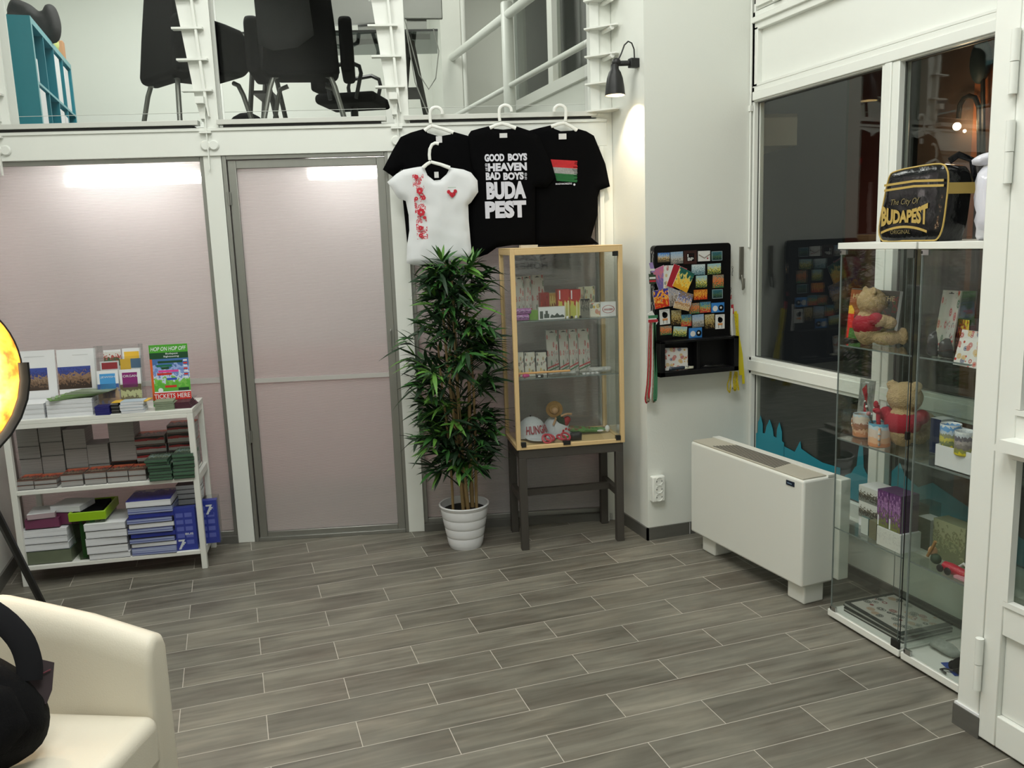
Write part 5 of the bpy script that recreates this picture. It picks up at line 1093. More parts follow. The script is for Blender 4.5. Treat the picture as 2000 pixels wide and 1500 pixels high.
MB().box((0, 0, 0), (.09, .06, .014), mat('tape_beige', srgb(200, 190, 170), .5)).build('carton_strip', loc=CFm.W(.06, .05, CZ1+.0065), rz=CFm.a, label='small pale strip lying on top of the showcase under the T-shirts', cat='strip')
# ================================================================ MAGNET BOARD ON THE PILLAR (frame PF)
ZC = (1240, 460, 8.333); ZD = (1240, 620, 8.333)
def QP(z, x, y, yy): return PF.on(z[0]+x/z[2], z[1]+y/z[2], yy)
BY = -.045
tl = PF.on(1275, 484, BY); br_ = PF.on(1427, 735, BY)
X0, X1, ZTOP = 2.166, 2.636, PF.on(1350, 477, BY)[1]
ZS = PF.on(1355, 662, -.09)[1]; ZBOT = PF.on(1355, 730, -.09)[1]
bd = thing('magnet_board', 'black metal display board with a two-cell shelf box on the pillar', 'board', PF.W(0, 0, 0))
bkl = mat('black_board_metal', (.0045, .0045, .005), .4, spec=.25)
m = MB(); n = 6; r = .02; pts = []
for cx, cz, a0 in ((X1-r, ZTOP-r, 0), (X0+r, ZTOP-r, 90)):
    for k in range(n+1): a = radians(a0+90*k/n); pts.append((cx+r*cos(a), cz+r*sin(a)))
pts += [(X0, ZBOT+.01), (X1, ZBOT+.01)]
m.prism(pts, BY, -.001, bkl).build('back_panel', bd, bev=.001)
m = MB(); xa, xb = X0-.004, X1+.012
m.box((xa, -.115, ZS-.012), (xb, BY, ZS), bkl).box((xa, -.115, ZBOT), (xb, BY, ZBOT+.026), bkl).box((xa, -.115, ZBOT), (xa+.03, BY, ZS), bkl).box((xb-.03, -.115, ZBOT), (xb, BY, ZS), bkl).box(((xa+xb)/2-.012, -.10, ZBOT), ((xa+xb)/2+.006, BY, ZS), bkl)
m.build('shelf_box', bd, bev=.002)
def A(n, st, sc=6, amp=.4, **k): return art_scene(n, st, sc*1.3, amp*1.9, **k)
s_city = A('mag_city', [(0, srgb(90, 80, 60)), (.3, srgb(180, 150, 100)), (.5, srgb(210, 190, 150)), (.62, srgb(130, 170, 210)), (.85, srgb(70, 120, 190))], 6, .4)
s_pale = A('mag_pale', [(0, srgb(120, 120, 116)), (.3, srgb(186, 176, 160)), (.5, srgb(170, 186, 200)), (.8, srgb(140, 170, 200))], 6, .4, seed=1)
s_map = A('mag_map', [(0, srgb(70, 110, 120)), (.35, srgb(190, 210, 214)), (.6, srgb(120, 170, 180)), (.75, srgb(210, 220, 220))], 9, .9, seed=2)
s_yel = A('mag_yellow', [(0, srgb(60, 90, 60)), (.3, srgb(210, 200, 70)), (.5, srgb(230, 220, 130)), (.65, srgb(150, 190, 200))], 7, .7, seed=3)
s_teal = A('mag_teal', [(0, srgb(30, 60, 60)), (.4, srgb(110, 140, 70)), (.5, srgb(40, 90, 100)), (.8, srgb(60, 110, 120))], 6, .4, seed=4)
s_gold = A('mag_gold', [(0, srgb(190, 40, 30)), (.25, srgb(220, 140, 40)), (.5, srgb(240, 180, 70)), (.75, srgb(200, 110, 40))], 5, .6, seed=5)
s_mul = A('mag_multi', [(0, srgb(190, 60, 60)), (.3, srgb(210, 180, 70)), (.5, srgb(90, 160, 90)), (.65, srgb(110, 170, 190)), (.8, srgb(60, 110, 150))], 6, .7, seed=6)
s_org = A('mag_orange', [(0, srgb(60, 120, 80)), (.3, srgb(220, 90, 50)), (.55, srgb(240, 150, 60)), (.75, srgb(120, 130, 120))], 6, .7, seed=7)
s_sep = A('mag_sepia', [(0, srgb(40, 30, 20)), (.3, srgb(150, 120, 60)), (.5, srgb(210, 190, 120)), (.7, srgb(70, 60, 40)), (.85, srgb(200, 190, 150))], 6, .7, seed=8)
s_brn = A('mag_brown', [(0, srgb(60, 34, 30)), (.5, srgb(84, 50, 42)), (.7, srgb(50, 30, 30))], 9, .8, seed=9)
mb_blue = mat('magnet_blue', srgb(60, 130, 200), .3); mb_w = mat('magnet_white', srgb(222, 222, 218), .3)
def cow(m, w, h):
    m.at((0, -.0012, h*.62), (pi/2, 0, 0)).lathe([(w*.27, 0), (w*.27, .0003)], bkl, 14).at((w*-.1, -.0012, h*.72), (pi/2, 0, 0)).lathe([(w*.17, 0), (w*.17, .0003)], bkl, 10).at()
    m.fr(-w*.26, w*.26, h*.26, h*.40, -.001, mat('sign_orange', srgb(220, 150, 90), .4)); m.fr(-w*.34, w*.34, h*.88, h*.92, -.001, mat('thin_grey_print', srgb(170, 170, 170), .5)); m.fr(-w*.2, -w*.15, h*.06, h*.3, -.001, gask); m.fr(w*.15, w*.2, h*.06, h*.3, -.001, gask)
def sheep(m, w, h):
    m.at((-w*.22, -.0012, h*.42), (pi/2, 0, 0)).lathe([(w*.2, 0), (w*.2, .0003)], mb_w, 16).at((w*.24, -.0012, h*.45), (pi/2, 0, 0)).lathe([(w*.21, 0), (w*.21, .0003)], bkl, 16).at((w*.22, -.0018, h*.48), (pi/2, 0, 0)).lathe([(w*.08, 0), (w*.08, .0003)], mb_w, 10).at()
def ibp(m, w, h):
    m.fr(-w*.28, w*.3, h*.2, h*.8, -.001, bkl); m.text('I', -w*.24, -w*.16, h*.52, h*.74, -.0016, mb_w, .03); m.text('BP', -w*.22, w*.24, h*.24, h*.48, -.0016, mb_w, .03)
    m.at((w*.05, -.0016, h*.64), (pi/2, 0, 0)); m.prism([(0, -.006*1.6), (.0075*1.4, .001), (.005*1.4, .006), (0, .003), (-.005*1.4, .006), (-.0075*1.4, .001)], 0, .0003, redp).at()
def env(m, w, h):
    m.poly([(-w/2, -.0012, h*.6), (0, -.0012, h*.25), (w/2, -.0012, h*.6), (w*.45, -.0012, h*.7), (0, -.0012, h*.36), (-w*.45, -.0012, h*.7)], mat('env_grey', srgb(150, 140, 130), .4)); m.fr(w*.22, w*.34, h*.2, h*.34, -.001, redp)
def frame_(m, w, h):
    g = mat('pale_border', srgb(150, 170, 176), .4)
    for a in ((-w/2, w/2, 0, h*.06), (-w/2, w/2, h*.94, h), (-w/2, -w*.45, 0, h), (w*.45, w/2, 0, h)): m.fr(*a, -.0011, g)
MG = 'souvenir magnets on the black board'
def magnet(z, x0, y0, x1, y1, art, lab, rot=0, extra=None, yy=BY, th=.005, nm='fridge_magnet', cat='magnet', grp=MG, side=None):
    cx, cy = (x0+x1)/2, (y0+y1)/2; a = QP(z, x0, cy, yy); b = QP(z, x1, cy, yy); t = QP(z, cx, y0, yy); u = QP(z, cx, y1, yy); w = b[0]-a[0]; h = t[1]-u[1]
    m = MB().box((-w/2, 0, 0), (w/2, th, h), side or (art if art else mb_w))
    if art: m.fr(-w/2+.0004, w/2-.0004, .0004, h-.0004, -.0005, art)
    if extra: extra(m, w, h)
    m.v = [v-Vector((0, 0, h/2)) for v in m.v]
    return m.build(nm, loc=(PF.W((a[0]+b[0])/2, yy-th-.0004, (t[1]+u[1])/2)), rot=(0, -rot, 0), label=lab, cat=cat, group=grp)
L1 = [(372, 280, 560, 435, s_city, 'city-view magnet, first in the top row', 0, None), (578, 265, 776, 460, s_pale, 'pale sky city magnet, second in the top row', .03, None), (790, 245, 998, 462, s_brn, 'dark brown square magnet with white BP letters, top row', 0, ibp),
      (1024, 250, 1216, 418, mb_w, 'white envelope-shaped magnet with a red seal, top row', 0, env), (1242, 256, 1412, 408, s_teal, 'pale-framed dark teal magnet, last in the top row', 0, frame_),
      (922, 470, 1134, 640, s_map, 'pale blue city-map magnet right of the fanned cards', 0, None), (1180, 456, 1392, 630, s_yel, 'yellow and pale map magnet below the framed teal one', .02, None),
      (990, 650, 1166, 845, s_yel, 'yellow-green view magnet in clear wrap, below the map magnet', 0, None), (1265, 640, 1436, 850, s_org, 'orange collage magnet in clear wrap, third row', 0, None),
      (955, 880, 1170, 1042, s_gold, 'golden-orange magnet with a red corner, middle of the board', 0, None), (1252, 874, 1420, 1024, s_teal, 'pale-framed green-blue magnet below the orange collage one', 0, frame_),
      (880, 1100, 1042, 1270, s_org, 'flower-shaped orange magnet beside the multicoloured one', 0, None), (1055, 1080, 1226, 1252, s_mul, 'multicoloured magnet between the flower one and the blue sheep one', 0, None), (1240, 1092, 1446, 1250, mb_blue, 'blue magnet with a white and a black sheep, near the board edge', 0, sheep),
      (400, 1200, 562, 1445, mb_w, 'white magnet with a black cow over an orange sign, first of its row', .05, cow), (590, 1215, 744, 1455, s_sep, 'sepia portrait magnet beside the white cow magnet', -.02, None), (750, 1285, 912, 1475, s_mul, 'colourful magnet between the sepia and the pale sky ones, lower row', 0, None),
      (930, 1285, 1115, 1490, s_pale, 'pale sky monument magnet in the lower row', .04, None), (1136, 1282, 1284, 1515, s_sep, 'sepia portrait magnet next to the last cow magnet', .02, None), (1306, 1284, 1452, 1518, mb_w, 'white magnet with a black cow, at the board edge', 0, cow)]
for a in L1: magnet(ZC, *a[:4], a[4], a[5], a[6], a[7])
magnet(ZD, 408, 140, 590, 282, s_org, 'orange flower-shaped magnet at the lower corner of the board', 0)
magnet(ZD, 622, 148, 838, 308, s_yel, 'tilted yellow map magnet in the bottom row', -.10)
magnet(ZD, 876, 168, 1084, 328, mb_blue, 'blue two-sheep magnet in the bottom row', 0, sheep)
# fanned cards in the middle of the board
FG = 'cards fanned over the board'
def fcard(x, y, w, h, rot, art, lab, k, side=None): magnet(ZC, x-w/2, y-h/2, x+w/2, y+h/2, art, lab, rot, None, BY-.012-.004*k, .0015, 'postcard', 'card', FG, paperw)
fcard(430, 690, 200, 360, .35, A('pc_pink', [(0, srgb(110, 100, 160)), (.4, srgb(150, 110, 160)), (.6, srgb(200, 120, 130)), (.8, srgb(190, 110, 150))], 4, .4), 'pink and violet postcard at the back of the fan', 0)
fcard(590, 670, 250, 370, -.02, art_floral('pc_folk', srgb(214, 214, 210), (srgb(180, 60, 60), srgb(60, 90, 80), srgb(200, 160, 70)), 5, .4, seed=4), 'white postcard with a folk pattern in the fan', 1)
fcard(680, 680, 230, 380, -.38, redp, 'plain red card in the middle of the fan', 2)
fcard(790, 720, 260, 340, -.45, A('pc_arch', [(0, srgb(220, 160, 40)), (.3, srgb(240, 200, 80)), (.5, srgb(216, 200, 110)), (.7, srgb(40, 110, 90)), (.85, srgb(30, 90, 80))], 3, .5, seed=3), 'green and yellow postcard of an arch, on top of the fan', 3)
fcard(450, 1020, 290, 300, .15, A('pc_orange', [(0, srgb(200, 50, 30)), (.25, srgb(220, 130, 40)), (.5, srgb(240, 190, 90)), (.7, srgb(210, 110, 50)), (.85, srgb(60, 60, 150))], 4, .7, seed=2), 'orange and blue postcard at the lower end of the fan', 1)
fcard(650, 990, 200, 300, .1, A('pc_grey', [(0, srgb(120, 110, 100)), (.4, srgb(190, 180, 170)), (.7, srgb(150, 150, 160))], 5, .7), 'grey sketch postcard between the orange and the blue-white one', 2)
fcard(810, 1030, 240, 210, -.28, A('pc_bluewhite', [(0, srgb(210, 170, 120)), (.3, srgb(190, 200, 220)), (.5, srgb(70, 80, 150)), (.7, srgb(140, 120, 100))], 5, .7, seed=6), 'blue and white postcard tilted beside the golden magnet', 3)
fcard(760, 1150, 260, 110, -.25, A('pc_cream', [(0, srgb(190, 160, 110)), (.4, srgb(220, 200, 170)), (.7, srgb(170, 120, 70))], 6, .8, seed=5), 'cream postcard at the foot of the fan', 4)
# in the shelf box
ftile = art_floral('folk_tile', srgb(214, 212, 208), (srgb(190, 70, 50), srgb(180, 60, 50), srgb(70, 80, 120), srgb(200, 160, 80)), 5.5, .46, seed=3)
a = QP(ZD, 480, 640, -.09); b = QP(ZD, 865, 640, -.09); t = QP(ZD, 670, 490, -.09)
m = MB().box((-(b[0]-a[0])/2, 0, 0), ((b[0]-a[0])/2, .004, t[1]-ZBOT-.03), paperw); m.fr(-(b[0]-a[0])/2, (b[0]-a[0])/2, 0, t[1]-ZBOT-.03, -.0005, ftile)
m.build('folk_tile', loc=((a[0]+b[0])/2, 4.147-.088, ZBOT+.027), rot=(-.12, .06, 0), label='white tile with red folk flowers in the left cell of the black shelf box'.replace('left', 'first'), cat='tile')
puff([(-.07, 0), (.07, 0), (.075, .018), (.02, .026), (-.06, .02)], .03, mat('dark_blue_bag', (.02, .03, .05), .3), res=.01, edge=.015, wr=.006, ws=40).build('bag', loc=(2.29, 4.147-.075, ZBOT+.027), label='dark blue plastic bag lying before the folk tile in the shelf box', cat='bag')
puff([(-.03, 0), (.03, 0), (.035, .015), (-.03, .018)], .02, mat('cream_bag', srgb(190, 190, 170), .3), res=.008, edge=.01, wr=.004, ws=60).build('bag', loc=(2.345, 4.147-.088, ZBOT+.028), label='small cream bundle beside the dark blue bag in the shelf box', cat='bag')
puff([(-.075, 0), (.075, 0), (.07, .014), (-.05, .018)], .03, film, res=.012, edge=.012, wr=.006, ws=50).build('bag', loc=(2.51, 4.147-.08, ZBOT+.027), label='flat clear crinkled bag in the second cell of the shelf box', cat='bag')
# lanyards and key rings hanging at both sides
silver = mat('silver_ring', srgb(190, 190, 190), .25, .9)
random.seed(5)
def band(px, yy, w, mt, name, lab, cat, grp, zc=ZC, loop=True):
    P = [QP(zc, x, y, yy) for x, y in px]; m = MB()
    for k in range(len(P)-1):
        (x0, z0), (x1, z1) = P[k], P[k+1]; d = Vector((x1-x0, z1-z0)).normalized(); nx, nz = -d.y*w/2, d.x*w/2
        m.add([(x0-nx, 0, z0-nz), (x0+nx, 0, z0+nz), (x1+nx, 0, z1+nz), (x1-nx, 0, z1-nz), (x0-nx, .002, z0-nz), (x0+nx, .002, z0+nz), (x1+nx, .002, z1+nz), (x1-nx, .002, z1-nz)], [(0, 1, 2, 3), (7, 6, 5, 4), (0, 3, 7, 4), (1, 5, 6, 2)], mt)
    return m.build(name, loc=(0, 4.147+yy, 0), smooth=False, label=lab, cat=cat, group=grp)
hr, hw_, hg = mat('ribbon_red', srgb(178, 44, 54), .6), mat('ribbon_white', srgb(216, 216, 212), .6), mat('ribbon_green', srgb(60, 120, 84), .6)
hm = art_floral('ribbon_mixed', srgb(150, 140, 120), (srgb(60, 90, 70), srgb(140, 60, 50), srgb(180, 170, 150)), 9, .5)
LN = 'striped lanyards at the pillar corner of the board'
NL = ('outermost', 'second', 'third', 'fourth', 'fifth', 'innermost')
for i, (xs, yb, mt, w) in enumerate(((252, 1385, hr, .007), (262, 1370, hm, .008), (278, 1300, hr, .010), (292, 1330, hw_, .008), (305, 1375, hm, .009), (315, 1350, hg, .008))):
    px = [(xs, 80), (xs-18+6*i, 400), (xs-30+9*i, 800), (xs-50+12*i, 1100), (xs-80+16*i, yb-60), (xs-72+15*i, yb), (xs-50+15*i, yb+5), (xs-38+15*i, yb-60), (xs-10+10*i, 1000), (xs+12, 500), (xs+14, 80)]
    band(px, -.05-.006*i, w*1.35, mt, 'lanyard', 'red, white or green striped lanyard hanging beside the board, %s of six' % NL[i], 'lanyard', LN, ZD)
YL = 'yellow lanyards at the window side of the board'; yl = mat('ribbon_yellow', srgb(222, 206, 30), .5); ylp = art_floral('ribbon_yellow_print', srgb(214, 196, 40), (srgb(110, 70, 20), srgb(150, 110, 30)), 7, .45)
for i, (px, mt, w) in enumerate((([(1640, -100), (1680, 300), (1735, 600), (1760, 900), (1770, 1080)], yl, .016), ([(1660, -60), (1668, 300), (1700, 600), (1722, 940)], yl, .018), ([(1630, -80), (1650, 120), (1668, 280)], ylp, .012),
        ([(1555, 880), (1540, 1000), (1508, 1080), (1512, 1180), (1545, 1225), (1560, 1120), (1568, 880)], ylp, .007), ([(1600, 880), (1575, 1060), (1590, 1170), (1606, 1100), (1618, 880)], hw_, .008), ([(1640, 880), (1612, 1000), (1620, 1190), (1645, 1180), (1650, 1000), (1660, 880)], ylp, .010), ([(1665, 900), (1668, 1050), (1690, 1185)], ylp, .010), ([(1580, -150), (1575, 100), (1590, 300)], hw_, .012))):
    band(px, -.04-.005*i, w, mt, 'lanyard', ('plain yellow lanyard reaching lowest, outermost by the window', 'broad plain yellow lanyard next to the outermost one', 'brown-printed yellow lanyard above the shelf box', 'looped yellow and brown lanyard below the box, nearest the corner', 'white lanyard loop below the box', 'printed yellow lanyard loop beside the white loop', 'printed yellow lanyard end hanging lowest by the white loop', 'white printed lanyard above the shelf box edge')[i], 'lanyard', YL, ZD)
def ring(zc, x, y, yy, lab, r=.009):
    p = QP(zc, x, y, yy); MB().at((0, 0, 0), (1.2, 0, .5)).tube([(r*cos(k*pi/7), r*sin(k*pi/7), 0) for k in range(14)], .0014, silver, 6, closed=True).at().tube([(0, 0, -r), (.002, 0, -r-.012), (-.002, 0, -r-.026), (0, 0, -r-.040)], .0022, silver, 5).build('key_ring', loc=(p[0], 4.147+yy, p[1]), label=lab, cat='key ring', group='key rings beside the board')
ring(ZC, 288, 280, -.06, 'silver key ring at the top of the pillar-corner row'); ring(ZC, 295, 845, -.07, 'silver key ring below the striped flag fob'); ring(ZC, 285, 1110, -.06, 'silver key ring above the flag-shaped fob'); ring(ZC, 1590, 520, -.04, 'silver chain key ring at the window side, upper', .006); ring(ZC, 1560, 860, -.04, 'silver chain key ring at the window side, lower', .006)
def fob(zc, pts, yy, mts, lab, nm='key_fob'):
    m = MB(); o = [QP(zc, x, y, yy) for x, y in pts]; m.prism(o, 0, .004, mts[0])
    X = [p[0] for p in o]; Z = [p[1] for p in o]
    for k, mt in enumerate(mts[1:]):
        z0 = min(Z)+(max(Z)-min(Z))*(.18+.3*k); m.fr(min(X)+.003, max(X)-.003, z0, z0+(max(Z)-min(Z))*.2, -.0006, mt)
    m.build(nm, loc=(0, 4.147+yy, 0), label=lab, cat='key fob', group='key fobs beside the board')
fob(ZC, [(235, 450), (290, 435), (330, 590), (275, 605)], -.06, [mat('violet_fob', srgb(150, 130, 180), .4), hw_], 'violet and white key fob at the pillar-corner row')
fob(ZC, [(228, 625), (340, 640), (345, 780), (240, 790)], -.07, [mat('dark_green_fob', srgb(50, 70, 50), .4), hr, hw_], 'striped red, white and green key fob above a silver ring')
fob(ZC, [(208, 1280), (285, 1225), (380, 1400), (350, 1450), (240, 1360)], -.08, [hw_, hr, hg], 'flag-coloured key fob on top of the striped lanyards')
fob(ZC, [(1568, 1130), (1605, 1120), (1612, 1270), (1585, 1285)], -.04, [hr], 'red clasp above the yellow lanyards'); fob(ZC, [(1540, 970), (1575, 965), (1570, 1030), (1550, 1050)], -.04, [hr], 'small red fob high at the window side of the board')
# paper knife shaped handle on the wall
h0 = PF.on(1449, 482, -.01); h1 = PF.on(1449, 565, -.01); sm = mat('dull_steel', srgb(130, 128, 118), .4, .6)
hx = PF.W(h0[0], -.012, 0)
MB().box((-.012, 0, h1[1]+.06), (.012, .010, h0[1]), sm).tube([(-.004, -.004, h1[1]+.08), (-.005, -.02, h1[1]+.03), (-.004, -.018, h1[1]), (.008, -.01, h1[1]+.01), (.012, -.004, h1[1]+.06)], .006, sm, 8).build('latch_handle', loc=hx, bev=.002, label='narrow grey steel latch handle on the wall between board and window', cat='handle')
# power sockets
ox, oz, ow, oh = PF.rect(1272, 929, 1297, 979, -.02)
so = thing('power_socket', 'white triple power socket on the pillar near the skirting', 'socket', PF.W(ox, -.0, oz+.0))
m = MB().box((-ow/2, -.038, 0), (ow/2, 0, oh), white_gloss).build('housing', so, bev=.008, seg=3)
for k in range(3):
    z = oh*(.19+.31*k); mm = MB(); mm.at((0, -.0385, z), (pi/2, 0, 0)).lathe([(.023, 0), (.024, .003), (.020, .003), (.019, -.006), (.001, -.006)], white_gloss, 22, True, False)
    mm.at((0, -.040, z)).box((-.020, -.0, -.0018), (-.013, .004, .0018), bkl).box((.013, 0, -.0018), (.020, .004, .0018), bkl); mm.at((0, -.0345, z), (pi/2, 0, 0)).lathe([(.003, 0), (.003, .0006)], bkl, 8).at((-.007, -.0345, z), (pi/2, 0, 0)).lathe([(.003, 0), (.003, .0006)], bkl, 8)
    mm.at().build('outlet', so)
# ================================================================ FAN COIL
p0 = WF.onfl = None
b0 = Vector((2.355, 3.07, 0)); tp = Vector((2.297, 3.95, 0))
ang = math.degrees(math.atan2(b0.y-tp.y, b0.x-tp.x))
FC = Frame(tp.x, tp.y, ang); LF = (b0-tp).length
fcw = mat('cream_white_enamel', srgb(218, 219, 212), .35, noise=.01); fct = mat('beige_vent_top', srgb(178, 174, 160), .4)
FZ0, FZ1 = .095, .607; fd = .185
fc = thing('fan_coil_unit', 'cream-white fan coil heater with a slotted top by the street window', 'heater', FC.W(0, 0, 0), FC.a)
MB().box((0, 0, FZ0), (LF, fd, FZ1-.006), fcw).build('casing', fc, bev=.012, seg=4)
MB().box((.01, .008, FZ1-.008), (LF-.012, fd-.045, FZ1), fct).build('top_plate', fc, bev=.001)
MB().box((.0, fd-.045, FZ1-.008), (LF+.0, fd, FZ1+.002), fcw).build('rear_strip', fc)
m = MB(); gd = mat('vent_dark', (.02, .02, .018), .7)
for k in range(8):
    y = .022+.0155*k; m.box((.17+.006*k, y, FZ1-.004), (LF-.22-.004*k, y+.0085, FZ1+.0006), gd)
m.build('vent_grille', fc)
for x in (.06, LF-.135): MB().box((x, .035, 0), (x+.115, fd-.035, FZ0+.004), fcw).build('foot', fc, bev=.008)
lx, lz = FC.on(1544, 944, 0); m = MB().box((lx-.027, -.003, lz-.011), (lx+.027, 0, lz+.011), mat('dark_blue_badge', (.01, .018, .035), .25)); m.fr(lx-.018, lx+.012, lz-.003, lz+.002, -.0034, mat('badge_grey', srgb(110, 130, 150), .4)); m.build('badge', fc)
MB().box((.02, fd, .11), (LF+.03, fd+.06, FZ1-.02), fcw).build('rear_box', fc, bev=.005)
# teal skyline film on the lower panes
tealf = mat('teal_film', srgb(24, 128, 146), .5)
def skyl(x0, x1, prof, z0, sc, lab):
    m = MB(); pts = [(x0, z0)]+[(x0+(x1-x0)*u, z0+sc*v) for u, v in prof]+[(x1, z0)]
    m.prism(pts, 0, .001, tealf); m.build('window_decal', loc=XF.W(0, .031, 0), rz=XF.a, label=lab, cat='decal', group='teal skyline decals on the street window')
church = [(0, .2), (.06, .25), (.07, .68), (.12, .8), (.16, .97), (.20, .8), (.24, .66), (.25, .3), (.33, .32), (.38, .62), (.44, .78), (.48, .92), (.54, .78), (.60, .60), (.64, .32), (.74, .3), (.75, .62), (.79, .78), (.83, .93), (.87, .78), (.92, .6), (.93, .24), (1, .2)]
t0 = XF.on(1476, 860, .03)[0]; t1 = XF.on(1531, 860, .03)[0]; skyl(t0, t1, [(u, .60+.4*(v-.2)/.77) for u, v in church], .386, XF.on(1487, 812, .03)[1]-.386, 'teal skyline decal of a three-spired church behind the fan coil')
t0 = XF.on(1531, 900, .03)[0]; t1 = XF.on(1640, 940, .03)[0]
skyl(t0, t1, [(0, .3), (.2, .28), (.3, .42), (.32, .34), (.5, .3), (.7, .27), (1, .28)], .386, .5, 'low teal skyline decal between the church and the cathedral spire')
t0 = XF.on(1644, 960, .03)[0]; t1 = wx(3.17)
skyl(t0, t1, [(0, .28), (.1, .38), (.3, .45), (.40, .56), (.47, .60), (.5, .82), (.53, .93), (.6, 1.04), (.66, .93), (.70, .62), (.76, .56), (.86, .5), (1, .46)], .386, XF.on(1679, 865, .03)[1]-.386, 'tall teal cathedral decal seen through the first glass cabinet')
skyl(wx(3.05), wx(2.25), [(0, .5), (.06, .62), (.1, .5), (.2, .42), (.3, .52), (.45, .44), (.6, .36), (.8, .30), (1, .2)], .386, .42, 'dark teal skyline decal behind the second glass cabinet')
# ================================================================ TWO GLASS CABINETS (frame DF: x towards the viewer's right, y towards the street)
cabw = mat('white_cabinet_board', srgb(228, 229, 222), .35)
CBW, CBD, CBH = .425, .365, 1.645
dg = glass('cabinet_glass', (.955, .972, .962), 1, 1.5); dgr = glass('cabinet_glass_edge_on', (.80, .86, .84), .9, 1.5)
DS = [DF.on(1645, 673, .02)[1], DF.on(1641, 855, .02)[1], DF.on(1643, 1033, .02)[1]]
DS = [1.235, .845, .452] if 0 else DS
def cabinet(x, label, hinge_side):
    t = thing('glass_cabinet', label, 'cabinet', DF.W(x, 0, 0), DF.a, 'glass display cabinets')
    MB().box((0, 0, .012), (CBW, CBD, .042), cabw).build('base_board', t, bev=.003); MB().box((.03, .03, 0), (CBW-.03, CBD-.03, .012), black_pl).build('plinth', t)
    MB().box((0, 0, CBH-.026), (CBW, CBD, CBH), cabw).build('top_board', t, bev=.002)
    g = .004; z0, z1 = .044, CBH-.028
    MB().box((.006, .012, z0), (.010, CBD-.012, z1), dg).build('glass_side', t); MB().box((CBW-.010, .012, z0), (CBW-.006, CBD-.012, z1), dg).build('glass_side', t)
    MB().box((.012, CBD-.014, z0), (CBW-.012, CBD-.010, z1), dg).build('glass_back', t)
    MB().box((.020, .004, z0+.004), (CBW-.014, .008, z1-.004), dg).build('glass_door', t)
    e = MB()
    for xx, yy in ((.006, .0115), (.006, CBD-.0125), (CBW-.010, .0115), (CBW-.010, CBD-.0125)): e.box((xx, yy, z0), (xx+.004, yy+.001, z1), gedge)
    e.box((.0195, .004, z0+.004), (.0205, .008, z1-.004), gedge).box((CBW-.0145, .004, z0+.004), (CBW-.0135, .008, z1-.004), gedge); e.build('polished_edge', t)
    for s in DS: MB().box((.012, .014, s-.006), (CBW-.012, CBD-.016, s), dg).box((.012, .0135, s-.006), (CBW-.012, .014, s), gedge).build('glass_shelf', t)
    for zz in (z0, z1-.02): MB().box((.016, .0, zz), (.05, .010, zz+.02), chrome).box((.016, -.001, zz+.005), (.022, .0, zz+.015), black_pl).build('hinge', t)
    if hinge_side: MB().box((CBW-.003, .004, z0), (CBW-.001, .008, z1), black_pl).box((CBW-.012, -.004, .90), (CBW+.0, .012, .93), black_pl).box((CBW-.045, .001, z0), (CBW-.002, .010, z0+.03), black_pl).box((CBW-.045, .001, z1-.03), (CBW-.012, .010, z1), gask).build('door_seal', t)
    return t
cabinet(0, 'glass display cabinet nearer the fan coil, with seated plush bears inside', True)
cabinet(.435, 'glass display cabinet next to the shop door post, under the white bag', False)
def DP(px, py, y): return DF.on(px, py, y)
def ditem(x0, y0, x1, y1, yy, z, th, front, side, name, lab, cat, grp=None, lean=0, extra=None, bev=0, rz=0):
    a = DP(x0, (y0+y1)/2, yy)[0]; b = DP(x1, (y0+y1)/2, yy)[0]; h = DP((x0+x1)/2, y0, yy)[1]-z; w = b-a
    m = MB().box((-w/2, 0, 0), (w/2, th, h), side)
    if front: m.fr(-w/2+.0006, w/2-.0006, .0006, h-.0006, -.0005, front)
    if extra: extra(m, w, h)
    return m.build(name, loc=DF.W((a+b)/2, yy, z+.0008), rot=(-lean, 0, DF.a+rz), bev=bev, label=lab, cat=cat, group=grp)
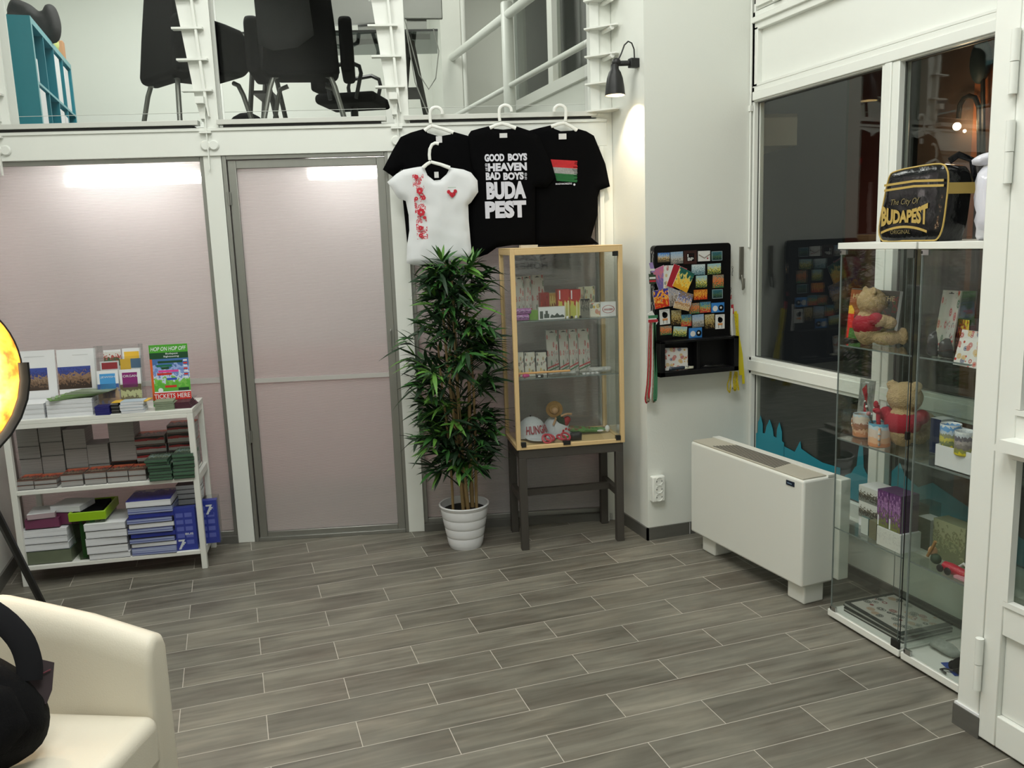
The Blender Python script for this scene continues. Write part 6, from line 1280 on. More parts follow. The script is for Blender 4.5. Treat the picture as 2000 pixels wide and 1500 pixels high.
# ---- plush bears
plush = mat('plush_beige', srgb(196, 168, 126), .95, noise=.22, scale=70, bump=.9, bscale=220); redt = mat('red_knit', srgb(160, 24, 44), .8, bump=.4, bscale=300)
FUR = bpy.data.textures.new('fur', 'CLOUDS'); FUR.noise_scale = .009
def bear(lab, loc, rot, s=1.0, head_turn=0):
    t = thing('plush_bear', lab, 'toy', loc, group='plush bears in red shirts', rot=rot)
    # faces -y, sits on z = 0
    m = MB(); m.ball((0, .01, .075), (.058, .052, .075), plush); hd = Vector((0, -.005, .178))
    m.ball(hd, (.062, .057, .056), plush, 18, 12)
    for x in (-1, 1):
        m.ball((x*.042, .005, .222), (.020, .011, .019), plush); m.ball((x*.062, -.02, .105), (.025, .044, .025), plush); m.ball((x*.064, -.055, .095), (.027, .028, .026), plush)
        m.ball((x*.042, -.06, .032), (.031, .07, .031), plush); m.ball((x*.046, -.118, .038), (.029, .018, .036), plush)
    m.ball((0, -.05, .165), (.026, .020, .020), plush)
    o = m.build('body', t); r = o.modifiers.new('merge', 'REMESH'); r.mode = 'VOXEL'; r.voxel_size = .005; sm = o.modifiers.new('soft', 'SMOOTH'); sm.iterations = 3; r.use_smooth_shade = True
    dd = o.modifiers.new('fur', 'DISPLACE'); dd.texture = FUR; dd.strength = .007; dd.mid_level = .5
    m = MB().ball((0, .01, .085), (.063, .058, .052), redt, 20, 12).ball((.06, -.002, .112), (.027, .030, .027), redt).ball((-.06, -.002, .112), (.027, .030, .027), redt)
    o = m.build('shirt', t); r = o.modifiers.new('merge', 'REMESH'); r.mode = 'VOXEL'; r.voxel_size = .005; r.use_smooth_shade = True
    MB().ball((0, -.072, .170), (.009, .006, .006), black_pl).build('nose', t)
    for x in (-1, 1): MB().ball((x*.021, -.052, .19), .0055, black_pl).build('eye', t)
    t.scale = (s, s, s); return t
zA, zBs, zC = DS
# cookery book behind the upper bear
ck = A('cookbook_cover', [(0, srgb(90, 50, 30)), (.2, srgb(50, 80, 40)), (.4, srgb(120, 44, 30)), (.6, srgb(40, 60, 40)), (.8, srgb(60, 56, 40))], 3, .6)
ccov = mat('cover_orange', srgb(150, 80, 40), .4)
def cook(m, w, h):
    m.fr(-w/2, -w*.22, h*.5, h*.98, -.0010, ccov)
    gt = mat('cream_lettering', srgb(210, 190, 140), .5); m.text('HUNGARISCHE', -w*.44, w*.42, h*.80, h*.90, -.0018, gt, .01); m.text('K\u00dcCHE', -w*.1, w*.3, h*.66, h*.76, -.0018, gt, .01)
    m.poly([(-w*.5, -.0014, h*.62), (-w*.44, -.0014, h*.66), (-w*.36, -.0014, h*.55), (-w*.36, -.0014, h*.2), (-w*.42, -.0014, h*.02), (-w*.46, -.0014, h*.02)], mat('book_red', srgb(214, 40, 34), .4)); m.poly([(-w*.5, -.0018, h*.65), (-w*.44, -.0018, h*.67), (-w*.37, -.0018, h*.57), (-w*.37, -.0018, h*.5), (-w*.49, -.0018, h*.5)], yel)
    m.fr(-w*.42, -w*.16, h*.02, h*.22, -.0016, mat('herb_green', srgb(60, 110, 40), .6, noise=.5, scale=50))
ditem(1651, 566, 1745, 672, .17, zA, .014, ck, paperw, 'cookery_book', 'cookery book lettered HUNGARISCHE behind the upper plush bear', 'book', None, .14, cook)
p = DP(1712, 672, .12); bear('plush bear in a red shirt sitting sideways before the cookery book', DF.W(DP(1697, 672, .09)[0], .09, zA+.002), (0, 0, DF.a+radians(160)), 1.0)
bear('plush bear in a red shirt seen from behind on the middle shelf', DF.W(DP(1762, 880, .14)[0], .14, zBs+.002), (0, 0, DF.a+radians(212)), 1.12)
# shelf A of the second cabinet
x = .435
white_t = mat('wood_tray_pale', srgb(150, 150, 138), .4)
MB().box((0, 0, 0), (.20, .10, .004), white_t).build('pale_tray', loc=DF.W(DP(1765, 690, .12)[0], .1, zA+.001), rz=DF.a, label='flat pale sheet on the upper shelf between the two glass cabinets', cat='sheet') if 0 else None
ditem(1824, 567, 1860, 672, .13, zA, .006, folk, cardw, 'craft_pack', 'white folk-art card pack leaning on the upper shelf behind the clear bags', 'card pack', None, .16, craft)
ditem(1862, 568, 1896, 640, .24, zA, .006, None, mat('grey_card', srgb(120, 124, 116), .5), 'card', 'plain grey card leaning at the back of the upper shelf', 'card', None, .1)
ditem(1866, 624, 1893, 665, .17, zA, .05, A('choc_box', [(0, srgb(90, 50, 40)), (.3, srgb(180, 80, 40)), (.5, srgb(120, 60, 50)), (.7, srgb(220, 190, 60))], 5, .7, vert=False), mat('dark_carton', srgb(60, 56, 60), .4), 'souvenir_box', 'orange and brown printed box behind the floral tile', 'box')
ditem(1896, 624, 1924, 665, .17, zA, .05, mat('dark_carton', srgb(60, 56, 60), .4), mat('dark_carton', srgb(60, 56, 60), .4), 'souvenir_box', 'dark grey printed box behind the floral tile', 'box')
def sun(m, w, h): m.at((w*.40, -.001, h*.42), (pi/2, 0, 0)).lathe([(w*.09, 0), (w*.09, .0003)], yel, 12).at()
ditem(1859, 646, 1921, 706, .015, zA-.012, .004, ftile, paperw, 'folk_tile', 'white tile with red and blue folk flowers on the upper shelf of the second cabinet', 'tile', None, .25, sun, rz=-.12)
for i, (a, b, t_, lb) in enumerate(((1812, 1828, 646, 'crinkled clear bag of dark trinkets, nearer the bear'), (1834, 1858, 660, 'crinkled clear bag of dark trinkets beside the floral tile'))):
    w = DP(b, 680, .05)[0]-DP(a, 680, .05)[0]; h = DP(a, t_, .05)[1]-zA
    o = puff([(-w/2, 0), (w/2, 0), (w/2*.9, h*.6), (w*.2, h), (-w*.2, h), (-w/2*.9, h*.6)], .03, mat('dark_trinkets', (.05, .05, .05), .25, noise=.6, scale=50), res=.01, edge=.02, wr=.008, ws=40).build('trinket_bag', loc=DF.W((DP(a, 680, .05)[0]+DP(b, 680, .05)[0])/2, .06, zA+.001), rz=DF.a, label=lb, cat='bag', group='bags of dark trinkets')
# shelf B: mugs, sticks
def mug(loc, r, h, mt, lab, rz, grp, inner=None, hm=None):
    t = thing('mug', lab, 'mug', loc, DF.a+rz, grp)
    MB().lathe([(r*.9, 0), (r, .004), (r, h-.003), (r*.985, h), (r*.93, h-.003), (r*.92, .008), (.001, .006)], mt, 28, True, False).build('cup', t)
    MB().tube([(-r*.97, 0, h*.82), (-r*1.35, 0, h*.84), (-r*1.62, 0, h*.62), (-r*1.62, 0, h*.40), (-r*1.35, 0, h*.18), (-r*.97, 0, h*.2)], .005, hm or mt, 8).build('handle', t)
    return t
sunm = A('mug_sunset', [(0, srgb(210, 140, 96)), (.18, srgb(222, 176, 140)), (.4, srgb(214, 196, 184)), (.75, srgb(190, 206, 214)), (.9, srgb(90, 160, 190))], 2, .07)
sunm2 = A('mug_sunset_figures', [(0, srgb(196, 130, 90)), (.2, srgb(214, 170, 140)), (.35, srgb(160, 110, 90)), (.6, srgb(220, 204, 190)), (.9, srgb(190, 206, 214))], 4, .12, seed=2)
x1 = DP(1676, 860, .10)[0]; mug(DF.W(x1, .12, zBs+.001), .039, .098, sunm2, 'orange-brown picture mug with its handle out, farther from the bear', 0, 'sunset-coloured mugs')
x2 = DP(1713, 870, .05)[0]; mug(DF.W(x2, .06, zBs+.001), .043, .098, sunm, 'blue-rimmed sunset mug holding two sticks, right beside the bear'.replace('right ', ''), 2.4, 'sunset-coloured mugs')
pk = ditem(1672, 742, 1700, 855, .17, zBs, .006, A('bow_card', [(0, srgb(150, 150, 146)), (.5, srgb(120, 122, 118)), (.8, srgb(150, 152, 148))], 3, .3), cardw, 'craft_pack', 'grey card pack with a red ribbon behind the sunset mugs', 'card pack', None, .08, lambda m, w, h: (m.fr(-w*.05, w*.12, h*.3, h*.75, -.002, redp), m.fr(-.012, .012, h*.94, h*.96, -.001, paperw), m.poly([(-w*.3, -.002, h*.8), (0, -.002, h*.92), (w*.1, -.002, h*.7), (0, -.002, h*.62)], redp)))
b0_ = DF.W(x2, .055, zBs+.02)
MB().tube([(0, 0, 0), (-.05, .0, .09), (-.095, .01, .15)], [.005, .0045, .003], mat('dark_stick', srgb(60, 64, 60), .5), 8).ball((-.06, 0, .105), .009, mat('rose_bead', srgb(190, 130, 130), .5)).ball((-.080, .006, .13), .006, hw_).ball((-.095, .01, .15), .004, hw_).build('decorated_stick', loc=b0_+DF.x*.0, rz=DF.a, label='dark stick with pale beads leaning out of the sunset mug', cat='stick')
MB().tube([(.012, 0, 0), (-.004, .0, .09), (-.020, .01, .145)], [.006, .009, .007], redt, 8).ball((-.014, .0, .125), (.022, .01, .012), redt).ball((-.02, 0, .15), (.012, .008, .016), redt).build('red_pompom_stick', loc=b0_, rz=DF.a, label='red ribboned stick leaning out of the sunset mug', cat='stick')
# shelf B of the second cabinet: picture mugs in a white carton
tow = A('mug_town', [(0, srgb(220, 196, 40)), (.14, srgb(120, 130, 90)), (.3, srgb(200, 190, 90)), (.5, srgb(150, 150, 120)), (.62, srgb(190, 200, 210)), (.75, srgb(110, 160, 210)), (.92, srgb(225, 228, 228))], 5, .09)
tow2 = A('mug_town_grey', [(0, srgb(214, 196, 50)), (.14, srgb(150, 150, 80)), (.3, srgb(130, 122, 118)), (.5, srgb(170, 160, 156)), (.62, srgb(110, 104, 110)), (.8, srgb(200, 206, 212)), (.92, srgb(225, 228, 228))], 5, .10, seed=3)
xa = DP(1826, 900, .03)[0]; xb = DP(1898, 915, .03)[0]; hb = DP(1860, 876, .03)[1]-zBs
ct = thing('mug_carton', 'open white carton on the middle shelf with two picture mugs standing in it', 'box', DF.W(xa, .03, zBs+.001), DF.a)
w_ = xb-xa; MB().box((0, 0, 0), (w_, .003, hb), paperw).box((0, .12, 0), (w_, .123, hb+.05), paperw).box((0, .003, 0), (.003, .12, hb), paperw).box((w_-.003, .003, 0), (w_, .12, hb+.07), paperw).box((0, 0, 0), (w_, .12, .002), paperw).box((.003, .02, .002), (w_-.003, .1, hb-.02), paperw).build('tray', ct)
mug(DF.W(DP(1854, 860, .08)[0], .085, zBs+hb-.018), .037, .092, tow, 'town-view mug with a blue sky, standing behind in the white carton', pi, 'town-view mugs')
mug(DF.W(DP(1884, 870, .05)[0], .05, zBs+hb-.018), .034, .088, tow2, 'greyish town-view mug standing foremost in the white carton', pi, 'town-view mugs')
ditem(1817, 818, 1838, 862, .16, zBs, .06, mat('navy_card', srgb(40, 50, 90), .4), paperw, 'souvenir_box', 'navy and white box behind the town-view mugs', 'box')
# shelf C
pho = A('photo_strip', [(0, srgb(120, 124, 118)), (.2, srgb(60, 56, 48)), (.45, srgb(120, 114, 100)), (.6, srgb(216, 216, 212))], 7, .3)
zz = [DP(1695, v, .12)[1] for v in (1040, 1015, 984, 953)]
ditem(1677, 1015, 1716, 1040, .125, zC, .09, None, paperw, 'photo_box', 'plain white box supporting the panorama photo boxes', 'box', 'panorama photo boxes')
hs = (zz[1]-zC)
ditem(1677, 984, 1715, 1015, .12, zC+hs+.001, .10, pho, paperw, 'photo_box', 'white box with a panorama photo, under its twin', 'box', 'panorama photo boxes')
ditem(1677, 953, 1715, 984, .12, zz[2]+.002, .10, pho, paperw, 'photo_box', 'white box with a panorama photo, on top of its twin', 'box', 'panorama photo boxes')
ditem(1682, 1011, 1696, 1037, .06, zC, .01, A('mini_frame', [(0, srgb(200, 206, 200)), (1, srgb(200, 206, 200))], 3, .1), mat('teal_frame', srgb(70, 110, 110), .4), 'miniature_picture', 'small teal-edged frame before the photo boxes', 'frame')
ditem(1697, 1018, 1712, 1046, .05, zC, .03, mat('olive_block', srgb(110, 108, 84), .5), mat('olive_block', srgb(110, 108, 84), .5), 'small_box', 'small olive box beside the teal-edged frame', 'box')
zw = DP(1735, 1036, .03)[1]-zC
ditem(1712, 1036, 1759, 1078, .03, zC, .10, A('white_print_box', [(0, srgb(214, 214, 208)), (.55, srgb(170, 172, 168)), (.62, srgb(216, 216, 210))], 6, .6), paperw, 'souvenir_box', 'white box with grey prints under the purple boxes', 'box')
pur = A('purple_lavender', [(0, srgb(110, 120, 50)), (.22, srgb(96, 46, 110)), (.42, srgb(150, 96, 160)), (.6, srgb(180, 140, 186)), (.72, srgb(96, 40, 110))], 5, .5)
for i, (a, b) in enumerate(((1713, 1735), (1735.5, 1759))): ditem(a, (958, 966)[i], b, 1040, .035, zC+zw+.001, .09, pur, mat('purple_carton', srgb(80, 50, 90), .4), 'lavender_box', 'tall purple floral box on the white one, %s' % ('nearer the photo boxes', 'nearer the second cabinet')[i], 'box', 'tall purple boxes', 0, lambda m, w, h: m.fr(-w*.42, -w*.30, h*.02, h*.3, -.0012, paperw))
# second cabinet, shelf C
clr = glass('acrylic_box', (.78, .82, .78), .9, 1.4, .05)
for i, (a, t_, b, u, yy, lb) in enumerate(((1790, 982, 1815, 1020, .2, 'clear acrylic box at the back of the lower shelf, upper'), (1792, 1012, 1818, 1045, .15, 'dark-backed white box before the acrylic one'))):
    ditem(a, t_, b, u, yy, zC, .06, mat('box_green_grey', srgb(60, 70, 62), .4), clr if not i else paperw, 'acrylic_box', lb, 'box')
bb = ditem(1822, 1022, 1886, 1068, .13, zC, .07, A('green_gift', [(0, srgb(110, 116, 84)), (.4, srgb(140, 146, 108)), (.55, srgb(110, 112, 80)), (.7, srgb(146, 150, 116))], 5, .4), mat('pale_green_box', srgb(120, 126, 98), .35), 'gift_box', 'pale green gift box behind the red-skirted doll', 'box', bev=.003)
xd = DP(1830, 1085, .06)[0]
fd_ = thing('folk_doll', 'small folk doll with a red dotted skirt lying in the second glass cabinet', 'doll', DF.W(xd, .06, zC+.001), DF.a)
rdot = art_floral('red_dotted', srgb(180, 26, 50), (srgb(220, 150, 160), srgb(200, 60, 80)), 12, .25)
MB().at((.07, 0, .016), (0, 1.62, .1)).lathe([(.018, -.03), (.021, .0), (.017, .05), (.012, .07)], rdot, 16).build('skirt', fd_)
MB().ball((-.004, .0, .028), (.022, .018, .020), mat('doll_green', srgb(30, 56, 34), .7)).build('bodice', fd_)
MB().ball((-.026, .005, .052), (.018, .016, .018), skinm).build('head', fd_); MB().tube([(-.035, -.01, .03), (-.01, -.012, .075), (.0, -.01, .10)], .006, straw, 8).build('arm', fd_)
for a in (.05, .085): MB().at((a, -.03, .016), (pi/2, 0, 0)).lathe([(.013, 0), (.015, .004), (.013, .008)], black_pl, 16).build('shoe', fd_)
MB().tube([(0, 0, .004), (.02, .0, .02), (.035, 0, .035), (.05, 0, .026), (.045, 0, .012), (.03, 0, .006), (.055, -.01, -.0+.004)], .005, hw_, 8).build('white_scissors', loc=DF.W(DP(1868, 1085, .1)[0], .10, zC+.001), rz=DF.a, label='white scissor-like trinket beyond the doll on the lower shelf', cat='trinket')
MB().box((0, 0, 0), (.09, .07, .01), mat('pink_felt', srgb(200, 140, 150), .7)).build('felt_pad', loc=DF.W(DP(1862, 1118, .03)[0], .03, zC+.001), rz=DF.a, bev=.002, label='pink felt pad at the front edge of the lower shelf, second cabinet', cat='pad')
MB().ball((.04, .03, .010), (.035, .025, .009), mat('amber_felt', srgb(190, 140, 60), .6)).build('amber_trinket', loc=DF.W(DP(1862, 1118, .03)[0]+.01, .04, zC+.0115), rz=DF.a, label='amber trinket lying on the pink felt pad', cat='trinket')
# floor of the first cabinet: folded embroidered cloths
emb = art_floral('embroidered_cloth', srgb(170, 168, 160), (srgb(120, 60, 56), srgb(50, 56, 52), srgb(90, 96, 90), srgb(150, 120, 90)), 7, .46, rough=.8)
dcl = mat('dark_green_cloth', srgb(34, 40, 36), .8, noise=.2, scale=40)
for k in range(6):
    m = MB().box((-.17, -.13, 0), (.17, .13, .0062), [dcl, mat('pale_cloth_edge', srgb(150, 152, 146), .8)][k % 3 == 1]); 
    if k == 5: m.quad([(-.15, -.115, .0066), (.15, -.115, .0066), (.15, .115, .0066), (-.15, .115, .0066)], emb)
    m.build('folded_cloth', loc=DF.W(.215+random.uniform(-.004, .004), .18, .0425+.0068*k), rz=DF.a+random.uniform(-.03, .03), label='dark folded embroidered cloth on the cabinet floor, %s of its pile' % (ORD[k] if k < 5 else 'topmost'), cat='cloth', group='folded cloths in the first cabinet')
MB().box((0, 0, 0), (.10, .006, .035), mat('white_tag_card', srgb(180, 182, 176), .5)).build('price_card', loc=DF.W(.02, .018, .044), rz=DF.a, label='narrow dark price card before the folded cloths', cat='card') if 0 else None
puff([(-.07, 0), (.06, 0), (.075, .025), (.03, .045), (-.05, .04)], .05, mat('lace_grey', srgb(140, 146, 138), .7, noise=.35, scale=60), res=.014, edge=.03, wr=.006, ws=25).build('lace_bag', loc=DF.W(.435+.07, .16, .0435), rz=DF.a, label='grey lace-filled bag on the floor of the second cabinet', cat='bag')
for i, (x, y, r) in enumerate(((.80, .10, .035), (.79, .055, .022))): pass
m = MB().ball((0, 0, .03), (.045, .04, .032), black_cl).ball((-.035, -.01, .02), (.022, .02, .02), black_cl).tube([(-.02, -.03, .012), (-.045, -.045, .01), (-.05, -.06, .008), (-.02, -.065, .008)], .004, black_pl, 6)
m.build('black_purse', loc=DF.W(DP(1882, 1320, .08)[0], .08, .0435), rz=DF.a, label='small black purse on the floor of the second cabinet', cat='purse')
MB().box((0, 0, 0), (.10, .045, .002), mat('blue_card', srgb(40, 70, 150), .35)).build('blue_card', loc=DF.W(DP(1840, 1322, .08)[0], .07, .0435), rz=DF.a-.3, label='flat blue card beside the black purse', cat='card')
# ---- bags on top
pat = mat('black_patent', (.004, .004, .005), .16, coat=.15, bump=.5, bscale=22, spec=.35); gold = mat('gold_trim', srgb(190, 162, 88), .4, .2)
zt = CBH+.001
def BQ(px, py, y=.03): return DF.on(px, py, y)
bo = [BQ(*q) for q in rounded( ((1737, 345), (1752, 332), (1800, 322), (1838, 318), (1850, 328), (1853, 350), (1848, 400), (1842, 440), (1833, 462), (1820, 468), (1780, 468), (1733, 470), (1720, 462), (1718, 440), (1726, 395)), 3)]
zmin = min(p[1] for p in bo); bo = [(x, max(0, z-zmin)) for x, z in bo]
bag = thing('shoulder_bag', 'glossy black shoulder bag lettered BUDAPEST in gold, on top of the glass cabinets', 'bag', DF.W(0, .03, zt), DF.a)
gz = lambda px, py: (BQ(px, py)[0], BQ(px, py)[1]-zmin)
def barrel():
    m = MB(); n = len(bo); f = [Vector((x, 0, z)) for x, z in bo]; cx = sum(p.x for p in f)/n; cz = sum(p.z for p in f)/n
    rings = [(0, 1.0), (.02, 1.0), (.10, .97), (.12, .90)]; vs = []
    for y, s in rings:
        for p in f: vs.append((cx+(p.x-cx)*s, y, max(0, cz+(p.z-cz)*s) if p.z > .02 else 0))
    fs = [(i*n+k, i*n+(k+1) % n, (i+1)*n+(k+1) % n, (i+1)*n+k) for i in range(3) for k in range(n)]
    m.add(vs, fs, pat); m.add([vs[3*n+k] for k in range(n)], [tuple(range(n))], pat); return m
barrel().build('gusset', bag); puff(bo, .012, pat, res=.02, edge=.03, wr=.003, ws=12).build('front_panel', bag)
MB().tube([(x, -.001, max(.003, z)) for x, z in bo], .0032, gold, 8, closed=True).build('piping', bag)
m = MB()
for ya, yb in ((352, 357), (362, 367)):
    L = [gz(1733+(1850-1733)*k/8, ya+6-9*min(1, k/4)-2*max(0, (k-4)/4)) for k in range(9)]; th = .0085
    for k in range(8): m.quad([(L[k][0], -.0145, L[k][1]-th), (L[k+1][0], -.0145, L[k+1][1]-th), (L[k+1][0], -.0145, L[k+1][1]), (L[k][0], -.0145, L[k][1])], gold)
m.build('gold_stripe', bag)
m = MB(); gy = mat('faint_gold_print', srgb(120, 108, 66), .5)
a = gz(1746, 402); b = gz(1802, 383); m.text('The City Of', a[0], b[0], a[1], b[1], -.0148, gy, .0, .3)
a = gz(1727, 441); b = gz(1819, 394)
def wb(u, w, x, z):
    dz = ((u-.5)*2)**2; lo = a[1]-.012*dz+.012; hi = b[1]-.020+.022*dz; return x+.006*(w-.5)*0, lo+(hi-lo)*w
m.text('BUDAPEST', a[0], b[0], 0, 1, -.0148, gold, .05, 0, wb)
for k in range(14):
    u0, u1 = k/14, (k+1)/14; f = lambda u: a[1]-.008-.020*((u-.5)*2)**2+.010
    m.quad([(a[0]+(b[0]-a[0])*u0, -.0148, f(u0)-.009), (a[0]+(b[0]-a[0])*u1, -.0148, f(u1)-.009), (a[0]+(b[0]-a[0])*u1, -.0148, f(u1)), (a[0]+(b[0]-a[0])*u0, -.0148, f(u0))], gold)
c = gz(1745, 455); d = gz(1784, 446); m.text('ORIGINAL', c[0], d[0], c[1], d[1], -.0148, gy, .0)
m.build('lettering', bag)
xr = max(p[0] for p in bo); m = MB().box((xr-.02, .0, .145 if 0 else gz(1853, 376)[1]), (xr+.002, .122, gz(1853, 354)[1]), gold).build('side_strap', bag) 
MB().tube([(xr-.03, .03, .28), (xr-.02, .06, .30), (xr, .10, .28), (xr-.01, .13, .2)], .012, pat, 8, flat=.4).build('strap', bag)
wb_m = mat('white_patent', srgb(214, 214, 224), .15, coat=.5, bump=.3, bscale=12)
wo = [BQ(*q, .02) for q in ((1891, 470), (1889, 400), (1893, 340), (1905, 322), (1940, 312), (1975, 312), (1975, 468))]; wz = min(p[1] for p in wo); wx0 = wo[0][0]
wo = [(x, max(0, z-wz)) for x, z in wo]
wbag = thing('shoulder_bag', 'white patent shoulder bag half hidden by the door post, behind the black bag', 'bag', DF.W(0, .06, zt), DF.a)
puff(wo, .05, wb_m, res=.03, edge=.08, wr=.006, ws=10).build('body', wbag)
MB().prism([(x+.01, z) for x, z in wo], .0, .12, wb_m).build('gusset', wbag)
hq = [(BQ(*q, .0)[0], BQ(*q, .0)[1]-wz) for q in ((1873, 319), (1880, 309), (1897, 300), (1920, 296), (1950, 298), (1960, 312), (1935, 316), (1905, 322), (1888, 324))]
puff(rounded(hq, 3), .02, wb_m, res=.015, edge=.02, wr=.006, ws=20, y0=-.01).build('handle', wbag)
MB().box((wo[4][0]+.01, -.052, .13), (wo[5][0], -.045, .19), black_pl).build('dark_print', wbag)
# white shelf card behind? (street side) small lamp scene added beyond the glass in place of reflections
# ================================================================ OUTSIDE THE STREET WINDOW, WITH STAND-INS FOR REFLECTIONS
OF = Frame(3.4, 4.147, -90)   # facade niche beyond the glass
def OP(px, py, y=0): return OF.on(px, py, y)
a = OP(1902, 200)[0]; b = OP(1985, 200)[0]
MB().box((a, 0, 0), (b, .05, 3.0), om).build('reflection_panel', loc=OF.W(0, 0, 0), rz=OF.a, label='added timber panel beyond the window, standing in for a reflection above the white bag', cat='panel')  # added outside to imitate an orange wall reflected in the pane
c = OP(1790, 200)[0]; d = a-.005
MB().box((c, .02, 1.5), (d, .07, 3.0), mat('dark_shutter', srgb(96, 74, 62), .7, noise=.2, scale=4, stretch=(1, 1, 9))).build('slatted_shutter', loc=OF.W(0, 0, 0), rz=OF.a, label='dim brown slatted shutter outside beside the lit timber panel', cat='shutter')
e = OP(1655, 300)[0]; f = OP(1722, 300)[0]
MB().box((e, .0, 1.3), (f, .05, 3.2), mat('red_brown_panel', srgb(84, 34, 24), .5)).build('reflection_strip', loc=OF.W(0, 0, 0), rz=OF.a, label='added red-brown panel standing in for a reflection, behind the middle window bar', cat='door')  # reflected red-brown column, built as a solid panel beyond the glass
MB().box((-.3, .06, 0), (2.6, .12, 4.2), mat('street_wall', srgb(64, 62, 58), .8, noise=.1)).build('facade_wall', loc=OF.W(0, .2, 0), rz=OF.a, kind='structure')
pipe = thing('reflected_pipe_lamp', 'dark arched pipe lamp added beyond the window, standing in for a reflected one', 'lamp', OF.W(0, -.04, 0), OF.a)  # lamp reflected in the pane, added as a solid one outside
q1 = OP(1913, 300, -.04); q2 = OP(1912, 210, -.04); q3 = OP(1893, 187, -.04); q4 = OP(1875, 205, -.04); q5 = OP(1872, 232, -.04)
P3 = lambda q: (q[0], 0, q[1])
MB().tube([P3((q1[0], 1.2)), P3(q1), P3(q2), P3(((q2[0]+q3[0])/2+.004, (q3[1]*.8+q2[1]*.2))), P3(q3), P3(((q4[0]+q3[0])/2-.004, (q3[1]*.8+q4[1]*.2))), P3(q4), P3(q5)], .011, black_mt, 8).build('pipe', pipe)
q6 = OP(1920, 115, -.04); q7 = OP(1920, 300, -.04)
MB().tube([P3((q7[0], 1.2)), P3(q7), P3(q6)], .010, black_mt, 8).build('pipe', pipe)
q8 = OP(1915, 120, -.04); MB().ball((q8[0], 0, q8[1]), (.05, .04, .10), mat('dark_teal_lantern', srgb(30, 44, 46), .6)).build('lamp_head', pipe)
qb = OP(1869, 247, -.04); MB().ball((qb[0], 0, qb[1]), .018, mat('pipe_bulb', (1, .8, .5), .5, emit=(1, .72, .42), es=45)).build('bulb', pipe)
qc = OP(1884, 256, -.04); MB().ball((qc[0], 0, qc[1]), .007, mat('pipe_bulb', (1, .8, .5), .5, emit=(1, .72, .42), es=45)).build('bulb', pipe)
l = bpy.data.lights.new('reflected_lamp_light', 'POINT'); l.energy = 1.8; l.color = (1, .66, .38); l.shadow_soft_size = .03  # added warm light for the stand-in lamp and panel
o = bpy.data.objects.new('reflected_lamp_light', l); C.objects.link(o); o.location = OF.W(q6[0]+.02, -.16, 2.2)
# ================================================================ sign on the wall behind the viewer, mirrored in the showcase glass
sg = thing('wall_sign', 'white wall sign lettered HOME A, seen mirrored in the showcase glass', 'sign', (0, -1.6, 0), pi)
MB().box((-2.14, -.03, 1.28), (-1.25, 0, 1.72), mat('sign_white', srgb(235, 236, 236), .5)).build('sign_board', sg)
m = MB(); ink = mat('sign_ink', srgb(40, 60, 80), .5)
m.text('SZIG', -2.06, -1.68, 1.455, 1.56, -.032, ink, .03); m.text('HOME A', -2.08, -1.65, 1.355, 1.435, -.032, ink, .03); m.build('lettering', sg)
MB().box((-2.34, -.03, 1.36), (-2.16, 0, 1.56), mat('dark_frame_panel', srgb(30, 32, 32), .5)).build('dark_notice', loc=(0, -1.6, 0), rz=pi, label='small dark notice beside the white wall sign, seen mirrored in the showcase glass', cat='notice')
# ================================================================ ARMCHAIR, BACKPACK, DOME LAMP
leath = mat('cream_leather', srgb(224, 217, 200), .42, noise=.02, scale=5, bump=.08, bscale=240)
AC = Vector((-.738, 2.283, 0)); AR = radians(-25)   # chair centre; seat opens towards local +x
ac = thing('tub_armchair', 'cream leather tub armchair with a curved back, holding a black backpack', 'armchair', AC, AR)
# plan of the shell: outer line of arm, back, arm
def plan():
    out = []; W2, R = .385, .30
    out.append((.36, W2)); out.append((.15, W2+.01))
    for k in range(13): a = radians(80+200*k/12); out.append((-.06+.33*cos(a), (W2)*sin(a)))
    out.append((.15, -W2-.01)); out.append((.36, -W2)); return out
pl_ = plan(); n = len(pl_); th = .095; prof = []
m = MB(); vs = []; K = 9
for i, (x, y) in enumerate(pl_):
    a = Vector(pl_[max(0, i-1)]); b = Vector(pl_[min(n-1, i+1)]); t = (b-a).normalized(); nrm = Vector((-t.y, t.x))  # inwards
    if nrm.dot(Vector((.05, 0))-Vector((x, y))) < 0: nrm = -nrm
    s = i/(n-1); back = max(0, 1-abs(s-.5)*2.3); zt_ = min(.762, .648+.27*max(0, .36-x)); o = Vector((x, y))
    sec = [(0, .05), (0, .3), (.0, zt_-.05), (.012, zt_-.016), (.045, zt_), (th-.03, zt_-.006), (th-.006, zt_-.03), (th+.004, zt_-.08), (th+.012, .3), (th, .06)]
    for d, z in sec: q = o+nrm*d; vs.append((q.x, q.y, z))
K = 10; fs = [(i*K+k, (i+1)*K+k, (i+1)*K+(k+1) % K, i*K+(k+1) % K) for i in range(n-1) for k in range(K)]
fs += [tuple(range(K)), tuple((n-1)*K+k for k in range(K-1, -1, -1))]
m.add(vs, fs, leath); m.fix = True; o = m.build('shell', ac, ang=3.2); o.modifiers.new('b', 'BEVEL').width = .02; o.modifiers['b'].segments = 4; o.modifiers['b'].limit_method = 'ANGLE'; o.modifiers['b'].angle_limit = .9
MB().box((-.27, -.285, .29), (.375, .285, .447), leath).build('seat_cushion', ac, bev=.035, seg=5)
MB().box((-.26, -.285, .06), (.345, .285, .288), leath).build('seat_base', ac, bev=.012)
for x, y in ((.3, .28), (.3, -.28), (-.25, .2), (-.25, -.2)): MB().at((x, y, 0)).lathe([(.016, 0), (.022, .06)], black_pl, 12).at().build('leg', ac)
bpm = mat('black_backpack_nylon', (.0035, .0035, .0042), .9, bump=.3, bscale=200, spec=.15); strapm = mat('black_webbing', (.009, .009, .011), .85, spec=.2)
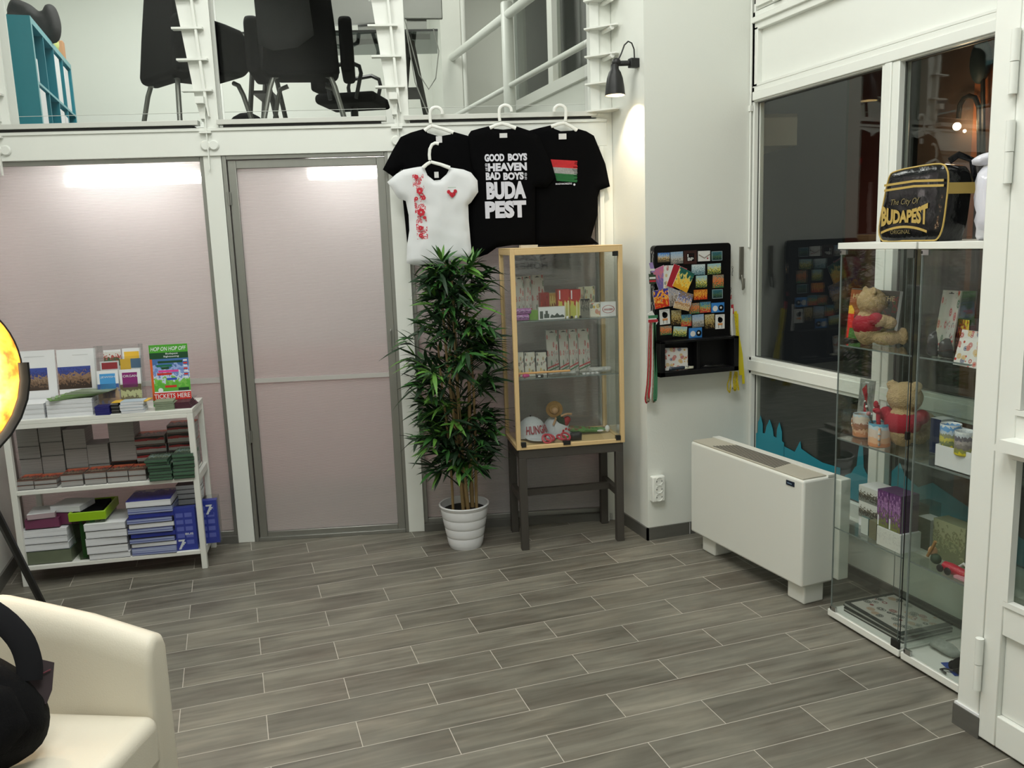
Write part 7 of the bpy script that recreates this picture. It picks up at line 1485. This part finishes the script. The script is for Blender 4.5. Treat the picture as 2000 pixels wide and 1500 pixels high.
BF2 = Frame(-.62, 2.22, -35)
bk = thing('backpack', 'black backpack with one loose shoulder strap lying on the cream armchair', 'backpack', (-.70, 2.19, .449), rot=(radians(-30), 0, radians(24)))
puff(rounded([(-.18, .02), (-.02, -.0), (.15, .02), (.205, .09), (.195, .18), (.15, .25), (.09, .31), (.0, .36), (-.12, .39), (-.20, .36), (-.22, .2)]), .13, bpm, res=.028, edge=.11, wr=.010, ws=9, back=True).build('body', bk)
puff([(-.10, .05), (.08, .04), (.14, .08), (.12, .18), (.04, .24), (-.10, .25)], .03, bpm, res=.024, edge=.03, wr=.004, ws=12, y0=-.125).build('front_pocket', bk)
MB().tube(rounded([(-.16, -.05, .46), (-.16, -.05, .46), (-.06, -.07, .475), (.05, -.08, .44), (.12, -.09, .38), (.165, -.09, .30), (.175, -.08, .23), (.165, -.07, .18), (.165, -.07, .18)], 4)[4:-8], .03, strapm, 10, flat=.22).build('shoulder_strap', bk)
MB().prism([(.17, .20), (.205, .235), (.235, .215), (.215, .15), (.195, .12), (.175, .14)], -.05, -.035, mat('maroon_side_flap', (.022, .010, .013), .7)).build('side_flap', bk)
MB().tube([(.19, -.056, .195), (.222, -.056, .20)], .002, mat('dull_red_thread', srgb(90, 30, 44), .7), 6).build('red_seam', bk)
# dome lamp
LC = Vector((-.925, 3.10, 1.325)); ax = Vector((.62, -.78, -.06)).normalized()
q = ax.to_track_quat('Z', 'Y').to_euler()
dmlp = thing('floor_lamp', 'black tripod floor lamp with a large dome shade, gold leaf inside, lit', 'lamp', (LC.x, LC.y, 0))
def gold_mat():
    m, nt, b = nodes('gold_leaf'); tc = N(nt, 'ShaderNodeTexCoord'); n1 = N(nt, 'ShaderNodeTexNoise'); n1.inputs['Scale'].default_value = 14; n1.inputs['Detail'].default_value = 6; nt.links.new(tc.outputs['Object'], n1.inputs[0])
    nt.links.new(ramp(nt, n1.outputs[0], [(.38, (.24, .07, .008)), (.48, (.55, .22, .025)), (.62, (.85, .45, .08))]), b.inputs['Base Color']); b.inputs['Metallic'].default_value = .6; b.inputs['Roughness'].default_value = .42; return m
gl = gold_mat(); RL = .292; dep = .20
prof = [(RL*sin(radians(a)), -dep*cos(radians(a))) for a in (3, 12, 24, 36, 48, 60, 70, 80, 90)]
m = MB().lathe(prof, gl, 56, False, False); o = m.build('shade_inside', dmlp, loc=(0, 0, LC.z), rot=q)
m = MB().lathe([(r+.004 if i else r, z-.004) for i, (r, z) in enumerate(prof)], black_mt, 56, True, False).lathe([(RL-.001, 0), (RL+.004, .002), (RL+.006, -.004)], black_mt, 56, False, False); m.build('shade', dmlp, loc=(0, 0, LC.z), rot=q)
MB().ball((0, 0, -.07), (.045, .045, .055), mat('hot_bulb', (1, .9, .7), .5, emit=(1, .84, .58), es=90)).build('bulb', dmlp, loc=(0, 0, LC.z), rot=q)
MB().at((0, 0, -.19)).lathe([(.025, 0), (.025, .07)], black_mt, 16).at().build('socket', dmlp, loc=(0, 0, LC.z), rot=q)
m = MB()
for k in range(3): a = k*2.094+.35; m.ball((RL*.80*cos(a), RL*.80*sin(a), -dep*.56), .011, mat('copper_screw', srgb(130, 60, 20), .4, .7))
m.build('screw', dmlp, loc=(0, 0, LC.z), rot=q)
# yoke: half ring behind the dome, then pole and tripod
sx = Vector((cos(math.atan2(ax.y, ax.x)-pi/2), sin(math.atan2(ax.y, ax.x)-pi/2), 0))*-1
yk = [Vector((0, 0, LC.z))+sx*(RL+.009)*cos(radians(a))+Vector((0, 0, -(RL+.009)*sin(radians(a)))) for a in range(-4, 185, 12)]
MB().tube(yk, .0175, black_mt, 8, flat=.45).build('yoke', dmlp)
def pxw(px, py, Y): x, z = WF.on(px, py, Y); return Vector((x, Y, z))-Vector((LC.x, LC.y, 0))
hub = pxw(-112, 783, 3.36); ft = WF.flat(99, 1211, 0)
MB().tube([hub+Vector((0, 0, .03)), hub-Vector((0, 0, .09))], .022, black_mt, 12).tube([hub, Vector((0, 0, LC.z))-ax*.20], .012, black_mt, 8).build('hub', dmlp)
for fx, fy in ((ft[0]-LC.x, ft[1]-LC.y), (-.22, -.55), (-.28, -.05)):
    MB().tube([hub-Vector((0, 0, .03)), Vector((fx, fy, .0))], .0155, black_mt, 6).build('leg', dmlp)
l = bpy.data.lights.new('dome_lamp_light', 'POINT'); l.energy = 3.2; l.color = (1, .74, .44); l.shadow_soft_size = .05
o = bpy.data.objects.new('dome_lamp_light', l); C.objects.link(o); o.location = LC+ax*.03
# a picture on the shop's other wall, mirrored in the glass: dark shelf of packets along the wall behind the viewer's left
